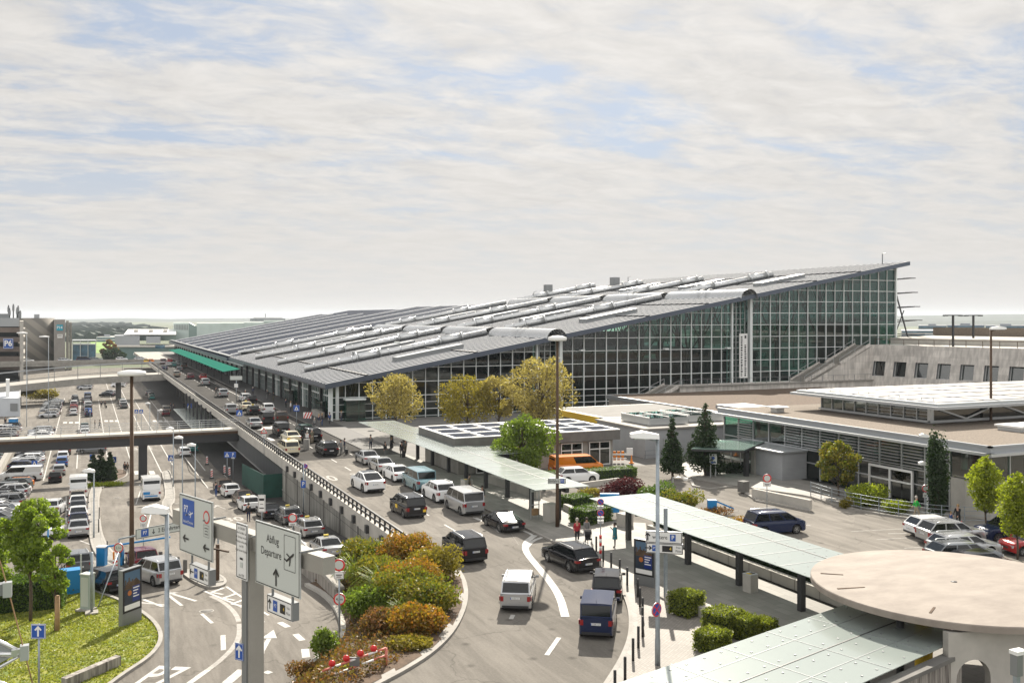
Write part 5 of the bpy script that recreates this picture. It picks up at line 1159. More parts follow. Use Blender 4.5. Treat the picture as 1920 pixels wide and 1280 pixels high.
def wheel_meshes(wr):
    t = MB(); w2 = .10
    t.lathe([(wr*.62,-w2),(wr*.93,-w2),(wr,-w2*.7),(wr,w2*.7),(wr*.93,w2),(wr*.62,w2)],'tyre',20,cap=False)
    r_ = MB(); r_.lathe([(wr*.64,w2*.9),(wr*.60,w2*.5),(wr*.56,w2*.25),(0.001,w2*.2)],'trim',20,cap=False); r_.lathe([(wr*.64,w2*.92),(wr*.55,w2*.92)],'rim',20,cap=False); r_.lathe([(wr*.16,w2*.85),(.001,w2*.9)],'rim',10,cap=False)
    for k in range(5):
        a = 2*math.pi*k/5; r_.bar((math.cos(a)*wr*.1,math.sin(a)*wr*.1,w2*.7),(math.cos(a)*wr*.6,math.sin(a)*wr*.6,w2*.8),wr*.17,w2*.3,'rim')
    r_.lathe([(wr*.62,-w2*.9),(.001,-w2*.8)],'trim',12,cap=False)
    return t, r_
_CM = {}
def mk_mesh(mb, name, auto=35):
    o = mb.build(name, auto=auto); me = o.data; bpy.data.objects.remove(o); return me
MATS['PAINT'] = MATS['paint_white']
def car_set(kind_):
    if kind_ not in _CM:
        S = SPEC[kind_]; P = {k: mk_mesh(v, k.strip('#'), 38) for k, v in car_parts(S).items()}
        t, r_ = wheel_meshes(S['wr']); P['_tyre'] = mk_mesh(t,'wheel'); P['_rim'] = mk_mesh(r_,'rim'); _CM[kind_] = P
    return _CM[kind_]
_XM = {}
def xmesh(k, fn):
    if k not in _XM: _XM[k] = mk_mesh(fn(), k.split('|')[0], 30)
    return _XM[k]
NCAR = 0
def car(kind_, color, pos, heading, label, group=None, lod=1, roof=None, extra=None, rust=None, lvl=None, cat=None, name=None):
    """pos: ground point below the middle; heading in degrees clockwise from +Y"""
    global NCAR
    S = SPEC[kind_]; P = car_set(kind_); h = rad(heading); low = (lvl == 'L')
    z = (zl(pos[1])+.01) if low else 7.005
    if lvl == 'P': z = 7.14
    rx = ry = 0
    if low and 55 < pos[1] < 150: sl_ = -6/95; rx = math.atan(sl_*math.cos(h)); ry = math.atan(sl_*math.sin(h))*-1*-1
    names = {'van':'van','panel_van':'van','minibus':'minibus','suv':'suv','mpv':'car','box_mpv':'car'}
    isTaxi = extra == 'taxi'
    nm = name or ('taxi' if isTaxi else {'van':'parked_van','panel_van':'parked_van','minibus':'minibus'}.get(kind_, 'parked_car'))
    ct = cat or ('taxi' if isTaxi else {'van':'van','panel_van':'van','minibus':'minibus'}.get(kind_,'car'))
    o = thing(nm, label, ct, (pos[0],pos[1],z), 0, group); o.rotation_euler = (rx, ry, -h)
    pm = MATS['paint_'+color]
    def part(nm_, me, par=o, loc=None, rot=None):
        c = bpy.data.objects.new(nm_, me); COL.objects.link(c); c.parent = par
        if loc: c.location = loc
        if rot: c.rotation_euler = rot
        for i, m_ in enumerate(me.materials):
            if m_ is MATS['paint_white']: c.material_slots[i].link = 'OBJECT'; c.material_slots[i].material = pm
        return c
    for k in ('body','windows'): part(k, P[k])
    for k in ('tail_light','tail_light#'): part('tail_light', P[k])
    if lod >= 1:
        for k in ('headlight','headlight#'): part('headlight', P[k])
    if lod >= 2:
        for k in ('mirror','mirror#'): part('mirror', P[k])
        part('number_plate', P['number_plate'])
    hw = S['W']/2
    for sy in (1,-1):
        for sx in (1,-1):
            w_ = part('wheel', P['_tyre'], o, (sx*(hw-.115), sy*S['wy'], S['wr']), (0, rad(90)*sx, 0))
            if lod >= 1: part('rim', P['_rim'], w_)
    if kind_ in ('wagon','suv','mpv') and lod >= 2:
        def rr_():
            b = MB()
            for s in (1,-1): b.tube([(s*hw*.72,S['g'][1]+.15,S['zr']),(s*hw*.72,S['g'][1]+.3,S['zr']+.06),(s*hw*.72,S['g'][2]-.3,S['zr']+.06),(s*hw*.72,S['g'][2]-.15,S['zr'])],.022,'alu',6)
            return b
        part('roof_rails', xmesh('roof_rails|'+kind_, rr_))
    if isTaxi:
        part('taxi_sign', xmesh('taxi_sign|'+kind_, lambda: MB().box((0,.1,S['zr']+.09),(.36,.14,.11),'taxi_sign').box((0,.1,S['zr']+.015),(.3,.1,.03),'trim')))
    if roof == 'glass': part('sunroof', xmesh('sunroof|'+kind_, lambda: MB().box((0,lerp(S['g'][1],S['g'][2],.62),S['zr']+.008),(hw*1.15,.9,.012),'car_glass')))
    if lod >= 2: part('aerial', xmesh('aerial|'+kind_, lambda: MB().bar((0,S['g'][1]+.25,S['zr']-.01),(0,S['g'][1]+.10,S['zr']+.14),.015,.015,'trim')))
    NCAR += 1
    return o
def hv(h): return Vector((math.sin(rad(h)), math.cos(rad(h)), 0))
def carU(kind_, color, x, y, h, label, **k):      # x, y: where the middle of the rear bumper meets the upper road
    p = PZ(x,y,7.0)+hv(h)*SPEC[kind_]['L']/2; return car(kind_, color, p, h, label, lvl='U', **k)
def carL(kind_, color, x, y, h, label, **k):
    p = PL(x,y)+hv(h)*SPEC[kind_]['L']/2; return car(kind_, color, p, h, label, lvl='L', **k)
MV = 'vehicles moving or standing on the upper road'
carU('mpv','silver',966,1150,29,'silver compact people carrier driving away in the curve of the upper road',lod=2,group=MV)
carU('mpv','black',893,1058,0,'black people carrier with roof rails just beyond the corner of the big shrubbery',lod=2,group=MV)
carU('box_mpv','navy',1117,1201,33,'dark navy boxy car, nearest at the kerb by the bollards',lod=2,group=MV)
carU('hatch','black',1137,1135,31,'black hatchback half hidden in front of the navy boxy car',lod=2,group=MV)
carU('wagon','black',1104,1076,-3,'black estate car parked beside the couple with the pushchair',lod=2,group=MV)
carU('sports','black',966,1000,-2,'low black sports car parked at the end of the taxi lane',lod=2,group=MV)
KR = 'cars queued along the kerb under the long canopy'
carU('minibus','silver',890,968,0,'silver minibus last in the kerbside queue behind the sports car',lod=2,group=KR)
carU('suv','white',839,944,0,'white off-roader between the silver minibus and the pale blue van',lod=2,group=KR)
carU('minibus','pale_blue',801,923,0,'pale blue minibus in the kerbside queue',lod=2,group=KR,name='minibus')
carU('sedan','white',757,905,0,'white saloon directly ahead of the pale blue minibus',lod=2,group=KR)
carU('sedan','silver',727,888,0,'second silver saloon ahead of the pale blue minibus, behind another silver one',lod=2,group=KR)
carU('sedan','silver',699,873,0,'foremost silver saloon at the head of the kerbside queue near the building',lod=2,group=KR)
carU('coupe_suv','white',705,925,-3,'white coupe-like off-roader with black sunroof driving in the middle of the road',lod=2,group=MV,roof='glass')
o_ = carU('mpv','black',782,973,-2,'black people carrier with yellow advertising stickers driving left of the kerbside queue',lod=2,group=MV)
b_ = MB(); b_.box((.62,-2.215,.62),(.24,.01,.2),'yellow').box((-.905,.2,.72),(.01,.5,.3),'yellow'); q = b_.build('sticker', o_)
carU('mpv','taxi',549,855,-1,'cream taxi people carrier driving beside the parapet past the warning sign',lod=2,extra='taxi',group=MV)
carU('wagon','black',622,855,-1,'black estate car with open tailgate being loaded with cases',lod=2,group=MV)
carU('box_mpv','black',532,818,0,'black boxy car standing at the zebra crossing',lod=2,group=MV)
carU('sedan','silver',481,804,0,'silver saloon driving on the left lane just past the footbridge end',lod=2,group=MV)
carU('box_mpv','black',504,795,0,'small dark boxy car left of the brown off-roader',lod=1,group=MV)
carU('suv','brown',530,793,6,'brown off-roader stopped diagonally near the blue crossing sign',lod=1,group=MV)
carU('suv','white',505,776,2,'white off-roader with dark rear window ahead of the small dark boxy car',lod=1,group=MV)
carU('suv','black',592,829,-4,'big black off-roader with chrome rear bumper at the kerb, people behind it',lod=2,group=MV)
carU('sedan','taxi',553,832,-2,'pale car with red rear light partly covered by people and the dark off-roader',lod=1,group=MV)
carU('hatch','dark_green',577,818,-2,'dark green hatchback parked between crossing sign and big black off-roader',lod=1,group=MV)
for i,(kk,cc,x,y,h,l) in enumerate((
 ('suv','silver',435,777,0,'silver off-roader with dark rear window beside the parapet before the crossing'),
 ('hatch','black',478,778,0,'dark hatchback next to the white taxi in the second lane'),
 ('sedan','taxi',465,770,0,'cream taxi with roof sign left of the dark hatchback'),
 ('wagon','white',463,753,0,'white estate car at the head of the second lane'),
 ('hatch','black',474,757,0,'black hatchback right beside the white estate car in the second lane'),
 ('mpv','silver',420,745,0,'silver people carrier with a man standing beside its left side'),
 ('mpv','silver',386,723,0,'silver car just before the red one below the green canopy'),
 ('hatch','red',382,712,0,'bright red car between the green canopy and the silver car'),
 ('hatch','maroon',358,711,0,'faded red car alone on the left lane of the upper road'),
 ('mpv','beige',332,707,0,'beige car beside the parapet where the upper road widens'),
 ('hatch','grey',337,697,0,'grey car directly ahead of the beige car'),
 ('sedan','navy',309,694,0,'navy saloon near the brick pillar at the far bend'),
 ('minibus','brown',345,691,0,'brown van under the far end of the green canopy'),
 ('sedan','silver',317,687,0,'silver saloon waiting at the far bend of the upper road'),
 ('hatch','teal',327,688,0,'teal hatchback at the far bend between two silver cars'),
 ('hatch','silver',335,685,0,'silver hatchback right of the teal one at the far bend'),
 ('minibus','maroon',307,683,0,'dark maroon minibus at the far bend'),
 ('hatch','red',319,680,0,'small red hatchback farthest along the upper road'))):
    carU(kk,cc,x,y,h,l,lod=1 if y > 740 else 0,group=MV,extra='taxi' if 'taxi' in l else None)
# cars on the far elevated cross road (seen from the side)
for i,(x,cc,kk,l) in enumerate(((52,'white','hatch','white car at the left end of the far elevated road by the parking block'),(121,'silver','wagon','silver estate on the far elevated road in front of the striped tower'),(157,'navy','minibus','navy minibus on the far elevated road below the blue car park'),(180,'grey','wagon','grey estate on the far elevated road right of the navy minibus'),(228,'white','hatch','white car on the far elevated road below the grey annex'),(264,'silver','wagon','silver estate at the right end of the far elevated road'),(277,'yellow','hatch','yellow car by the far bend beside the orange one'),(282,'orange','hatch','orange car by the far bend'))):
    p = PY(x, 376 if i < 6 else 355, 7.0); car(kk,cc,p,90 if i < 6 else 20,l,lvl='U',lod=0,group='cars on the far elevated road')
# ---- lower street
TX = 'taxis waiting in the row below the retaining wall'
for i,(kk,cc,x,y,l) in enumerate((('sedan','silver',628,1050,'silver saloon taxi nearest in the row, beside the orange shrubs'),('wagon','silver',590,1010,'silver estate taxi, second from the shrubs in the row'),('wagon','grey',551,985,'dark grey estate taxi, third from the shrubs behind the round prohibition sign'),
 ('sedan','black',513,975,'black saloon taxi, fourth from the shrubs behind the bus stop sign'),('hatch','white',473,960,'white hatchback taxi, fifth from the shrubs, man standing beside it'),('sedan','brown',463,947,'dark brown saloon taxi, sixth from the shrubs'),('hatch','white',437,933,'white hatchback, second from the far end of the taxi row'),('wagon','brown',424,923,'dark estate at the far end of the taxi row by the striped beacons'))):
    carL(kk,cc,x,y,-2,l,lod=2 if i < 5 else 1,group=TX,extra='taxi' if i in (0,1,2,4) else None)
carL('wagon','white',348,857,0,'white estate standing under the end of the footbridge',lod=1); carL('sedan','teal',363,850,0,'dark green saloon next to the white estate under the footbridge',lod=1); carL('hatch','maroon',361,838,0,'dark red car with lit brake lights deepest under the footbridge',lod=1)
o_ = carL('van','white',285,940,0,'white high-roof van with blue rear panels parked on the bus bay',lod=2); MB().box((-.55,-2.96,.95),(.7,.02,.32),'kiosk_blue').box((-.1,-2.96,.62),(1.4,.02,.14),'kiosk_blue').build('sticker',o_)
carL('hatch','maroon',277,1072,-8,'maroon hatchback waiting behind the raised blue barrier',lod=2); carL('hatch','black',226,1114,-22,'black hatchback entering the car park beside the advertising panel',lod=2); carL('mpv','silver',321,1099,-20,'silver people carrier with lit brake lights left of the lamp pole',lod=2)
carL('wagon','grey',150,1080,-6,'grey estate half hidden behind the young maple tree',lod=2); carL('suv','white',92,970,8,'white off-roader driving alone in the car park lane',lod=2); carL('sedan','white',97,1012,2,'white saloon behind the blue pole and the tree top',lod=1)
SD = 'cars queued nose to tail along the left kerb'
y0 = 91.7+2.3
for i,(kk,cc,l) in enumerate((('sedan','silver','silver saloon, nearest of the queue at the left kerb'),('sedan','navy','dark blue-grey saloon, second nearest of the queue at the left kerb'),('sedan','white','white saloon, third nearest of the queue at the left kerb'),('sedan','grey','grey saloon, fourth nearest of the queue at the left kerb'),('sedan','white','white saloon, fifth nearest of the queue at the left kerb'),('hatch','beige','pinkish beige hatchback directly behind the tall white camper van'))):
    car(kk,cc,(-.55-.05*i, y0+5.15*i),0,l,lvl='L',lod=2 if i < 4 else 1,group=SD)
car('van','white',(-.75, y0+5.15*6+1.0),0,'tall white camper van at the far end of the queue near the conifers',lvl='L',lod=2,group=SD)
for x_,y_,kk,cc,l in ((-3.8,147,'hatch','black','black hatchback last in the middle lane of the car park'),(-3.5,155.5,'hatch','silver','silver hatchback with red lights, second from the end of the middle lane'),(-3.3,164,'hatch','blue','blue hatchback in the middle lane ahead of the silver one'),(-3.3,170.5,'hatch','white','white hatchback in the middle lane under the footbridge side'),(-3.1,178,'suv','brown','dark off-roader with red lights at the front of the middle lane')): car(kk,cc,(x_,y_),0,l,lvl='L',lod=1,group='cars in the middle lane of the car park')
pal = ['silver','white','grey','black','silver','navy','white','silver','beige','grey','dark_green','silver','white','black','grey','silver','silver']
kd = ['hatch','wagon','sedan','suv','hatch','mpv','wagon','hatch','sedan']
ORD = ['first','second','third','fourth','fifth','sixth','seventh','eighth','ninth','tenth','eleventh','twelfth','thirteenth','fourteenth','fifteenth','sixteenth','seventeenth','eighteenth','nineteenth','twentieth','twenty-first','twenty-second']
cn = {'silver':'silver','white':'white','grey':'dark grey','black':'black','navy':'navy','beige':'beige','dark_green':'dark green','maroon':'maroon','blue':'blue','red':'red','orange':'orange','teal':'teal'}
kn = {'hatch':'hatchback','wagon':'estate car','sedan':'saloon','suv':'off-roader','mpv':'people carrier','van':'van','panel_van':'panel van','minibus':'minibus'}
def row(X, Y0, dY, n, h, where, group, seed, lod=1, skip=(), dX=0.0, over={}):
    r_ = random.Random(seed)
    for i in range(n):
        cc = r_.choice(pal); kk = r_.choice(kd)
        if i in over: kk, cc = over[i]
        if i in skip: continue
        car(kk,cc,(X+dX*i+r_.uniform(-.25,.25), Y0+dY*i+r_.uniform(-.12,.12)),h+r_.uniform(-1.5,1.5)+(180 if r_.random() < .12 else 0),'%s %s, %s %s' % (cn[cc],kn[kk],ORD[i],where),lvl='L',lod=lod,group=group)
row(-8.3,105.0,2.75,15,-78,'from the near end of the left parking row','cars in the left parking row',11,1,over={13:('hatch','orange'),12:('suv','dark_green'),14:('hatch','black')})
car('panel_van','white',(-8.2,151.5),-84,'long white panel van parked sideways at the left edge below the footbridge',lvl='L',lod=2)
row(-8.3,161.5,2.75,11,-80,'beyond the white panel van, left parking row','cars in the left parking row',12,1,over={0:('wagon','navy')})
row(-14.3,158,2.75,12,-84,'behind the long low concrete wall at the left edge','cars behind the low wall',13,0)
row(-14.0,203,2.75,7,-84,'in the short row at the far left edge','cars in the short row at the left edge',14,0)
row(-7.9,201,2.8,4,-80,'in the group just above the footbridge railing','group of four cars above the footbridge',15,0)
row(-7.6,243.5,2.85,15,-80,'of the far slanted parking row before the ramp bridge','cars of the far slanted row',16,0)
row(-2.7,248,5.6,9,0,'from the near end of the far left lane','cars in the far left lane',17,0,over={0:('hatch','white'),1:('hatch','maroon'),2:('hatch','red'),3:('sedan','maroon')})
row(.6,243,5.6,11,0,'from the near end of the far middle lane','cars in the far middle lane',18,0,over={0:('hatch','navy'),1:('hatch','blue'),9:('minibus','blue')})
row(.1,204,5.0,3,0,'in the trio between two far crossings','trio of cars between the crossings',19,0)
row(.0,332,3.0,7,-84,'of the sideways parked cars under the ramp bridge','cars under the ramp bridge',20,0)
car('wagon','grey',(1.0,177.5),-82,'dark grey off-roader shaped estate parked sideways behind the conifers',lvl='L',lod=1)
for X,Y,kk,cc,h,l in ((9.9,340,'wagon','white',-80,'white estate under the right half of the ramp bridge'),(10.4,347,'wagon','silver',-80,'silver estate behind the white one under the ramp bridge'),(5.8,300,'sedan','black',-60,'black saloon turning below the ramp bridge'),(6.4,307,'hatch','grey',-60,'dark grey hatchback behind the turning black saloon'),
 (8.9,262,'wagon','grey',0,'dark grey estate in the lane right of the walking pair'),(8.9,269,'suv','white',0,'white off-roader in the lane right of the walking pair'),(8.8,275,'hatch','dark_green',0,'dark green hatchback at the front of the lane right of the walking pair'),
 (17.6,243,'minibus','beige',0,'beige minibus beside the far end of the lower white canopy'),(17.0,237,'hatch','maroon',0,'dark red hatchback behind the beige minibus'),(16.9,285,'hatch','teal',0,'teal hatchback in the shade under the ramp bridge'),(17.2,293,'hatch','silver',0,'silver hatchback in the shade under the ramp bridge'),(17,302,'sedan','grey',0,'grey saloon deepest in the shade under the ramp bridge')):
    car(kk,cc,(X,Y),h,l,lvl='L',lod=0)
# ---- right-hand car park
def carR(kind_, color, x, y, h, label, **k): car(kind_, color, PZ(x,y,7.0), h, label, lvl='U', lod=2, **k)
carR('mpv','navy',1452,998,98,'dark navy people carrier driving right behind the canopy hedge')
RG = 'cars parked in the bays by the glass building'
carR('hatch','white',1752,1004,103,'white hatchback, rearmost of the bay row by the railing',group=RG)
carR('suv','silver',1783,1018,103,'silver off-roader next to the white hatchback in the bay row',group=RG)
carR('wagon','silver',1807,1040,103,'pale silver estate in the middle of the bay row',group=RG)
carR('wagon','grey',1806,1056,103,'dark grey estate with chrome window line in the bay row',group=RG)
carR('hatch','black',1840,1076,103,'black hatchback partly hidden behind the round concrete roof',group=RG)
carR('suv','navy',1890,1013,-75,'dark blue car facing away behind the slim tree at the right edge',group=RG)
carR('hatch','red',1935,1036,-75,'red car cut off by the right edge of the picture',group=RG)
p = PZ(1080,890,7.0); car('panel_van','orange',(p.x,p.y),97,'orange van with red beacon behind the clipped hedge',lvl='U',lod=2)
p = PZ(1082,903,7.0); car('hatch','white',(p.x,p.y),97,'white car roof in front of the orange van behind the hedge',lvl='U',lod=2)
# ================================================================ vegetation
def leafmat(name, c1, c2, trans=0.45, c3=None):
    m = bpy.data.materials.new(name); m.use_nodes = True; t = m.node_tree; t.nodes.clear(); o = t.nodes.new('ShaderNodeOutputMaterial')
    at = t.nodes.new('ShaderNodeAttribute'); at.attribute_name = 'tone'; g = t.nodes.new('ShaderNodeTexCoord'); nz = t.nodes.new('ShaderNodeTexNoise'); nz.inputs['Scale'].default_value = 0.9; nz.inputs['Detail'].default_value = 3
    t.links.new(g.outputs['Object'], nz.inputs['Vector']); f = mth(t,'ADD',mth(t,'MULTIPLY',at.outputs['Fac'],.55),mth(t,'MULTIPLY',nz.outputs[0],.6)); 
    st = [(0.2,c1),(0.75,c2)] if not c3 else [(0.2,c1),(0.5,c2),(0.8,c3)]
    col = rampn(t, f, st); d = t.nodes.new('ShaderNodeBsdfDiffuse'); tr = t.nodes.new('ShaderNodeBsdfTranslucent'); gl = t.nodes.new('ShaderNodeBsdfGlossy'); gl.inputs['Roughness'].default_value = .45; gl.inputs[0].default_value = (.5,.5,.5,1)
    t.links.new(col,d.inputs[0]); t.links.new(mixc(t,1.0,col,(1.3,1.35,.8),'MULTIPLY'),tr.inputs[0])
    mx = t.nodes.new('ShaderNodeMixShader'); mx.inputs[0].default_value = trans; t.links.new(d.outputs[0],mx.inputs[1]); t.links.new(tr.outputs[0],mx.inputs[2])
    m2 = t.nodes.new('ShaderNodeMixShader'); m2.inputs[0].default_value = .05; t.links.new(mx.outputs[0],m2.inputs[1]); t.links.new(gl.outputs[0],m2.inputs[2]); t.links.new(m2.outputs[0],o.inputs[0]); MATS[name] = m
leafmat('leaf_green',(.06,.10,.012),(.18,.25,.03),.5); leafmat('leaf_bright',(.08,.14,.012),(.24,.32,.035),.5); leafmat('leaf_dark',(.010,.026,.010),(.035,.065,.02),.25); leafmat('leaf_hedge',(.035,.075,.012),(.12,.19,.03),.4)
leafmat('leaf_yellow',(.11,.095,.03),(.29,.235,.07),.45,(.42,.35,.14)); leafmat('leaf_orange',(.10,.10,.015),(.27,.18,.02),.45,(.34,.14,.02)); leafmat('leaf_olive',(.05,.09,.015),(.15,.17,.02),.45,(.24,.19,.02))
leafmat('leaf_box',(.06,.09,.012),(.24,.27,.03),.45); leafmat('leaf_cover',(.05,.05,.015),(.17,.13,.03),.35,(.22,.10,.03)); leafmat('leaf_purple',(.035,.008,.012),(.09,.015,.022),.35); leafmat('leaf_lime',(.12,.17,.01),(.30,.34,.02),.5); leafmat('leaf_gold',(.12,.105,.015),(.27,.22,.03),.45); leafmat('leaf_reddish',(.10,.09,.02),(.24,.11,.04),.4); leafmat('blade',(.13,.17,.02),(.30,.31,.05),.4)
def leaves(name, P, size, m, parent, nrm=None, seed=0, elong=1.3, core=None):
    """P: n x 3 leaf centres -> one mesh of leaf-sized folded quads"""
    rs = np.random.RandomState(seed); n = len(P); a = rs.normal(size=(n,3)); a /= np.linalg.norm(a,axis=1)[:,None]
    if nrm is not None: a = a*0.9+nrm; a /= np.linalg.norm(a,axis=1)[:,None]
    b = np.cross(a, rs.normal(size=(n,3))); b /= np.linalg.norm(b,axis=1)[:,None]; c = np.cross(a,b)
    s = size*rs.uniform(.6,1.25,n)[:,None]/2
    V = np.empty((n,4,3)); V[:,0] = P-b*s*elong; V[:,1] = P-c*s*.75; V[:,2] = P+b*s*elong; V[:,3] = P+c*s*.75
    V[:,1] += a*s*.25; V[:,3] += a*s*.25
    me = bpy.data.meshes.new(name); me.vertices.add(n*4); me.vertices.foreach_set('co', V.reshape(-1)); me.loops.add(n*4); me.loops.foreach_set('vertex_index', np.arange(n*4)); me.polygons.add(n)
    me.polygons.foreach_set('loop_start', np.arange(n)*4); me.polygons.foreach_set('loop_total', np.full(n,4)); me.update(calc_edges=True)
    at = me.attributes.new('tone','FLOAT','FACE'); at.data.foreach_set('value', rs.uniform(0,1,n)); me.materials.append(MATS[m])
    o = bpy.data.objects.new(name, me); COL.objects.link(o)
    if parent: o.parent = parent
    return o
def blobpts(blobs, n, rs, shell=.55):
    """points near the surface of a set of ellipsoids (cx,cy,cz,rx,ry,rz)"""
    w_ = np.array([b[3]*b[4]+b[4]*b[5] for b in blobs]); w_ = w_/w_.sum(); k = rs.choice(len(blobs), n, p=w_); B = np.array(blobs)[k]
    d = rs.normal(size=(n,3)); d /= np.linalg.norm(d,axis=1)[:,None]; r_ = shell+(1.02-shell)*rs.uniform(0,1,n)**.6+rs.normal(size=n)*.06
    return B[:,:3]+d*B[:,3:]*r_[:,None], d
def tree(label, p, H, trunk_h, cr, m, n=5000, leaf=.2, seed=1, name='leafy_tree', cat='tree', group=None, nb=16, shape='round', tr=.16, stake=False, trunkmat='bark', lvlz=None):
    o = thing(name, label, cat, p, 0, group); rs = np.random.RandomState(seed); r_ = random.Random(seed); blobs = []; ch = H-trunk_h
    for i in range(nb):
        t = (i+.5)/nb; a = i*2.4+r_.uniform(-.4,.4)
        if shape == 'round': z = trunk_h+ch*(.12+.76*t); env = cr*math.sqrt(max(.05,1-(2*t-.95)**2*.9)); rr = env*r_.uniform(.35,.92); sz = cr*r_.uniform(.20,.42)
        elif shape == 'cone': z = trunk_h+ch*(.05+.9*t); env = cr*(1-t)**.8*(.9 if t > .12 else .7); rr = env*r_.uniform(.4,.7); sz = max(.25,env*.62)
        else: z = trunk_h+ch*(.06+.88*t); env = cr*(math.sin(math.pi*min(1,(t*.88+.12)))**.7); rr = env*r_.uniform(.2,.5); sz = max(.2,env*.62)
        blobs.append((rr*math.cos(a),rr*math.sin(a),z,sz*r_.uniform(.8,1.15),sz*r_.uniform(.8,1.15),sz*r_.uniform(.65,.95)))
    P, d = blobpts(blobs, n, rs, .45); leaves('crown', P, leaf, m, o, None, seed)
    mb = MB(); mb.tube([(0,0,-.2),(.03,0,trunk_h*.5),(0,.04,trunk_h),(.05,0,trunk_h+ch*.55),(0,0,H-ch*.12)],[tr,tr*.85,tr*.72,tr*.4,.03],trunkmat,8)
    for b in blobs:
        z0 = min(b[2]-.3*ch*.3, trunk_h+ch*.5); z0 = max(trunk_h*.9, z0-.15*ch); q = Vector(b[:3]); s = Vector((0,0,z0)); mid = s.lerp(q,.5)+Vector((r_.uniform(-.1,.1),r_.uniform(-.1,.1),.12)); mb.tube([s,mid,q],[tr*.38,tr*.24,.02],trunkmat,5)
        for _ in range(2): e = q+Vector((r_.uniform(-1,1)*b[3],r_.uniform(-1,1)*b[4],r_.uniform(-.2,1)*b[5]))*.8; mb.tube([mid,q.lerp(e,.5),e],[tr*.16,tr*.1,.012],trunkmat,4)
    mb.build('trunk', o)
    return o
def shrub(label, p, rx, ry, h, m, n=2500, leaf=.13, seed=1, name='shrub', cat='shrub', group=None, nb=9, box=False, grass=False):
    o = thing(name, label, cat, p, 0, group); rs = np.random.RandomState(seed); r_ = random.Random(seed)
    if box:
        k = rs.randint(0,5,n); P = rs.uniform(-1,1,(n,3)); P[:,2] = rs.uniform(.06,1,n)
        for f in range(4): s = k == f; ax = f//2; P[s,ax] = (1 if f%2 else -1)
        P[k==4,2] = 1
        P *= np.array([rx,ry,h]); P += rs.normal(size=(n,3))*np.array([.05,.05,.045]); lf = leaves('foliage', P, leaf, m, o, None, seed)
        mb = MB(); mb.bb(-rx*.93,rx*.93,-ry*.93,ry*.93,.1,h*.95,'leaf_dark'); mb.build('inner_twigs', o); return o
    blobs = []
    for i in range(nb): a = i*2.4; q = r_.uniform(.15,.62); blobs.append((rx*q*math.cos(a),ry*q*math.sin(a),h*r_.uniform(.35,.66),rx*r_.uniform(.38,.58),ry*r_.uniform(.38,.58),h*r_.uniform(.28,.42)))
    blobs.append((0,0,h*.4,rx*.8,ry*.8,h*.45)); P, d = blobpts(blobs, n, rs, .5); P = P[P[:,2] > .02]; leaves('foliage', P, leaf, m, o, None, seed)
    mb = MB()
    for b in blobs[:-1]: mb.tube([(b[0]*.2,b[1]*.2,-.05),(b[0]*.6,b[1]*.6,b[2]*.6),b[:3]],[.05,.035,.01],'bark',5)
    mb.build('stem', o); return o
def up(x,y,z=7.0): return PZ(x,y,z)
# trees
p = up(742,828); tree('amber leaved tree standing nearest to the terminal corner behind the green canopy', (38.6,126,7), 8.3, 2.0, 4.1, 'leaf_yellow', 5200, .25, 21, nb=22, tr=.2, group='amber trees before the glass front')
tree('broad amber tree between the two other amber trees, lower part golden', (46.8,120,7), 8.1, 2.0, 4.6, 'leaf_gold', 5400, .25, 22, nb=22, group='amber trees before the glass front')
tree('tallest amber tree, right beside the tall brown lamp pole', (53.6,112,7), 11.2, 2.2, 4.9, 'leaf_yellow', 7400, .26, 23, nb=28, tr=.22, group='amber trees before the glass front')
tree('amber tree left of the tallest one with thin twiggy crown', (50.5,118,7), 8.6, 2.4, 3.1, 'leaf_yellow', 3800, .25, 29, nb=14, group='amber trees before the glass front')
tree('bright green tree in front of the low grey building beside the canopy', tuple(PZ(975,906,7)+Vector((.6,1.0,0))), 6.6, 1.3, 3.1, 'leaf_green', 7500, .22, 24, nb=22)
p = PL(57,1200); tree('larger young maple tree on the lawn at the left edge', tuple(PL(57,1167)), 7.3, 2.7, 1.75, 'leaf_bright', 8000, .17, 25, name='maple_tree', nb=26, tr=.11)
tree('small maple tree on the lawn tied to a thick wooden stake', tuple(PL(103,1184)), 4.9, 2.0, 1.15, 'leaf_bright', 3600, .14, 26, name='maple_tree', nb=14, tr=.06)
tree('second maple crown cut off by the left edge of the picture', tuple(PL(-22,1150)), 5.6, 1.6, 1.7, 'leaf_bright', 4200, .17, 27, name='maple_tree', nb=12, tr=.09)
p = PL(103,1184); tag(MB().tube([(0,0,-.2),(0,0,2.0)],.13,'wood',10).build('tree_stake', loc=(p.x+.12,p.y-.12,p.z)), 'thick wooden stake supporting the small maple', 'stake')
tree('small golden green tree beside the doors of the glass building', tuple(PZ(1572,932,7)), 5.3, .9, 2.0, 'leaf_olive', 4200, .2, 31, nb=16, tr=.1)
tree('slim columnar young tree beside the railing, leftmost of two at the right edge', tuple(PZ(1848,1000,7)), 6.0, 1.6, 1.55, 'leaf_lime', 5200, .17, 32, nb=22, shape='oval', tr=.08, name='hornbeam_tree')
tree('slim columnar young tree at the very right edge in front of the red car', tuple(PZ(1908,1048,7)), 6.0, 1.5, 1.55, 'leaf_lime', 5400, .17, 33, nb=22, shape='oval', tr=.08, name='hornbeam_tree')
shrub('tall narrow dark green columnar cypress at the corner of the glass building', tuple(PZ(1757,976,7)), .95, .95, 7.0, 'leaf_dark', 6000, .18, 34, name='cypress_tree', cat='tree', nb=18)
tree('leaning dark conifer alone in front of the ribbed grey building', tuple(PZ(1261,897,7)), 6.2, .5, 1.55, 'leaf_dark', 5200, .19, 35, nb=26, shape='cone', name='conifer_tree')
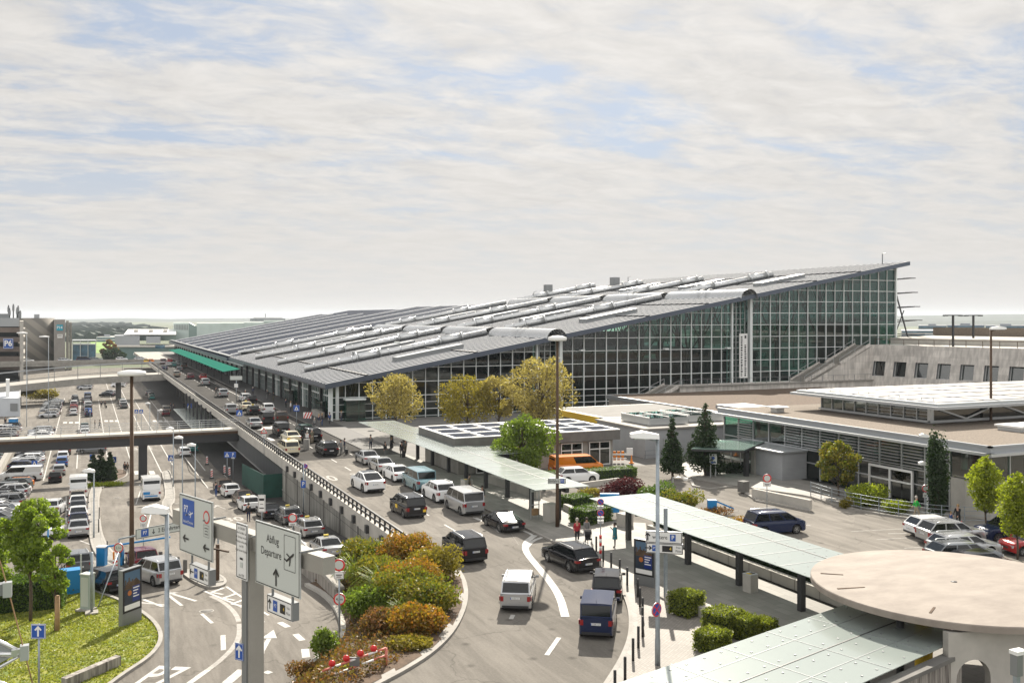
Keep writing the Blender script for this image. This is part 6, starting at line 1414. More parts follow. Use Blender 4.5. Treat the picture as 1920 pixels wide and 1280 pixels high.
tree('broad dark conifer with drooping branches beside the small green entrance canopy', tuple(PZ(1322,893,7)), 7.6, .6, 2.3, 'leaf_dark', 7000, .2, 36, nb=30, shape='cone', name='conifer_tree')
for i,(x,y,h,l) in enumerate(((175,905,4.0,'left'),(190,903,4.6,'middle'),(206,902,4.2,'right'))):
    tree('%s dark conifer of the three on the planted island by the zebra crossing sign' % l, tuple(PL(x,y)), h, .2, 1.5, 'leaf_dark', 3000, .24, 40+i, nb=16, shape='cone', name='conifer_tree', group='conifers on the planted island')
shrub('low bright green ground cover shrub in front of the three conifers', tuple(PL(190,912)), 3.2, 1.4, .7, 'leaf_lime', 1500, .2, 44)
# shrubbery in the bed
SH = 'shrubs in the bed between the two roads'
for i,(t,s,rx,ry,h,m_,l) in enumerate((
 (.02,.86,1.7,1.5,2.3,'leaf_orange','orange brown shrub highest up beside the end of the parapet'),
 (.06,.40,2.1,1.8,2.4,'leaf_olive','yellow olive shrub at the upper left corner of the bed by the round sign'),
 (.10,.66,2.1,2.0,2.3,'leaf_orange','orange tipped shrub in the upper middle of the bed'),
 (.25,.80,2.0,1.8,2.2,'leaf_gold','golden shrub on the right side of the bed facing the upper road'),
 (.28,.36,2.2,2.0,2.4,'leaf_olive','olive green shrub above the height limit sign'),
 (.36,.60,2.3,2.1,2.4,'leaf_orange','amber shrub in the centre of the bed'),
 (.48,.28,1.8,1.7,2.0,'leaf_green','green shrub on the lower left slope of the bed'),
 (.50,.74,2.1,1.8,2.1,'leaf_olive','olive shrub above the kerb on the lower right of the bed'),
 (.62,.46,1.8,1.5,1.5,'leaf_reddish','low reddish shrub behind the red lamp barrier'),
 (.45,.52,2.2,2.0,2.3,'leaf_olive','olive brown shrub filling the middle of the bed'),
 (.62,.76,1.9,1.6,1.5,'leaf_orange','rusty shrub low on the right side of the bed'),
 (.72,.80,1.3,1.2,.6,'leaf_gold','low golden shrub by the kerb right of the barrier'))):
    k = t*(nn-1); a = BEDA[int(k)]; b = BEDB[int(k)]; q = a.lerp(b,s); q.z += .2; shrub(l, tuple(q), rx, ry, h, m_, int(3300*rx), .14, 50+i, group=SH, nb=11)
shrub('dense leafy green bush left of the red lamp barrier', tuple(PL(606,1232,.2)), .8, .7, 1.5, 'leaf_green', 1600, .14, 65); shrub('thin brownish bush at the bottom of the bed near the dashes', tuple(PL(566,1272,.1)), .8, .7, .9, 'leaf_reddish', 1300, .1, 66)
shrub('tiny green bush between barrier and bottom edge', tuple(PZ(655,1268,6.6)), .9, .8, .6, 'leaf_lime', 900, .12, 67)
def grassclump(label, p, h, n, seed):
    o = thing('ornamental_grass', label, 'plant', p); r_ = random.Random(seed); mb = MB()
    for k in range(n):
        a = r_.uniform(0,6.28); L_ = h*r_.uniform(.6,1.2); e = r_.uniform(.3,1.0); d_ = Vector((math.cos(a),math.sin(a),0)); pts = [Vector((0,0,0))+d_*.1*r_.random(), d_*L_*e*.35+Vector((0,0,L_*.65)), d_*L_*e*.8+Vector((0,0,L_*.8)), d_*L_*e*1.15+Vector((0,0,L_*.62))]
        s_ = Vector((-d_.y,d_.x,0))*.022; vs = [v for q in pts for v in (q-s_,q+s_)]; mb.add(vs,[(0,1,3,2),(2,3,5,4),(4,5,7,6)],'leaf_lime')
    ob = mb.build('grass_blades', o)
for i,(t,s,h,l) in enumerate(((.42,.38,2.3,'tall arching ornamental grass clump in the middle of the bed'),(.22,.22,2.2,'arching ornamental grass clump close to the height limit sign'),(.58,.6,1.5,'smaller ornamental grass clump low in the bed'))):
    k = int(t*(nn-1)); q = BEDA[k].lerp(BEDB[k],s); q.z += .25; grassclump(l, tuple(q), h, 160, 70+i)
# ground cover in the bed
rs = np.random.RandomState(5); n = 9000; tt = rs.uniform(0,nn-1.01,n); ss = rs.uniform(.06,.9,n); P = np.zeros((n,3))
for i in range(n): k = int(tt[i]); f = tt[i]-k; a = BEDA[k].lerp(BEDA[k+1],f); b = BEDB[k].lerp(BEDB[k+1],f); q = a.lerp(b,ss[i]); P[i] = (q.x,q.y,q.z+.15+.35*math.sin(math.pi*ss[i])+abs(rs.normal())*.18)
kind(leaves('ground_cover', P, .14, 'leaf_cover', None, None, 9),'stuff')
# lawn blades
rs = np.random.RandomState(8); n = 26000; poly = [(p.x,p.y) for p in lp]
def inpoly(x,y,poly):
    c = np.zeros(len(x),bool); j = len(poly)-1
    for i in range(len(poly)):
        xi,yi = poly[i]; xj,yj = poly[j]; c ^= ((yi > y) != (yj > y)) & (x < (xj-xi)*(y-yi)/(yj-yi+1e-9)+xi); j = i
    return c
xs = rs.uniform(min(p[0] for p in poly),max(p[0] for p in poly),n*2); ys_ = rs.uniform(min(p[1] for p in poly),max(p[1] for p in poly),n*2); ok = inpoly(xs,ys_,poly); xs, ys_ = xs[ok][:n], ys_[ok][:n]
P = np.stack([xs,ys_,np.array([zl(y)+.09 for y in ys_])],1); kind(leaves('lawn_grass', P, .11, 'blade', None, np.tile([0,0,-.1],(len(P),1)), 10, 1.2),'stuff')
# hedges
def hedge(label, a, b, w_, h, m='leaf_hedge', seed=1, n=None, name='hedge'):
    a, b = Vector(a), Vector(b); L_ = (b-a).length; c = (a+b)/2; ang_ = math.atan2(b.y-a.y,b.x-a.x)
    o = shrub(label, tuple(c), L_/2, w_/2, h, m, n or int(1100*L_*(h+w_)/6+500), .12, seed, name=name, cat='hedge', box=True); o.rotation_euler = (0,0,ang_); return o
hedge('clipped green hedge in front of the orange van', PZ(1000,905,7), PZ(1186,893,7), 1.8, 1.0, seed=81)
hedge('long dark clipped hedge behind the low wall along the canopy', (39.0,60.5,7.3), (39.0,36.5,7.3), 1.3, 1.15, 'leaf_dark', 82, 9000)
hedge('short clipped green hedge block nearest the end of the long canopy', PZ(1062,955,7), PZ(1100,948,7), 1.7, 1.05, seed=83); hedge('short clipped green hedge block left of the blue machine', PZ(1083,985,7), PZ(1132,975,7), 1.9, 1.25, seed=84)
shrub('small golden shrub between the two short hedge blocks and the canopy', tuple(PZ(1108,935,7)), 1.4, 1.1, 1.1, 'leaf_gold', 1300, .14, 85)
shrub('round dark purple shrub behind the white edged bed', tuple(PZ(1165,940,7)), 2.5, 1.8, 2.1, 'leaf_purple', 5200, .15, 86)
shrub('broad green shrub right of the purple one', tuple(PZ(1228,948,7)), 2.0, 1.8, 2.0, 'leaf_hedge', 3800, .16, 87); shrub('green brown shrub at the right end of the planted strip', tuple(PZ(1275,955,7)), 1.9, 1.7, 1.7, 'leaf_olive', 3200, .16, 88)
shrub('low reddish ground cover shrub along the planted strip', tuple(PZ(1330,968,7)), 2.8, 1.2, .7, 'leaf_reddish', 1800, .13, 89); shrub('low orange ground cover shrub behind the driving navy car', tuple(PZ(1372,985,7)), 2.6, 1.0, .6, 'leaf_orange', 1500, .13, 90)
shrub('round yellow green shrub behind the metal railing', tuple(PZ(1628,950,7)), 1.9, 1.5, 2.1, 'leaf_lime', 4600, .15, 91); shrub('smaller flat topped yellow shrub behind the railing', tuple(PZ(1682,962,7)), 1.25, 1.0, 1.2, 'leaf_lime', 2600, .14, 92); shrub('small reddish shrub in front of the railing', tuple(PZ(1585,952,7)), .7, .6, .9, 'leaf_gold', 900, .13, 93)
for i,(x,y,r_,l) in enumerate(((1339,885,1.6,'left'),(1375,888,1.3,'right'))): shrub('low dark shrub %s of the broad conifer' % ('left' if i == 0 else 'right'), tuple(PZ(x,y,7)), r_, 1.0, 1.2, 'leaf_dark', 1500, .16, 95+i)
bx = 'cube clipped bushes on the cobbles'
for i,(x,y,r_,h,l) in enumerate(((1287,1150,.72,1.15,'cube clipped bush beside the square concrete bench, largest upright one'),(1356,1188,.80,1.2,'widest cube clipped bush in the middle of the group'),(1397,1195,.55,1.05,'small cube clipped bush right of the widest one'),(1432,1187,.5,.7,'lowest cube clipped bush partly behind the glass canopy'),(1336,1218,.66,.9,'cube clipped bush nearest to the glass canopy edge'))):
    q = PZ(x,y,7.13); b_ = shrub(l, tuple(q), r_, r_*.9, h, 'leaf_box', 3600, .10, 100+i, name='clipped_bush', cat='bush', box=True, group=bx); b_.rotation_euler = (0,0,.3)
hedge('dark clipped hedge behind the maple trees on the lawn', PL(-40,1150), PL(118,1135), 2.2, 1.9, 'leaf_hedge', 110, 11000)
shrub('low shrub at the foot of the blue container', tuple(PL(138,1112)), .9, .6, .6, 'leaf_hedge', 900, .12, 111)
p = PL(16,762); shrub('band of yellow flowering roof planting behind the white flat building', (PD(28,730,250).x,PD(28,730,250).y,2.3), 6.0, 3, 2.6, 'leaf_gold', 2200, .4, 112); shrub('yellow green shrub bank right of the white flat building', (PD(80,735,262).x,PD(80,735,262).y,.5), 5.5, 3, 3.0, 'leaf_gold', 2000, .4, 113)
q = PD(205,HY,480); tree('tree with pinkish foliage beside the far grey annex', (q.x,q.y,0), 12, 2, 5, 'leaf_reddish', 1800, .9, 114, nb=12); q = PD(212,HY,470); tree('round dark green tree beside the far grey annex', (q.x,q.y,0), 8, 1, 5, 'leaf_dark', 1600, .9, 115, nb=12)
# ================================================================ people
PT = {}
def person_mesh(pose, kid=False):
    key = (pose, kid)
    if key in PT: return PT[key]
    J = {'pel':(0,0,.95),'wst':(0,0,1.10),'chs':(0,.0,1.32),'nek':(0,.01,1.50),'hed':(0,.02,1.60),'top':(0,.01,1.74)}
    arm = {'stand':((.20,.02,1.16),(.22,.06,.92)),'walk':((.22,.10,1.18),(.22,.26,1.0)),'push':((.20,.18,1.2),(.18,.42,1.08)),'phone':((.22,.10,1.18),(.10,.26,1.38)),'lean':((.2,.2,1.15),(.17,.42,.98))}[pose]
    lg = {'stand':((.10,.02,.50),(.10,0,.08),(.11,.0,.50),(.11,0,.08)),'walk':((.10,.18,.52),(.10,.16,.10),(.10,-.06,.50),(.10,-.30,.14)),'push':((.10,.14,.52),(.10,.12,.09),(.10,-.04,.5),(.10,-.22,.12)),'phone':((.10,.0,.5),(.10,0,.08),(.11,.0,.5),(.11,0,.08)),'lean':((.11,.05,.5),(.11,0,.08),(.11,.02,.5),(.11,0,.08))}[pose]
    V = []; E = []; Rr = []; names = []
    def add(p, r_, pa, nm): V.append(p); Rr.append(r_); names.append(nm); i = len(V)-1; (E.append((pa,i)) if pa is not None else None); return i
    ly = .10 if pose == 'lean' else 0
    pel = add(J['pel'],.135,None,'legs'); ws = add((0,ly*.4,1.10),.125,pel,'top'); ch = add((0,ly,1.32),.15,ws,'top'); nk = add((0,ly+.02,1.49),.055,ch,'skin'); hd = add((0,ly+.03,1.60),.092,nk,'skin'); tp = add((0,ly+.02,1.70),.075,hd,'skin'); ns = add((0,ly+.125,1.605),.014,hd,'skin')
    for s in (1,-1):
        k_ = 0 if s > 0 else 2; sh = add((s*.17,ly,1.42),.065,ch,'top'); a_ = arm if s > 0 or pose in ('push','lean') else (((.21,-.08,1.18),(.22,-.18,.98)) if pose == 'walk' else ((.21,.0,1.16),(.23,.05,.92)))
        el = add((s*a_[0][0],a_[0][1]+ly,a_[0][2]),.046,sh,'top'); wr_ = add((s*a_[1][0],a_[1][1]+ly,a_[1][2]),.034,el,'top'); d_ = (Vector(V[wr_])-Vector(V[el])).normalized(); pm = add(tuple(Vector(V[wr_])+d_*.07),.034,wr_,'skin')
        for f in range(4): q = Vector(V[pm])+d_*(.05+.008*(1.5-abs(f-1.5)))+Vector(((f-1.5)*.018,0,0)); i1 = add(tuple(q),.0095,pm,'skin'); add(tuple(q+d_*.03+Vector((-s*.012,0,-.006))),.0085,i1,'skin')
        add(tuple(Vector(V[pm])+Vector((-s*.035,.03,0))+d_*.01),.011,pm,'skin')
        hp = add((s*.09,0,.88),.10,pel,'legs'); kn = add((s*lg[k_][0],lg[k_][1],lg[k_][2]),.062,hp,'legs'); an = add((s*lg[k_+1][0],lg[k_+1][1],lg[k_+1][2]),.043,kn,'legs'); toe = add((s*lg[k_+1][0],lg[k_+1][1]+.15,lg[k_+1][2]-.04),.038,an,'shoe')
    me = bpy.data.meshes.new('person_skeleton'); me.from_pydata(V,E,[]); ob = bpy.data.objects.new('person_skeleton', me); COL.objects.link(ob)
    md = ob.modifiers.new('skin','SKIN'); md.use_smooth_shade = True
    for i, sv in enumerate(me.skin_vertices[0].data): sv.radius = (Rr[i]*(1.25 if names[i] == 'top' and i < 3 else 1), Rr[i]*(.8 if i < 3 else 1)); sv.use_root = (i == 0)
    sb = ob.modifiers.new('sub','SUBSURF'); sb.levels = 1; bpy.context.view_layer.update(); dg = bpy.context.evaluated_depsgraph_get(); m2 = bpy.data.meshes.new_from_object(ob.evaluated_get(dg)); bpy.data.objects.remove(ob)
    m2.name = 'person_body'; m2.materials.clear(); 
    for n_ in ('skin','cloth','cloth2','trim'): m2.materials.append(MATS.get(n_) or MATS['skin'])
    ix = {'skin':0,'top':1,'legs':2,'shoe':3}; segs = [(Vector(V[a]),Vector(V[b]),names[b]) for a,b in E]
    for p_ in m2.polygons:
        c = p_.center; best = None
        for a,b,n_ in segs:
            ab = b-a; t = max(0,min(1,(c-a).dot(ab)/max(1e-9,ab.length_squared))); dd = (c-(a+ab*t)).length
            if best is None or dd < best[0]: best = (dd,n_)
        p_.material_index = ix[best[1]]
    lo = min(v.co.z for v in m2.vertices)
    for v in m2.vertices: v.co.z -= lo
    PT[key] = m2; return m2
mat('cloth',(.1,.1,.1),.85); mat('cloth2',(.05,.05,.06),.85)
CL = {'black':(.015,.015,.018),'blue':(.03,.07,.20),'navy':(.015,.02,.05),'red':(.35,.02,.03),'green':(.02,.42,.06),'grey':(.18,.18,.18),'white':(.65,.65,.65),'beige':(.30,.25,.18),'teal':(.03,.18,.22),'khaki':(.10,.09,.06),'pink':(.45,.2,.22)}
for k_, c_ in CL.items(): mat('cloth_'+k_, c_, .9, var=.15, scale=8)
mat('hair_dark',(.03,.02,.015),.7); mat('hair_grey',(.35,.33,.30),.7); mat('hair_blond',(.30,.20,.09),.7)
def person(label, pos, heading, top, legs, pose='stand', hair='dark', h=1.76, group=None, coat=None):
    o = thing('person', label, 'person', tuple(pos), -rad(heading), group); me = person_mesh(pose); s_ = h/1.76; o.scale = (s_,)*3
    b = bpy.data.objects.new('body', me); COL.objects.link(b); b.parent = o
    for i, mn in ((1,'cloth_'+top),(2,'cloth_'+legs),(3,'trim')): b.material_slots[i].link = 'OBJECT'; b.material_slots[i].material = MATS[mn]
    ly = .10 if pose == 'lean' else 0
    key = 'hair_'+hair
    def hm():
        m_ = MB(); T_ = Matrix.Translation((0,.0,0)); prof = []
        m_.lathe([(.105,1.56),(.112,1.62),(.108,1.68),(.085,1.735),(.04,1.765),(.001,1.772)],key,12,Matrix.Translation((0,-.012,.035))); return m_
    hh = bpy.data.objects.new('hair', xmesh('hair|'+hair, hm)); COL.objects.link(hh); hh.parent = o; hh.location = (0,ly+.0,.0)
    def em():
        m_ = MB()
        for s in (1,-1): m_.lathe([(.012,0),(.009,.006),(.001,.008)],'black',6,Matrix.Translation((s*.034,.115,1.66)) @ Matrix.Rotation(rad(-90),4,'X'))
        m_.box((0,.122,1.585),(.045,.008,.008),'maroon_lip'); return m_
    mat('maroon_lip',(.25,.07,.06),.5); e = bpy.data.objects.new('face', xmesh('face', em)); COL.objects.link(e); e.parent = o; e.location = (0,ly,0)
    if coat: 
        m_ = MB(); m_.lathe([(.25,.62),(.23,.80),(.20,1.0),(.205,1.2),(.17,1.44)],'cloth_'+coat,12,Matrix.Diagonal((1,.75,1,1)),cap=False); m_.build('coat', o)
    return o
def U2(x,y,z=7.13): return PZ(x,y,z)
person('man in a red shirt and open black jacket walking beside the pushchair', U2(1082,1020), 200, 'red','black','walk','grey',1.82)
person('woman in a grey coat pushing the black pushchair', U2(1100,1016), 200, 'grey','black','push','dark',1.72,coat='grey')
person('woman in a teal jacket and dark dress looking at her phone on the pale paving', U2(1153,1026), 300, 'teal','black','phone','dark',1.70,coat='teal')
pr = thing('pushchair','black pushchair in front of the woman in the grey coat','pushchair',tuple(U2(1103,1024)),rad(160))
MB().box((0,0,.55),(.42,.5,.12),'black').box((0,-.22,.78),(.42,.1,.5),'black').build('seat',pr); MB().add([(x*.23,-.25+.42*math.sin(a),.72+.42*math.cos(a)) for a in (-.3,.2,.7,1.2) for x in (-1,1)],[(0,1,3,2),(2,3,5,4),(4,5,7,6)],'cloth_black').build('hood',pr)
MB().tube([(-.24,.35,.15),(-.24,-.3,1.05),(.24,-.3,1.05),(.24,.35,.15)],.018,'alu',6).tube([(-.24,-.35,.15),(-.24,.2,.6)],.015,'alu',6).tube([(.24,-.35,.15),(.24,.2,.6)],.015,'alu',6).build('frame',pr)
for x,y in ((-.26,.35),(.26,.35),(-.26,-.35),(.26,-.35)): MB().lathe([(.06,-.02),(.14,-.02),(.14,.02),(.06,.02)],'tyre',14,Matrix.Rotation(rad(90),4,'Y')).build('wheel',pr).location = (x,y,.14)
person('man in a bright green shirt walking behind the railing', U2(1718,972), 110, 'green','beige','walk','grey',1.78)
person('person in black with a red bag leaning towards a child', U2(1797,988), 250, 'black','black','lean','blond',1.74); tag(MB().box((0,0,0),(.4,.2,.42),'cloth_red').tube([(-.15,0,.2),(0,0,.45),(.15,0,.2)],.02,'cloth_red',6).build('shoulder_bag',loc=tuple(U2(1803,988,8.1))), 'dark red bag hanging at the hip of the person in black','bag')
person('small child in a blue shirt beside the person in black', U2(1783,986), 90, 'blue','navy','stand','blond',1.1)
person('dark dressed man standing beside the white hatchback taxi', PL(667,979) if False else PL(466,978,.02), 30, 'black','navy','stand','dark',1.8)
person('man in blue standing at the far end of the taxi row', PL(405,931,.02), 60, 'navy','blue','stand','dark',1.76)
person('man with a hand on the silver people carrier on the upper road', PZ(405,742,7.0), 60, 'black','black','walk','dark',1.8)
person('person in white shirt between the dark cars at the kerb', PZ(576,834,7.0), 40, 'white','navy','stand','grey',1.74); person('person in beige trousers leaning into the big black off-roader', PZ(585,831,7.0), 10, 'khaki','beige','lean','grey',1.78); person('person in a grey jacket at the open tailgate of the black estate', PZ(640,852,7.0), 330, 'grey','grey','lean','dark',1.75); person('person in dark blue beside the open tailgate', PZ(646,848,7.0), 300, 'navy','grey','stand','dark',1.7)
person('man in a grey shirt walking on the dark pavement towards the canopy', U2(695,842), 200, 'grey','navy','walk','dark',1.76); person('dark dressed person standing at the first canopy post', U2(722,856), 160, 'black','grey','stand','dark',1.7); person('person in black with a suitcase under the canopy near the building', U2(753,857), 190, 'black','black','stand','dark',1.78); person('person sitting height, in black between two canopy posts', U2(733,845), 60, 'black','black','lean','blond',1.6)
person('person in white between the pillar and the suitcase owner', U2(760,850), 190, 'grey','khaki','walk','blond',1.7); person('dark person on the pavement behind the pale blue minibus', U2(904,948), 190, 'black','black','stand','dark',1.7); person('dark red clothed person at the litter bin under the canopy', U2(880,925), 100, 'khaki','black','stand','dark',1.78)
for i,(x,y,t_,g_) in enumerate(((598,800,'navy','grey'),(604,798,'black','blue'),(590,805,'grey','black'),(556,775,'black','navy'),(545,772,'white','navy'),(536,764,'navy','black'),(512,752,'black','khaki'),(500,748,'black','grey'),(474,742,'navy','black'),(461,748,'black','black'),(640,790,'grey','navy'),(618,795,'blue','black'))):
    person('%s clothed traveller, %s counted from the terminal corner along the dark pavement' % (t_, ORD[i]), U2(x,y), R.uniform(0,360), t_,g_,R.choice(['stand','walk','lean']), R.choice(['dark','grey','blond']), R.uniform(1.62,1.85), group='travellers on the dark pavement')
person('left one of the two dark figures walking on the far car park lane', PL(190,764,.02), 5, 'black','black','walk','dark',1.8,group='walking pair'); person('right one of the two dark figures, pulling a trolley case', PL(197,764,.02), 5, 'black','black','walk','dark',1.75,group='walking pair')
person('person in black waiting behind the conifers near the crossing', PL(234,888,.02), 180, 'black','black','stand','dark',1.78); person('shorter person in dark clothes waiting behind the conifers', PL(239,887,.02), 180, 'maroon' if False else 'khaki','black','stand','dark',1.65)
for i,(x,y) in enumerate(((178,803),(187,803),(102,815),(314,772),(320,768),(325,770),(345,765),(132,776),(10,798))): person('dark distant pedestrian, %s of those scattered over the lower car park' % ORD[i], PL(x,y,.03), R.uniform(0,360), R.choice(['black','navy','grey']),R.choice(['black','navy']),R.choice(['stand','walk']), 'dark', R.uniform(1.65,1.85), group='pedestrians on the lower car park')
for i,(p_,w_) in enumerate(((U2(757,858),.35),(U2(590,809),.3),(PL(199,765,.02),.35),(PZ(650,852,7),.4))):
    s_ = thing('suitcase', ('black suitcase beside the person under the canopy','dark suitcase on the pavement by the terminal corner','dark trolley case behind the walking pair','dark suitcase waiting behind the black estate car')[i], 'suitcase', tuple(p_), .3*i); MB().box((0,0,.36),(w_,.22,.6),'black').build('case',s_); MB().tube([(-.1,0,.66),(-.1,0,.9),(.1,0,.9),(.1,0,.66)],.012,'alu',5).build('handle',s_)
# ================================================================ signs, lamps and street furniture
RT, FW = Vector((CA,-SA,0)), Vector((SA,CA,0)); UP = Vector((0,0,1))
def board(par, c, right, w_, h_, draw=None, face='signwhite', border='black', name='sign_face', th=.05, back='steel_light', shape='rect', bw=.035):
    """flat board centred on c (local to par), facing right x up; draw(Face2D) puts the graphics on"""
    right = Vector(right).normalized(); n = right.cross(UP).normalized(); mb = MB(); c = Vector(c)
    if shape == 'rect':
        P = [c+right*a*w_/2+UP*b*h_/2 for a,b in ((-1,-1),(1,-1),(1,1),(-1,1))]
        mb.add(P+[p-n*th for p in P],[(0,1,2,3)],face); mb.add(P+[p-n*th for p in P],[(5,4,7,6),(1,0,4,5),(2,1,5,6),(3,2,6,7),(0,3,7,4)],back)
    else:
        k = 24 if shape == 'disc' else 3; a0 = 0 if k == 24 else math.pi/2; P = [c+right*w_/2*math.cos(a0+2*math.pi*i/k)+UP*w_/2*math.sin(a0+2*math.pi*i/k) for i in range(k)]
        mb.add(P,[tuple(range(k))],face); mb.add(P+[p-n*th for p in P],[tuple(range(2*k-1,k-1,-1))]+[(i,k+i,k+(i+1)%k,(i+1)%k) for i in range(k)],back)
    f = Face2D(mb,c,right,UP,n); f.step = .004
    if shape == 'rect' and border:
        o_ = .05*min(1,h_); W_, H_ = w_/2-o_, h_/2-o_
        for a,b in (((-W_,-H_),(W_,-H_)),((W_,-H_),(W_,H_)),((W_,H_),(-W_,H_)),((-W_,H_),(-W_,-H_))): f.line(a,b,bw,border)
    if draw: draw(f)
    return mb.build(name, par)
def pole(par, z0, z1, r_=.045, m='galv', xy=(0,0), name='pole'): return MB().lathe([(r_,z0),(r_,z1)],m,10).build(name,par,loc=(xy[0],xy[1],0))
def Cam(lat, d, z): return FW*d+RT*lat+UP*z
# ---- overhead direction gantry
gd = (RT*.695-FW*.719).normalized(); G0 = Cam(-8.7,36,0)
gt = thing('sign_gantry','grey box beam gantry on a thick square column carrying the departure signs','gantry',tuple(Cam(-10.1,37.4,5.6)))
gl_ = lambda v: Vector(v)-gt.location
cpos = Cam(-10.1,37.4,0)
mb = MB(); ang_ = math.atan2(gd.y,gd.x)
mb.box((0,0,4.3),(.62,.62,9.2),'gantry_grey' if 'gantry_grey' in MATS else mat('gantry_grey',(.30,.29,.26),.5,.2,var=.08,scale=1).name,ang_); mb.box((0,-.0,4.0),(.34,.74,8.0),'steel_grey',ang_); mb.build('column',gt)
a_ = G0-gd*8.6+UP*14.3; b_ = G0+gd*3.3+UP*14.3; MB().bar(gl_(a_),gl_(b_),.5,.62,'gantry_grey').build('beam',gt)
mb = MB()
for t_ in (-6.8,-5.2,-1.2,2.2): p = G0+gd*t_+UP*14.65; q = gd.cross(UP)*.5; MB().bar(gl_(p-q),gl_(p+q),.06,.06,'steel_grey').build('outrigger',gt)
MB().bar(gl_(G0-gd*8+UP*13.2),gl_(G0-gd*4+UP*13.5),.06,.06,'rust').build('outrigger',gt)
fn = gd.cross(UP).normalized(); fn = fn if fn.dot(FW) < 0 else -fn
rd_ = gd if gd.cross(UP).dot(fn) > 0 else -gd
def plane_icon(f,u,v,s,m,rot=rad(32)):
    def q(a,b): c,sn = math.cos(rot),math.sin(rot); return (u+(a*c-b*sn)*s, v+(a*sn+b*c)*s)
    f.poly([q(-.62,-.04),(q(-.5,-.10)),q(.55,-.10),q(.72,0),q(.62,.09),q(-.5,.05)],m); f.poly([q(.12,.0),q(.0,0),q(-.30,.42),q(-.16,.42)],m); f.poly([q(.16,-.06),q(-.04,-.06),q(-.42,-.50),q(-.26,-.50)],m); f.poly([q(-.48,.0),q(-.6,.0),q(-.78,.28),q(-.66,.28)],m)
def d_dep(f):
    f.text('Abflug',-.30,.62,.42,'black',.82).text('Departure',-.42,.12,.42,'black',.82)
    for a,b in (((.52,-.30),(1.28,-.30)),((1.28,-.30),(1.28,.96)),((1.28,.96),(.52,.96)),((.52,.96),(.52,-.30))): f.line(a,b,.02,'black')
    plane_icon(f,.90,.18,.50,'black'); f.arrow(-.05,-.72,.62,.085,0,'black')
pS = G0+fn*.42
board(gt,gl_(pS+gd*.5+UP*14.12),rd_,3.15,2.36,d_dep,name='departure_sign')
def d_p7(f):
    f.rect(-1.2,-.05,-.1,1.05,'blue').text('P7',-.88,.62,.42,'white',.9,.01); plane_icon(f,-.42,.48,.3,'white',rad(20)); f.text('Ankunft/Terminal',-.65,.10,.17,'white',.75); f.disc(1.0,.55,.27,'red').disc(1.0,.55,.20,'signwhite')
    for k in range(3): f.rect(.84+.03*(k%2),.08-.12*k,1.16-.03*(k%2),.11-.12*k,'steel_dark')
    f.line((.76,.22),(1.24,.22),.012,'black').line((1.24,.22),(1.24,-.26),.012,'black').line((.76,-.26),(1.24,-.26),.012,'black').line((.76,.22),(.76,-.26),.012,'black'); f.arrow(-.85,-.62,.5,.075,rad(90),'black'); f.arrow(1.0,-.72,.5,.075,rad(90),'black')
q = G0-gd*6.05+fn*.42; board(gt,gl_(q+UP*14.25),rd_,3.0,2.45,lambda f: d_p7(f),name='arrivals_sign')
def d_txt(f):
    for k,s_ in enumerate(('ab 17.05.2010','keine Durchfahrt auf','der Terminals 1-4 mehr','Parkplatz nur Kurzzeitig','zum P28','folgen Sie dem Parkplatz')): f.text(s_,0,.88-.17*k,.125,'black',.72)
    f.text('zum P28',0,-.92,.14,'black',.8).rect(-.12,-.32,.12,-.24,'black').rect(-.1,-.62,.1,-.42,'signwhite')
board(gt,gl_(G0-gd*2.0+fn*.50+UP*13.95),rd_,.86,2.15,d_txt,face='white',name='notice_sign')
def d_small(ar):
    def f_(f):
        f.arrow(-.68,0,.36,.055,ar,'black').rect(-.44,-.20,-.14,.20,'blue').text('P7',-.29,0,.20,'white',.9).rect(.06,-.17,.42,.17,'black').text('4',.32,0,.22,'yellow',.8).text('freie',.64,.11,.14,'black',.8).text('Plätze',.64,-.09,.14,'black',.8)
    return f_
board(gt,gl_(G0+fn*.38+gd*.6+UP*12.32),rd_,1.75,.66,d_small(0),face='white',th=.3,back='steel_grey',name='free_spaces_sign'); board(gt,gl_(G0-gd*5.8+fn*.38+UP*12.3),rd_,1.75,.66,d_small(rad(90)),face='white',th=.3,back='steel_grey',name='free_spaces_sign')
mb = MB()
for t_ in (0,1.4,-6.6,-5.1): p = G0+gd*t_+fn*.3; mb.bar(gl_(p+UP*14.0),gl_(p+UP*12.3),.08,.1,'steel_grey'); mb.bar(gl_(p+UP*12.9),gl_(p-fn*.3+UP*14.0),.06,.06,'steel_grey')
mb.build('hanger',gt)
board(gt,(fn*.45-gd*.02+UP*(11.55-gt.location.z)) if False else tuple(Vector((0,0,0))+fn*.46-gd*.22+UP*(23-(1232-594)*36.6/F-gt.location.z)),(rd_*.6+RT*.4),.44,.66,lambda f: f.arrow(0,0,.46,.08,0,'white'),face='blue',border='white',name='one_way_sign',bw=.012)
p = PL(408,1093); tt = thing('gantry_support','thin rusty leg of the gantry standing on the kerbed island','post',tuple(p)); MB().bar((0,0,-.1),(0,0,2.6),.22,.22,'rust').box((0,0,.12),(.7,.7,.2),'concrete').build('leg',tt)
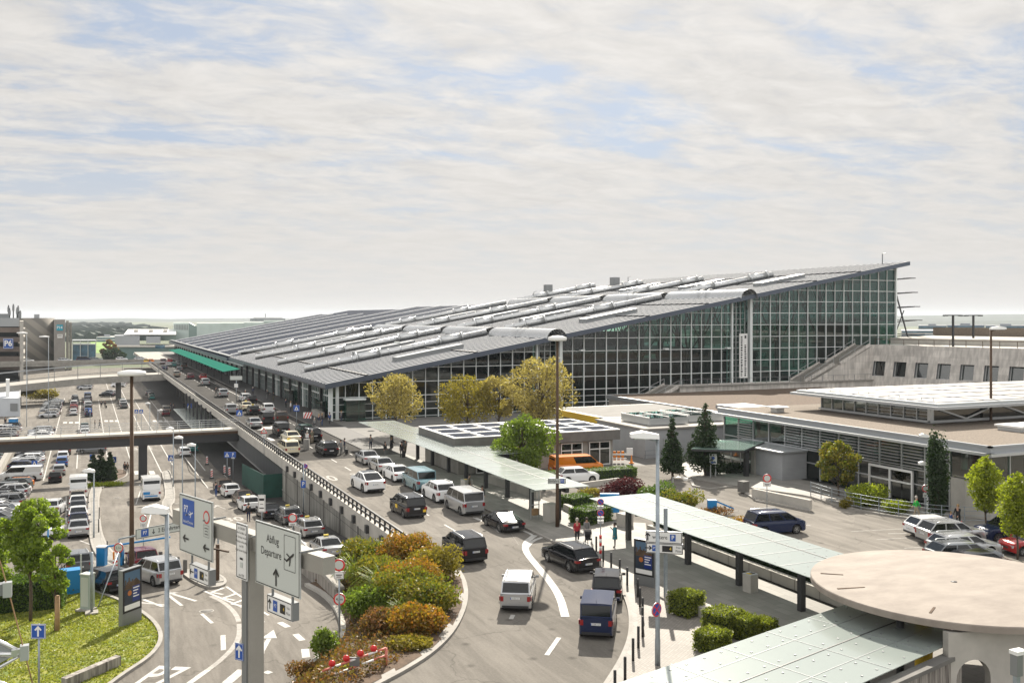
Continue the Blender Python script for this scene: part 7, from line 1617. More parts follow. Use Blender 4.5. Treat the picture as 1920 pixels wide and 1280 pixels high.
# ---- lamps
def lamp(lab,x,y,lvl,top,head,r_=.09,m='galv',hl=1.1,side=1,az=None,two=False,group=None):
    p = PZ(x,y,7.0) if lvl == 'U' else PL(x,y); d = p.dot(FW); zt_ = CZ-(top-HY)*d/F; o = thing('street_lamp',lab,'street lamp',tuple(p),0,group); h = zt_-p.z
    MB().lathe([(r_*1.35,-.1),(r_*1.3,h*.12),(r_*1.15,h*.13),(r_*.8,h)],m,10).lathe([(r_*1.9,0),(r_*1.9,.06)],m,10).build('pole',o)
    if head == 'arm':
        a = Vector((math.cos(az),math.sin(az),0)); mb = MB(); mb.tube([(0,0,h-.12),a*hl*.3+UP*(h+.0)],[r_*.6]*2,m,6)
        T_ = Matrix.Translation((0,0,h)) @ Matrix.Rotation(az,4,'Z'); w0 = hl*.40; vs = [(-.05,-w0*.5,.0),(-.05,w0*.5,.0),(hl,-w0*.55,.06),(hl,w0*.55,.06),(-.05,-w0*.35,.20),(-.05,w0*.35,.20),(hl*.55,-w0*.75,.34),(hl*.55,w0*.75,.34),(hl,-w0*.4,.24),(hl,w0*.4,.24),(hl*.5,-w0,.05),(hl*.5,w0,.05)]
        hb = MB(); hb.add(vs,[(0,1,11,10),(10,11,3,2),(4,6,7,5),(6,8,9,7),(0,10,6,4),(10,2,8,6),(1,5,7,11),(11,7,9,3),(0,4,5,1),(2,3,9,8)],'white',T_); mb.build('arm',o); ho = hb.build('lamp_head',o,auto=50)
        MB().box((hl*.62,0,.02),(hl*.5,w0*1.1,.05),'head_clear',0,T_).build('lamp_glass',ho)
    elif head == 'disc':
        MB().lathe([(.15,h-.06),(hl*.93,h-.02),(hl,h+.06),(hl*.97,h+.24),(hl*.5,h+.34),(.01,h+.36)],'white',24).build('lamp_head',o)
    return o
lamp('blue grey lamp pole with big pale head in front of the P7 sign',313,1395,'L',962,'arm',.10,hl=.95,az=math.atan2(-RT.y,-RT.x))
lamp('tall blue grey lamp pole with angular pale head in front of the parking guidance signs',1233,1251,'U',822,'arm',.095,hl=1.25,az=math.atan2(-RT.y,-RT.x))
lamp('tall rusty brown pole with a flat pale disc on top left of the bus bay',247,1080,'L',703,'disc',.14,'rust',.95)
lamp('tall rusty brown pole with flat disc lamp at the end of the long canopy',1045,990,'U',638,'disc',.115,'rust',.72)
lamp('slim lamp with small flat head before the glass building door',1739,971,'U',872,'arm',.06,'steel_light',.7,az=math.pi-YAW)
lamp('slender lamp above the roof of the glass building beside the cypress',1740,968,'U',820,'arm',.05,'steel_light',.7,az=math.pi-YAW)
lamp('dark rusty lamp post in front of the leaning granite wall',1858,900,'U',618,'arm',.13,'rust',1.4,az=-YAW)
for i,(x,y,t_,l) in enumerate(((50,800,625,'tall grey lamp in front of the parking block'),(91,790,632,'grey lamp before the striped tower with two heads'),(281,812,757,'small lamp left of the lower white canopy'),(250,812,760,'small lamp second left of the lower white canopy'),(296,812,770,'small lamp nearest to the lower white canopy'),(325,915,805,'small lamp before the footbridge pier'),(342,930,822,'small lamp with white head right of the footbridge pier'),(366,935,836,'small lamp with white head in front of the pale lower road'),(176,1010,885,'thin bare lamp post at the planted island'))):
    lamp(l,x,y,'L',t_,'arm',.055,'galv',.9 if t_ > 700 else 1.9,az=math.pi-YAW if i != 4 else -YAW)
# ---- generic post signs
def signpost(lab,x,y,lvl,items,r_=.035,face=None,m='galv',name='road_sign',top=None,group=None):
    p = PZ(x,y,7.0) if lvl == 'U' else PL(x,y); d = p.dot(FW); o = thing(name,lab,'road sign',tuple(p),0,group); k = d/F; right = face or RT; n_ = Vector(right).cross(UP).normalized()
    hmax = 0
    for it in items:
        z = (y-it[1])*k; hmax = max(hmax,z+it[2]*k/2); c = n_*(r_+.03)+Vector(right)*(it[4] if len(it) > 4 else 0)*k+UP*z; SIGN[it[0]](o,c,right,it[2]*k,it[3]*k)
    pole(o,-.1,hmax if top is None else (y-top)*k,r_,m); return o
def s_zebra(o,c,r,h,w_):
    def f_(f): f.poly([(-w_*.36,-h*.33),(w_*.36,-h*.33),(0,h*.36)],'white').rect(-w_*.05,-h*.22,w_*.05,h*.1,'black').line((-w_*.16,-h*.26),(w_*.0,-h*.0),w_*.05,'black').line((w_*.14,-h*.26),(0,-h*.05),w_*.05,'black')
    board(o,c,r,w_,h,f_,face='blue',border=None)
def s_noentry(o,c,r,h,w_): board(o,c,r,h,h,lambda f: f.disc(0,0,h*.36,'signwhite'),face='red',shape='disc',name='sign_face')
def s_nostop(o,c,r,h,w_): board(o,c,r,h,h,lambda f: f.disc(0,0,h*.41,'blue').line((-h*.3,h*.3),(h*.3,-h*.3),h*.09,'red').line((h*.3,h*.3),(-h*.3,-h*.3),h*.09,'red'),face='red',shape='disc')
def s_nopark(o,c,r,h,w_): board(o,c,r,h,h,lambda f: f.disc(0,0,h*.41,'blue').line((-h*.3,h*.3),(h*.3,-h*.3),h*.09,'red'),face='red',shape='disc')
def s_plate(o,c,r,h,w_): board(o,c,r,w_,h,lambda f: f.rect(-w_*.32,-h*.02,w_*.32,h*.1,'black').rect(-w_*.25,-h*.26,w_*.25,-h*.16,'black'),face='white',border='black',bw=.012,name='sub_plate')
def s_40(o,c,r,h,w_): board(o,c,r,h,h,lambda f: f.disc(0,0,h*.38,'signwhite').text('4,0m',0,0,h*.34,'black',.85,.01).poly([(-h*.07,h*.34),(h*.07,h*.34),(0,h*.22)],'black').poly([(-h*.07,-h*.34),(h*.07,-h*.34),(0,-h*.22)],'black'),face='red',shape='disc')
def s_txt(t_,face='white',col='black',sz=.5):
    def g_(o,c,r,h,w_): board(o,c,r,w_,h,lambda f: f.text(t_,0,0,h*sz,col,.8,.01),face=face,border=None if face == 'blue' else 'black',bw=.015)
    return g_
def s_tri(o,c,r,h,w_): board(o,c,r,h*1.25,h,lambda f: f.poly([(-h*.36,-h*.2),(h*.36,-h*.2),(0,h*.40)],'signwhite').rect(-h*.04,-h*.12,h*.04,h*.14,'black'),face='red',shape='tri')
def s_bus(o,c,r,h,w_): board(o,c,r,w_,h,lambda f: f.rect(-w_*.34,h*.16,w_*.34,h*.3,'black').rect(-w_*.2,-h*.06,w_*.2,-h*.03,'black').rect(-w_*.3,-h*.3,w_*.3,-h*.24,'black'),face='white',border='black',bw=.02)
def s_arrow(o,c,r,h,w_): board(o,c,r,w_,h,lambda f: f.arrow(0,0,h*.7,h*.12,0,'white'),face='blue',border='white',bw=.02)
SIGN = {'zebra':s_zebra,'no':s_noentry,'nostop':s_nostop,'nopark':s_nopark,'plate':s_plate,'40':s_40,'tri':s_tri,'bus':s_bus,'arrow':s_arrow,'einf':s_txt('Einfahrt P2'),'p':s_txt('P','blue','white',.8),'lim':s_txt('2,1m','signwhite','black',.45)}
signpost('round red ringed sign with small plate beside the olive shrubs',636,1212,'L',[('no',1058,23,23),('plate',1077,14,18)],.045,top=1048); 
signpost('round height limit sign reading 4,0m in front of the shrubbery',637,1190,'L',[('40',1122,23,23)],.04)
signpost('round red ringed sign behind the departure panel',549,1010,'L',[('no',970,17,17),('plate',982,6,15)],.04)
signpost('round grey ringed sign with dark plate in the bus bay',269,1035,'L',[('no',971,13,13),('plate',983,9,11)],.03)
signpost('blue and red parking ban sign in front of the green netting',469,915,'L',[('nopark',883,10,10),('plate',889,4,6)],.03)
signpost('white bus stop sign with black lettering in the taxi row',491,1000,'L',[('bus',943,32,14)],.05)
signpost('blue sign low on the retaining wall pole',569,975,'L',[('p',907,14,9)],.05,top=868); signpost('small dark red round sign on the parapet pole',573,905,'U',[('nopark',873,9,9)],.03); signpost('small purple round sign at the end of the parapet',798,1045,'U',[('nopark',1013,10,10)],.03)
signpost('triangular warning sign with plate above the parapet',495,855,'U',[('tri',808,12,12),('plate',817,6,8)],.035)
ZB = 'blue zebra crossing signs'
for x,y,lv,zy,s_,l in ((449,800,'U',774,11,'blue crossing sign at the end of the footbridge on the upper road'),(556,800,'U',765,11,'blue crossing sign on the dark pavement before the terminal doors'),(65,885,'L',868,11,'blue crossing sign over the dark wagon at the left edge'),(213,900,'L',861,11,'blue crossing sign right of the three conifers'),(173,880,'L',856,9,'blue crossing sign left of the conifers behind their tops'),(321,895,'L',858,11,'blue crossing sign on the pole beside the footbridge pier'),(426,905,'L',852,11,'blue crossing sign before the green netting'),(355,790,'L',761,10,'blue crossing sign at the far end of the lower white canopy'),(169,810,'L',769,7,'blue crossing sign of the far left double post'),(256,810,'L',771,7,'left blue crossing sign at the far middle crossing'),(265,810,'L',771,7,'right blue crossing sign at the far middle crossing')):
    signpost(l,x,y,lv,[('zebra',zy,s_,s_)],.04,group=ZB)
signpost('blue rectangle sign next to the crossing sign before the netting',437,905,'L',[('p',852,11,11),('plate',858,3,6)],.03)
signpost('white arrow on blue one way sign on a grey post on the lawn',73,1318,'L',[('arrow',1182,27,27)],.045)
signpost('round white sign with red ring and plate before the entrance canopy',1438,962,'U',[('no',896,16,16),('plate',907,8,14)],.035)
signpost('round white sign on the lamp post by the metal railing',1735,970,'U',[('no',915,14,14),('plate',928,8,10)],.04)
signpost('two round parking ban signs one above the other over a striped post',1126,1046,'U',[('nopark',940,12,12),('plate',950,5,12),('nopark',961,13,13),('plate',971,6,12),('plate',978,6,12)],.03)
p = PZ(1126,1047,7.12); st_ = thing('striped_bollard','red and white striped post beneath the parking ban signs','bollard',tuple(p))
for k in range(5): MB().lathe([(.085,.35+k*.24),(.085,.59+k*.24)],'red' if k%2 == 0 else 'white',12).build('band',st_)
MB().lathe([(.06,0),(.06,.35)],'galv',10).build('foot',st_)
p = PZ(1233,1251,7.0); d_ = p.dot(FW); o = thing('road_sign','round red and blue no stopping sign fixed low on the tall lamp pole','road sign',(p.x,p.y,CZ-(1140-HY)*d_/F)); board(o,FW*-.18+RT*-.06,(RT*.75+FW*.66),.64,.64,lambda f: f.disc(0,0,.26,'blue').line((-.2,.2),(.2,-.2),.07,'red').line((.2,.2),(-.2,-.2),.07,'red'),face='red',shape='disc')
# Einfahrt arrow board on the brown pole
p = PZ(1045,990,7.0); d_ = p.dot(FW); o = thing('direction_sign','white arrow shaped Einfahrt sign fixed on the brown pole','road sign',(p.x,p.y,CZ-(900.5-HY)*d_/F)); board(o,FW*-.2+RT*-.05,RT,1.35,.42,lambda f: f.text('Einfahrt',-.22,0,.3,'black',.85,.01).rect(.28,-.15,.55,.15,'blue').text('P2',.41,0,.22,'white',.8),face='signwhite'); 
# parking guidance signs on the square post
p = PZ(1248,1122,7.12); d_ = p.dot(FW); k_ = d_/F; o = thing('parking_guidance_sign','two white parking guidance boards with arrows on a grey post by the poster column','road sign',tuple(p)); MB().bar((0,0,-.1),(0,0,(1122-952)*k_),.16,.16,'galv').box((0,0,.06),(.5,.5,.12),'concrete').build('post',o)
board(o,FW*-.12+RT*(-4*k_)+UP*((1122-1006)*k_),RT*.97-FW*.24,68*k_,22*k_,lambda f: f.arrow(-.9,0,.42,.07,0,'black').text('weitere',-.22,0,.34,'black',.8).rect(.34,-.19,.66,.19,'blue').text('P',.5,0,.34,'white',.9,.02),face='white',name='guidance_board',th=.12)
board(o,FW*-.12+RT*(-3*k_)+UP*((1122-1027)*k_),RT*.97-FW*.24,68*k_,19*k_,lambda f: f.arrow(-.9,0,.38,.06,rad(-90),'black').rect(-.68,-.17,-.38,.17,'blue').text('P7',-.53,0,.2,'white',.9).rect(-.12,-.17,.46,.17,'black').text('4',.34,0,.26,'yellow').text('freie',.78,.1,.17,'black',.8).text('Plätze',.78,-.1,.17,'black',.8),face='white',name='guidance_board',th=.25,back='steel_grey')
# P7 entrance portal
a_ = PL(223,1112); b_ = PL(409,1075); pt_ = thing('entrance_portal','thin grey portal with the P7 2 Einfahrten board over the car park entrance','gantry',tuple(a_)); d_ = a_.dot(FW); ha = (1112-1010)*d_/F
pole(pt_,-.1,ha,.07); l_ = b_-a_; l_.z = 0; MB().bar((0,0,ha),(l_.x,l_.y,ha+.1),.08,.1,'galv').bar((l_.x,l_.y,-1),(l_.x,l_.y,ha+.1),.12,.12,'galv').build('frame',pt_)
rr_ = l_.normalized(); board(pt_,l_*.44+UP*(ha+.12)+rr_.cross(UP)*.1,rr_,l_.length*.58,.66,lambda f: f.rect(-1.72 if l_.length > 6 else -1.2,-.24,-1.2 if l_.length > 6 else -.8,.24,'blue').text('P7',-1.46 if l_.length > 6 else -1.0,0,.34,'white',.85,.01).arrow(-.85,0,.3,.05,math.pi,'black').text('2 Einfahrten',.25,0,.38,'black',.85,.008).arrow(1.5,0,.3,.05,math.pi,'black'),face='signwhite')
# poster columns
def poster(lab,x0,y0,x1,y1,lvl,h,flip=0):
    a = PZ(x0,y0,7.1) if lvl == 'U' else PL(x0,y0,.1); b = PZ(x1,y1,7.1) if lvl == 'U' else PL(x1,y1,.1); r_ = (b-a); w_ = r_.length; z0 = min(a.z,b.z); r_.z = 0; r_.normalize(); c = (a+b)/2; c.z = z0; o = thing('advertising_panel',lab,'advertising panel',tuple(c)); ang = math.atan2(r_.y,r_.x); n = r_.cross(UP)
    MB().box((0,0,h/2),(w_,.28,h),'steel_grey',ang).build('housing',o)
    def dr(f):
        W_, H_ = w_*.40, h*.34; f.rect(-w_*.46,-h*.375,w_*.46,h*.375,'black').rect(-W_,-H_,W_,H_,'white').rect(-W_,-H_*.72,W_,H_,'poster_dark').rect(-W_,H_*.35,W_,H_,'poster_sky').poly([(-W_,H_*.2),(-W_*.5,H_*.55),(0,H_*.45),(W_*.5,H_*.6),(W_,H_*.35),(W_,H_*.1),(-W_,H_*.1)],'soil').disc(-W_*.35,-H_*.12,W_*.26,'poster_orange')
        f.rect(W_*.02,-H_*.62,W_*.98,H_*.2,'poster_blue')
        for k in range(4): f.rect(W_*.1,H_*(.06-.15*k),W_*(.9,.75,.6,.85)[k],H_*(.12-.15*k),'white')
        for k in range(5): f.rect(-W_*(.95-.22*k),H_*.3,-W_*(.80-.22*k),H_*(.62,.5,.7,.48,.58)[k],'soil')
    mat('poster_dark',(.02,.03,.045),.3); mat('poster_blue',(.012,.03,.16),.3); mat('poster_sky',(.07,.13,.20),.3); mat('poster_orange',(.40,.13,.03),.4); board(o,n*.15+UP*h*.61,r_,w_*.99,h*.76,dr,face='steel_dark',border=None,name='poster'); return o
poster('grey advertising panel with dark blue orange poster on the lawn corner',226,1173,262,1161,'L',3.1)
poster('grey advertising panel with dark blue orange poster behind the guidance signs',1191,1094,1229,1102,'U',2.75)
# cabinet, posts on the lawn
p = PL(164,1142,.1); o = thing('utility_cabinet','tall pale green utility cabinet beside a grey pole on the lawn','cabinet',tuple(p),-YAW-.3); MB().box((0,0,1.05),(.62,.5,2.1),'cab_green' if 'cab_green' in MATS else mat('cab_green',(.34,.40,.36),.5).name).build('housing',o); MB().box((0,0,2.13),(.68,.56,.07),'signwhite').build('lid',o); MB().box((0,-.255,1.1),(.5,.01,1.7),'signwhite').build('door',o); MB().box((0,-.1,.05),(.9,.8,.1),'concrete').build('plinth',o)
p = PL(172,1150,.05); tag(MB().lathe([(.08,0),(.08,3.6)],'galv',10).box((0,0,.06),(.7,.7,.14),'concrete').build('pole',loc=tuple(p)),'plain grey steel pole standing next to the pale green cabinet','pole'); 
p = PL(182,1142,.05); q = PL(222,1105); tt = thing('round_limit_sign','round 2,1 m limit sign on a post by the car park entrance','road sign',tuple(PL(223,1118)),0); pole(tt,0,3.3,.035); board(tt,-FW*.06+UP*3.1,RT,.62,.62,lambda f: f.disc(0,0,.24,'signwhite').text('2,1m',0,0,.2,'black',.9,.008),face='red',shape='disc')
tag(MB().tube([tuple(PL(183,1140)),tuple(PL(222,1122)+UP*2.9)],.04,'galv',6).build('stay_pole'),'thin slanting stay pole leaning to the round limit sign','pole')
# low brick wall at lawn edge
a_ = PL(120,1290,.05); b_ = PL(222,1246,.05); tag(MB().bar(a_+UP*.2,b_+UP*.2,.35,.55,'stained').build('brick_edge_wall'),'low weathered block wall along the lower edge of the lawn','wall')
# barrier and ticket machines at the entrance
p = PL(191,1063); o = thing('car_park_barrier','blue barrier cabinet with raised slanting blue arm at the car park entrance','barrier',tuple(p),-YAW); MB().box((0,0,.75),(.62,.5,1.5),'kiosk_blue').build('cabinet',o); MB().bar((-.1,.0,1.45),(4.6,1.2,1.95),.08,.12,'kiosk_blue').build('barrier_arm',o); MB().box((0,0,1.53),(.68,.56,.08),'white').build('lid',o)
p = PL(226,1062); o = thing('ticket_machine','small blue and dark ticket machine beside the maroon hatchback','ticket machine',tuple(p),-YAW); MB().box((0,0,.65),(.4,.35,1.3),'kiosk_blue').build('housing',o); MB().box((0,-.18,.95),(.28,.02,.4),'black').build('screen',o); MB().box((-.5,0,.55),(.1,.1,1.1),'orange').build('warning_post',o)
p = PL(216,1080); o = thing('striped_beacon','red and white striped board by the ticket machine','beacon',tuple(p)); pole(o,0,.4,.03); board(o,UP*.75,RT,.35,.8,lambda f: [f.poly([(-.17,-.4+.27*k),(.17,-.28+.27*k),(.17,-.16+.27*k),(-.17,-.28+.27*k)],'red') for k in range(3)],face='white',border=None)
p = PL(131,1113); o = thing('blue_container','blue metal container with white corner post by the hedge','container',tuple(p),-YAW+.5); MB().box((0,0,.8),(1.2,.9,1.6),'kiosk_blue').build('body',o); MB().box((.62,-.46,1.3),(.08,.08,2.6),'signwhite').build('corner_post',o); MB().box((1.2,-.3,.6),(.06,.06,1.2),'wood').box((1.2,-.34,1.25),(.2,.02,.4),'kiosk_blue').build('side_sign',o)
p = PL(90,1040); tag(MB().lathe([(.06,0),(.06,2.8)],'kiosk_blue',8).build('blue_pole',loc=tuple(p)),'thin blue pole between the maple trees and the parked cars','pole')
for i,(x,y) in enumerate(((265,1048),(281,1046),(299,1052),(316,1056),(331,1062),(345,1068))): p = PL(x+2,y+8); tag(MB().box((0,0,.5),(.26,.26,1.0),'concrete_dark').lathe([(.15,1.0),(.02,1.03)],'concrete_dark',8).build('concrete_bollard',loc=tuple(p)),'square brown bollard, %s from the left in the row behind the waiting cars' % ORD[i],'bollard','square bollards behind the waiting cars')
for i,(x,y) in enumerate(((120,975),(185,1000),(201,1045),(167,1000),(177,935))): p = PL(x if i else 186,y); tag(MB().lathe([(.05,0),(.05,1.3)],'steel_dark',8).build('bollard',loc=tuple(p)),'thin dark post on the kerbed median, %s of those along it' % ORD[i],'bollard','thin posts on the median')
for i,(x,y) in enumerate(((388,862),(397,888),(421,880),(430,884))): 
    p = PL(x,y+9); o = thing('striped_beacon','red and white striped warning beacon, %s from the left before the green netting' % ORD[i],'beacon',tuple(p),0,'striped beacons'); MB().box((0,0,.08),(.6,.35,.14),'black').build('foot',o); board(o,UP*.75,RT,.28,1.1,lambda f: [f.poly([(-.13,-.5+.3*k),(.13,-.36+.3*k),(.13,-.2+.3*k),(-.13,-.34+.3*k)],'red') for k in range(3)],face='white',border=None)
# ---- upper side: bollards, benches, bins
for i,(x,y) in enumerate(((1117,1034),(1130,1052),(1145,1066),(1161,1080),(1175,1096),(1195,1119),(1199,1137),(1204,1157),(1204,1176),(1204,1194),(1196,1214),(1186,1238),(1171,1275),(1152,1302),(1127,1330))):
    p = PZ(x+1,y,7.12); tag(MB().lathe([(.065,0),(.065,1.02),(.05,1.05),(.001,1.055)],'rust' if False else 'steel_dark',12).build('bollard',loc=tuple(p)),'slim dark bollard, %s counted from the striped post along the kerb' % ORD[i],'bollard','bollards along the curved kerb')
wb = thing('low_concrete_wall','low pale concrete retaining wall carrying the dark hedge along the canopy','wall',(38,36,7.1)); MB().bb(-.25,.15,-.5,24.5,0,.62,'concrete_light').build('wall_body',wb); m2 = MB(); 
for k in range(1,12): m2.bb(-.262,-.25,k*2.1,k*2.1+.03,0,.62,'concrete_dark')
m2.build('joint',wb); MB().bb(.15,2.2,-.5,24.5,0,.5,'soil').build('soil_bed',wb)
def bin_(lab,x,y,z=7.12,s=.62,h=1.0,c='concrete_light',top=True): 
    p = PZ(x,y,z); o = thing('litter_bin',lab,'litter bin',tuple(p),.15); MB().box((0,0,h/2),(s,s,h),c).build('housing',o); (MB().box((0,0,h+.02),(s*1.02,s*1.02,.04),'steel_light').box((-.1,0,h+.045),(s*.3,s*.5,.02),'yellow').box((.15,0,h+.045),(s*.3,s*.5,.02),'black').build('lid',o)) if top else None
bin_('square pale litter bin with yellow and black slots under the canopy',1407,1108); bin_('large square pale container under the end of the long canopy',1033,976,7.12,.9,1.35,top=False); bin_('square pale bin with orange rim beside the dark red clothed person',875,924,7.12,.8,1.2); bin_('square dark grey bin at the ramp of the glass building',1394,922,7.1,.75,1.0,'concrete_dark',False); bin_('pale square block beside the blue machine at the hedge',1172,985,7.12,.9,.95,top=False)
for l,x0,y0,x1,y1,w_,h in (('long low concrete bench block beside the cube clipped bushes',1258,1128,1330,1158,.8,.55),('low concrete wall beside the long canopy',920,905,1010,935,.5,.8),('grey concrete wall by the hedge block at the canopy end',1060,955,1100,975,.4,.5),('sloping pale concrete ramp wall before the glass building',1412,932,1520,955,.35,.8)):
    a_,b_ = PZ(x0,y0,7.1),PZ(x1,y1,7.1); tag(MB().bar(a_+UP*h/2,b_+UP*h/2,w_,h,'concrete_light').build('concrete_bench' if 'bench' in l else 'low_concrete_wall'),l,'bench' if 'bench' in l else 'wall')
a_,b_ = PZ(1085,915,7.0),PZ(1160,905,7.0); tag(MB().bar(a_+UP*.25,b_+UP*.25,.25,.5,'concrete_light').build('planter_edge'),'white edged planter border between hedge and purple shrub','wall')
p = PZ(1143,968,7.12); o = thing('blue_machine','bright blue machine panel partly under the canopy corner','machine',tuple(p),-YAW); MB().box((0,0,1.1),(1.5,.35,1.5),'kiosk_blue').build('panel',o); MB().box((-.6,0,.2),(.1,.3,.4),'steel_dark').box((.6,0,.2),(.1,.3,.4),'steel_dark').build('foot',o); MB().box((1.1,-.2,1.2),(1.4,.05,.35),'signwhite').build('sign_board',o)
p = PZ(1335,962,7.1); o = thing('blue_barrier_unit','blue barrier cabinet with slanting arm behind the pale canopy','barrier',tuple(p),-YAW); MB().box((0,0,.55),(.7,.5,1.1),'kiosk_blue').build('cabinet',o); MB().bar((.3,0,1.0),(1.8,.2,.35),.08,.12,'kiosk_blue').build('barrier_arm',o)
p = PZ(1262,935,7.1); o = thing('surveillance_camera','white camera on a thin bent pole above the shrubs','camera',tuple(p)); MB().tube([(0,0,0),(0,0,1.9),tuple(RT*1.1+UP*1.9)],.04,'steel_light',6).build('pole',o); MB().box(tuple(RT*1.1+UP*1.75),(.4,.2,.2),'white',-YAW).build('camera_body',o)
p = PZ(1337,897,7.0); o = thing('information_totem','white and blue information totem before the dark conifer','sign',tuple(p)); MB().bar((-.3,0,0),(-.3,0,2.1),.08,.08,'steel_light').bar((.3,0,0),(.3,0,2.1),.08,.08,'steel_light').build('post',o); board(o,UP*1.95-FW*.06,RT,.75,1.0,lambda f: f.disc(0,.1,.16,'blue').rect(-.25,-.4,.25,-.25,'blue'),face='signwhite',border=None)
p = PZ(1150,867,7.0); o = thing('road_works_barrier','red and white construction barriers with a notice beside the orange van','barrier',tuple(p),-YAW)
for k in range(6): MB().box((-1.2+.45*k,.05*k,.75),(.3,.08,1.0),'orange').build('plank',o)
MB().box((0,.1,.9),(2.9,.05,.18),'white').box((0,.1,.45),(2.9,.05,.12),'white').box((1.8,0,1.2),(.7,.05,.8),'white').build('rail',o)
p = PZ(1184,868,7.0); tag(MB().lathe([(.3,0),(.3,.05),(.17,.05),(.1,.4),(.03,.9)],'orange',12).build('traffic_cone',loc=tuple(p)),'single orange traffic cone beside the ribbed grey building','traffic cone')
p = PZ(1003,972,7.12); o = thing('display_frame','slim metal display frame with glass under the canopy edge','display',tuple(p)); MB().bar((-.35,0,0),(-.35,0,2.6),.06,.06,'steel_light').bar((.35,0,0),(.35,0,2.6),.06,.06,'steel_light').bar((-.35,0,2.6),(.35,0,2.6),.06,.06,'steel_light').bar((-.35,0,1.1),(.35,0,1.1),.06,.06,'steel_light').build('frame',o); MB().box((0,0,2.3),(.65,.08,.35),'signwhite').box((0,0,.55),(.5,.3,.5),'wood').build('shelf',o)
p = U2(576,792); o = thing('striped_board','red and white diagonal board leaning at the big black off-roader','beacon',tuple(p)); board(o,UP*1.1,RT,1.2,.9,lambda f: [f.poly([(-.6+.4*k,-.45),(-.42+.4*k,-.45),(-.02+.4*k,.45),(-.2+.4*k,.45)],'red') for k in range(3)],face='white',border=None)
p = U2(443,755); o = thing('direction_board','pale lane direction board on a post at the dark pavement','road sign',tuple(p)); pole(o,0,4.6,.06); board(o,UP*4.6-FW*.1,RT,2.3,.8,None,face='signwhite'); board(o,UP*3.2-FW*.1,RT,.7,.7,None,face='white',border=None)
p = U2(590,782); MB0 = thing('planter_trough','long grey planter trough along the terminal front','planter',(34.0,153,7.12)); MB().bb(-.4,.4,-3,3,0,.9,'concrete').build('trough',MB0)
# curved metal railing on the right
rl = [(1520,932),(1575,950),(1640,963),(1700,972),(1760,980),(1830,984),(1925,982)]
RP = smooth([PZ(x,y,7.0) for x,y in rl],1); o = thing('metal_railing','four bar galvanised railing curving before the glass building','railing',tuple(RP[0])); mb = MB(); rp_ = resamp(RP,13)
for h in (.35,.7,1.05,1.35): mb.tube([p-RP[0]+UP*h for p in RP],.022,'galv',6)
mb.build('rail',o); mb = MB()
for p in rp_: mb.bar(p-RP[0],p-RP[0]+UP*1.4,.05,.05,'galv')
mb.build('post',o); kerbline('kerb',[p-FW*.15 for p in RP],.25,.15)
kerbline('kerb',[PZ(x,y,7.0) for x,y in ((1295,900),(1300,912),(1330,918),(1380,912),(1395,905))],.25,.14); kerbline('kerb',[PZ(x,y,7.0) for x,y in ((1398,925),(1420,940),(1520,960))],.3,.15)
# red lamp barrier at the tip of the bed
a_ = PZ(604,1272,7.0); b_ = PZ(724,1248,7.1); dirb = b_-a_; o = thing('warning_lamp_barrier','red and white barrier rail with four red lamps at the tip of the planted bed','barrier',tuple(a_))
d_ = b_.dot(FW); hb = (1246-1212)*d_/F; top0 = Vector((0,0,.35)); top1 = Vector((dirb.x,dirb.y,dirb.z+hb))
def band(a,b,n,r_,nm):
    for k in range(n): MB().tube([a.lerp(b,k/n),a.lerp(b,(k+1)/n)],r_,'white' if k%2 else 'salmon',8).build(nm,o)
mat('salmon',(.55,.16,.12),.5); band(top0,top1,7,.05,'top_rail'); band(Vector((0,0,.0)),Vector((dirb.x,dirb.y,dirb.z+.5)),5,.045,'lower_rail')
MB().tube([(dirb.x,dirb.y,dirb.z-.1),tuple(top1)],.06,'salmon',8).box((dirb.x,dirb.y,dirb.z),(.5,.5,.06),'concrete').build('end_post',o)
for t_ in (.15,.37,.59,.80):
    p = top0.lerp(top1,t_)+UP*.18; T_ = Matrix.Translation(p) @ Matrix.Rotation(math.atan2(RT.y,RT.x),4,'Z') @ Matrix.Rotation(rad(90),4,'X'); MB().lathe([(.001,-.08),(.12,-.06),(.16,0),(.12,.06),(.001,.08)],'red',14,T_).build('warning_lamp',o)
p = top0.lerp(top1,.5)-UP*.1; MB().box(tuple(p),(.45,.06,.4),'steel_grey',math.atan2(RT.y,RT.x)).build('control_box',o)
# low parapet between taxi lane and the curve
tw = thing('taxi_lane_parapet','stained pale concrete parapet with steel handrail behind the departure sign','wall',(13.9,61,6)); off0(MB().bb(13.7,14.05,56.6,68,4.6,6.75,'stained' if 'stained' in MATS else 'concrete').bb(13.6,14.15,56.5,68,6.75,6.9,'kerb'),'wall_body',tw)
off0(MB().tube([(13.87,56.6,7.25),(13.87,68,7.25)],.06,'steel_light',8),'handrail',tw)
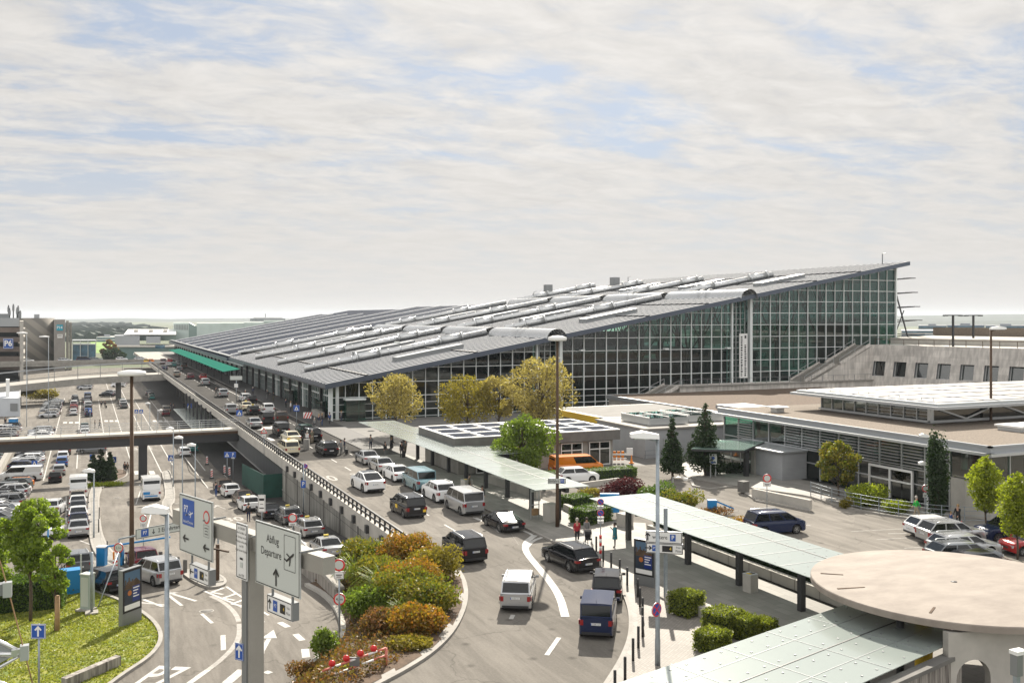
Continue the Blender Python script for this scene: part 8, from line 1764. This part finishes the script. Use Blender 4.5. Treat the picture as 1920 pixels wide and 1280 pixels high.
# mast and aluminium truss end at the bottom left corner
o = thing('aluminium_rigging','silver rigging arms with clamps and a thin stay rope at the bottom left corner','rigging',tuple(PD(10,1180,17)))
def rg(*P): return [PD(x,y,d)-o.location for x,y,d in P]
mb = MB(); a_ = rg((-30,1190,17),(0,1202,17),(40,1222,17)); mb.tube(a_,.035,'alu',8); mb.tube(rg((-30,1262,17),(0,1250,17),(38,1228,17)),.03,'alu',8); mb.tube(rg((-30,1225,17),(38,1226,17)),.05,'alu',8); v_ = rg((-30,1195,17),(38,1222,17),(-30,1258,17)); mb.add(v_+[q+FW*.03 for q in v_],[(0,1,2),(5,4,3)],'panel_grey'); mb.build('lower_arm',o)
q = rg((46,1222,17))[0]; MB().box(tuple(q),(.14,.14,.26),'steel_light').box(tuple(q-RT*.12),(.2,.1,.12),'alu').build('clamp',o); q = rg((14,1104,17))[0]; MB().box(tuple(q),(.14,.14,.26),'steel_light').box(tuple(q-RT*.15),(.25,.18,.2),'steel_grey').build('clamp',o)
MB().tube(rg((-20,1012,17),(0,1052,17),(14,1100,17),(46,1222,17),(62,1285,17)),.011,'wood',6).build('stay_rope',o); MB().tube(rg((-20,1270,17),(30,1290,17)),.03,'alu',8).build('cross_arm',o)
p = PD(1906,1236,20); o = thing('lamp_bracket','grey square bracket pole with pale cap at the bottom right corner','post',tuple(p-UP*1.5)); MB().box((0,0,.0),(.10,.10,2.4),'galv').build('pole',o); MB().box((0,0,1.4),(.17,.17,.45),'steel_grey').build('bracket',o); MB().box((.05,0,1.66),(.3,.2,.08),'white').build('cap',o)
# ================================================================ haze
hz_ = MB(); hz_.bb(-8950,8950,-290,8950,-12,62,'hill'); ho = hz_.build('haze'); ho['kind'] = 'stuff'
m = bpy.data.materials.new('haze'); m.use_nodes = True; t = m.node_tree; t.nodes.clear(); o_ = t.nodes.new('ShaderNodeOutputMaterial'); v = t.nodes.new('ShaderNodeVolumePrincipled'); v.inputs['Color'].default_value = (.80,.88,.96,1); v.inputs['Density'].default_value = .00008; v.inputs['Anisotropy'].default_value = .2
t.links.new(v.outputs[0], o_.inputs['Volume']); ho.data.materials.clear(); ho.data.materials.append(m)
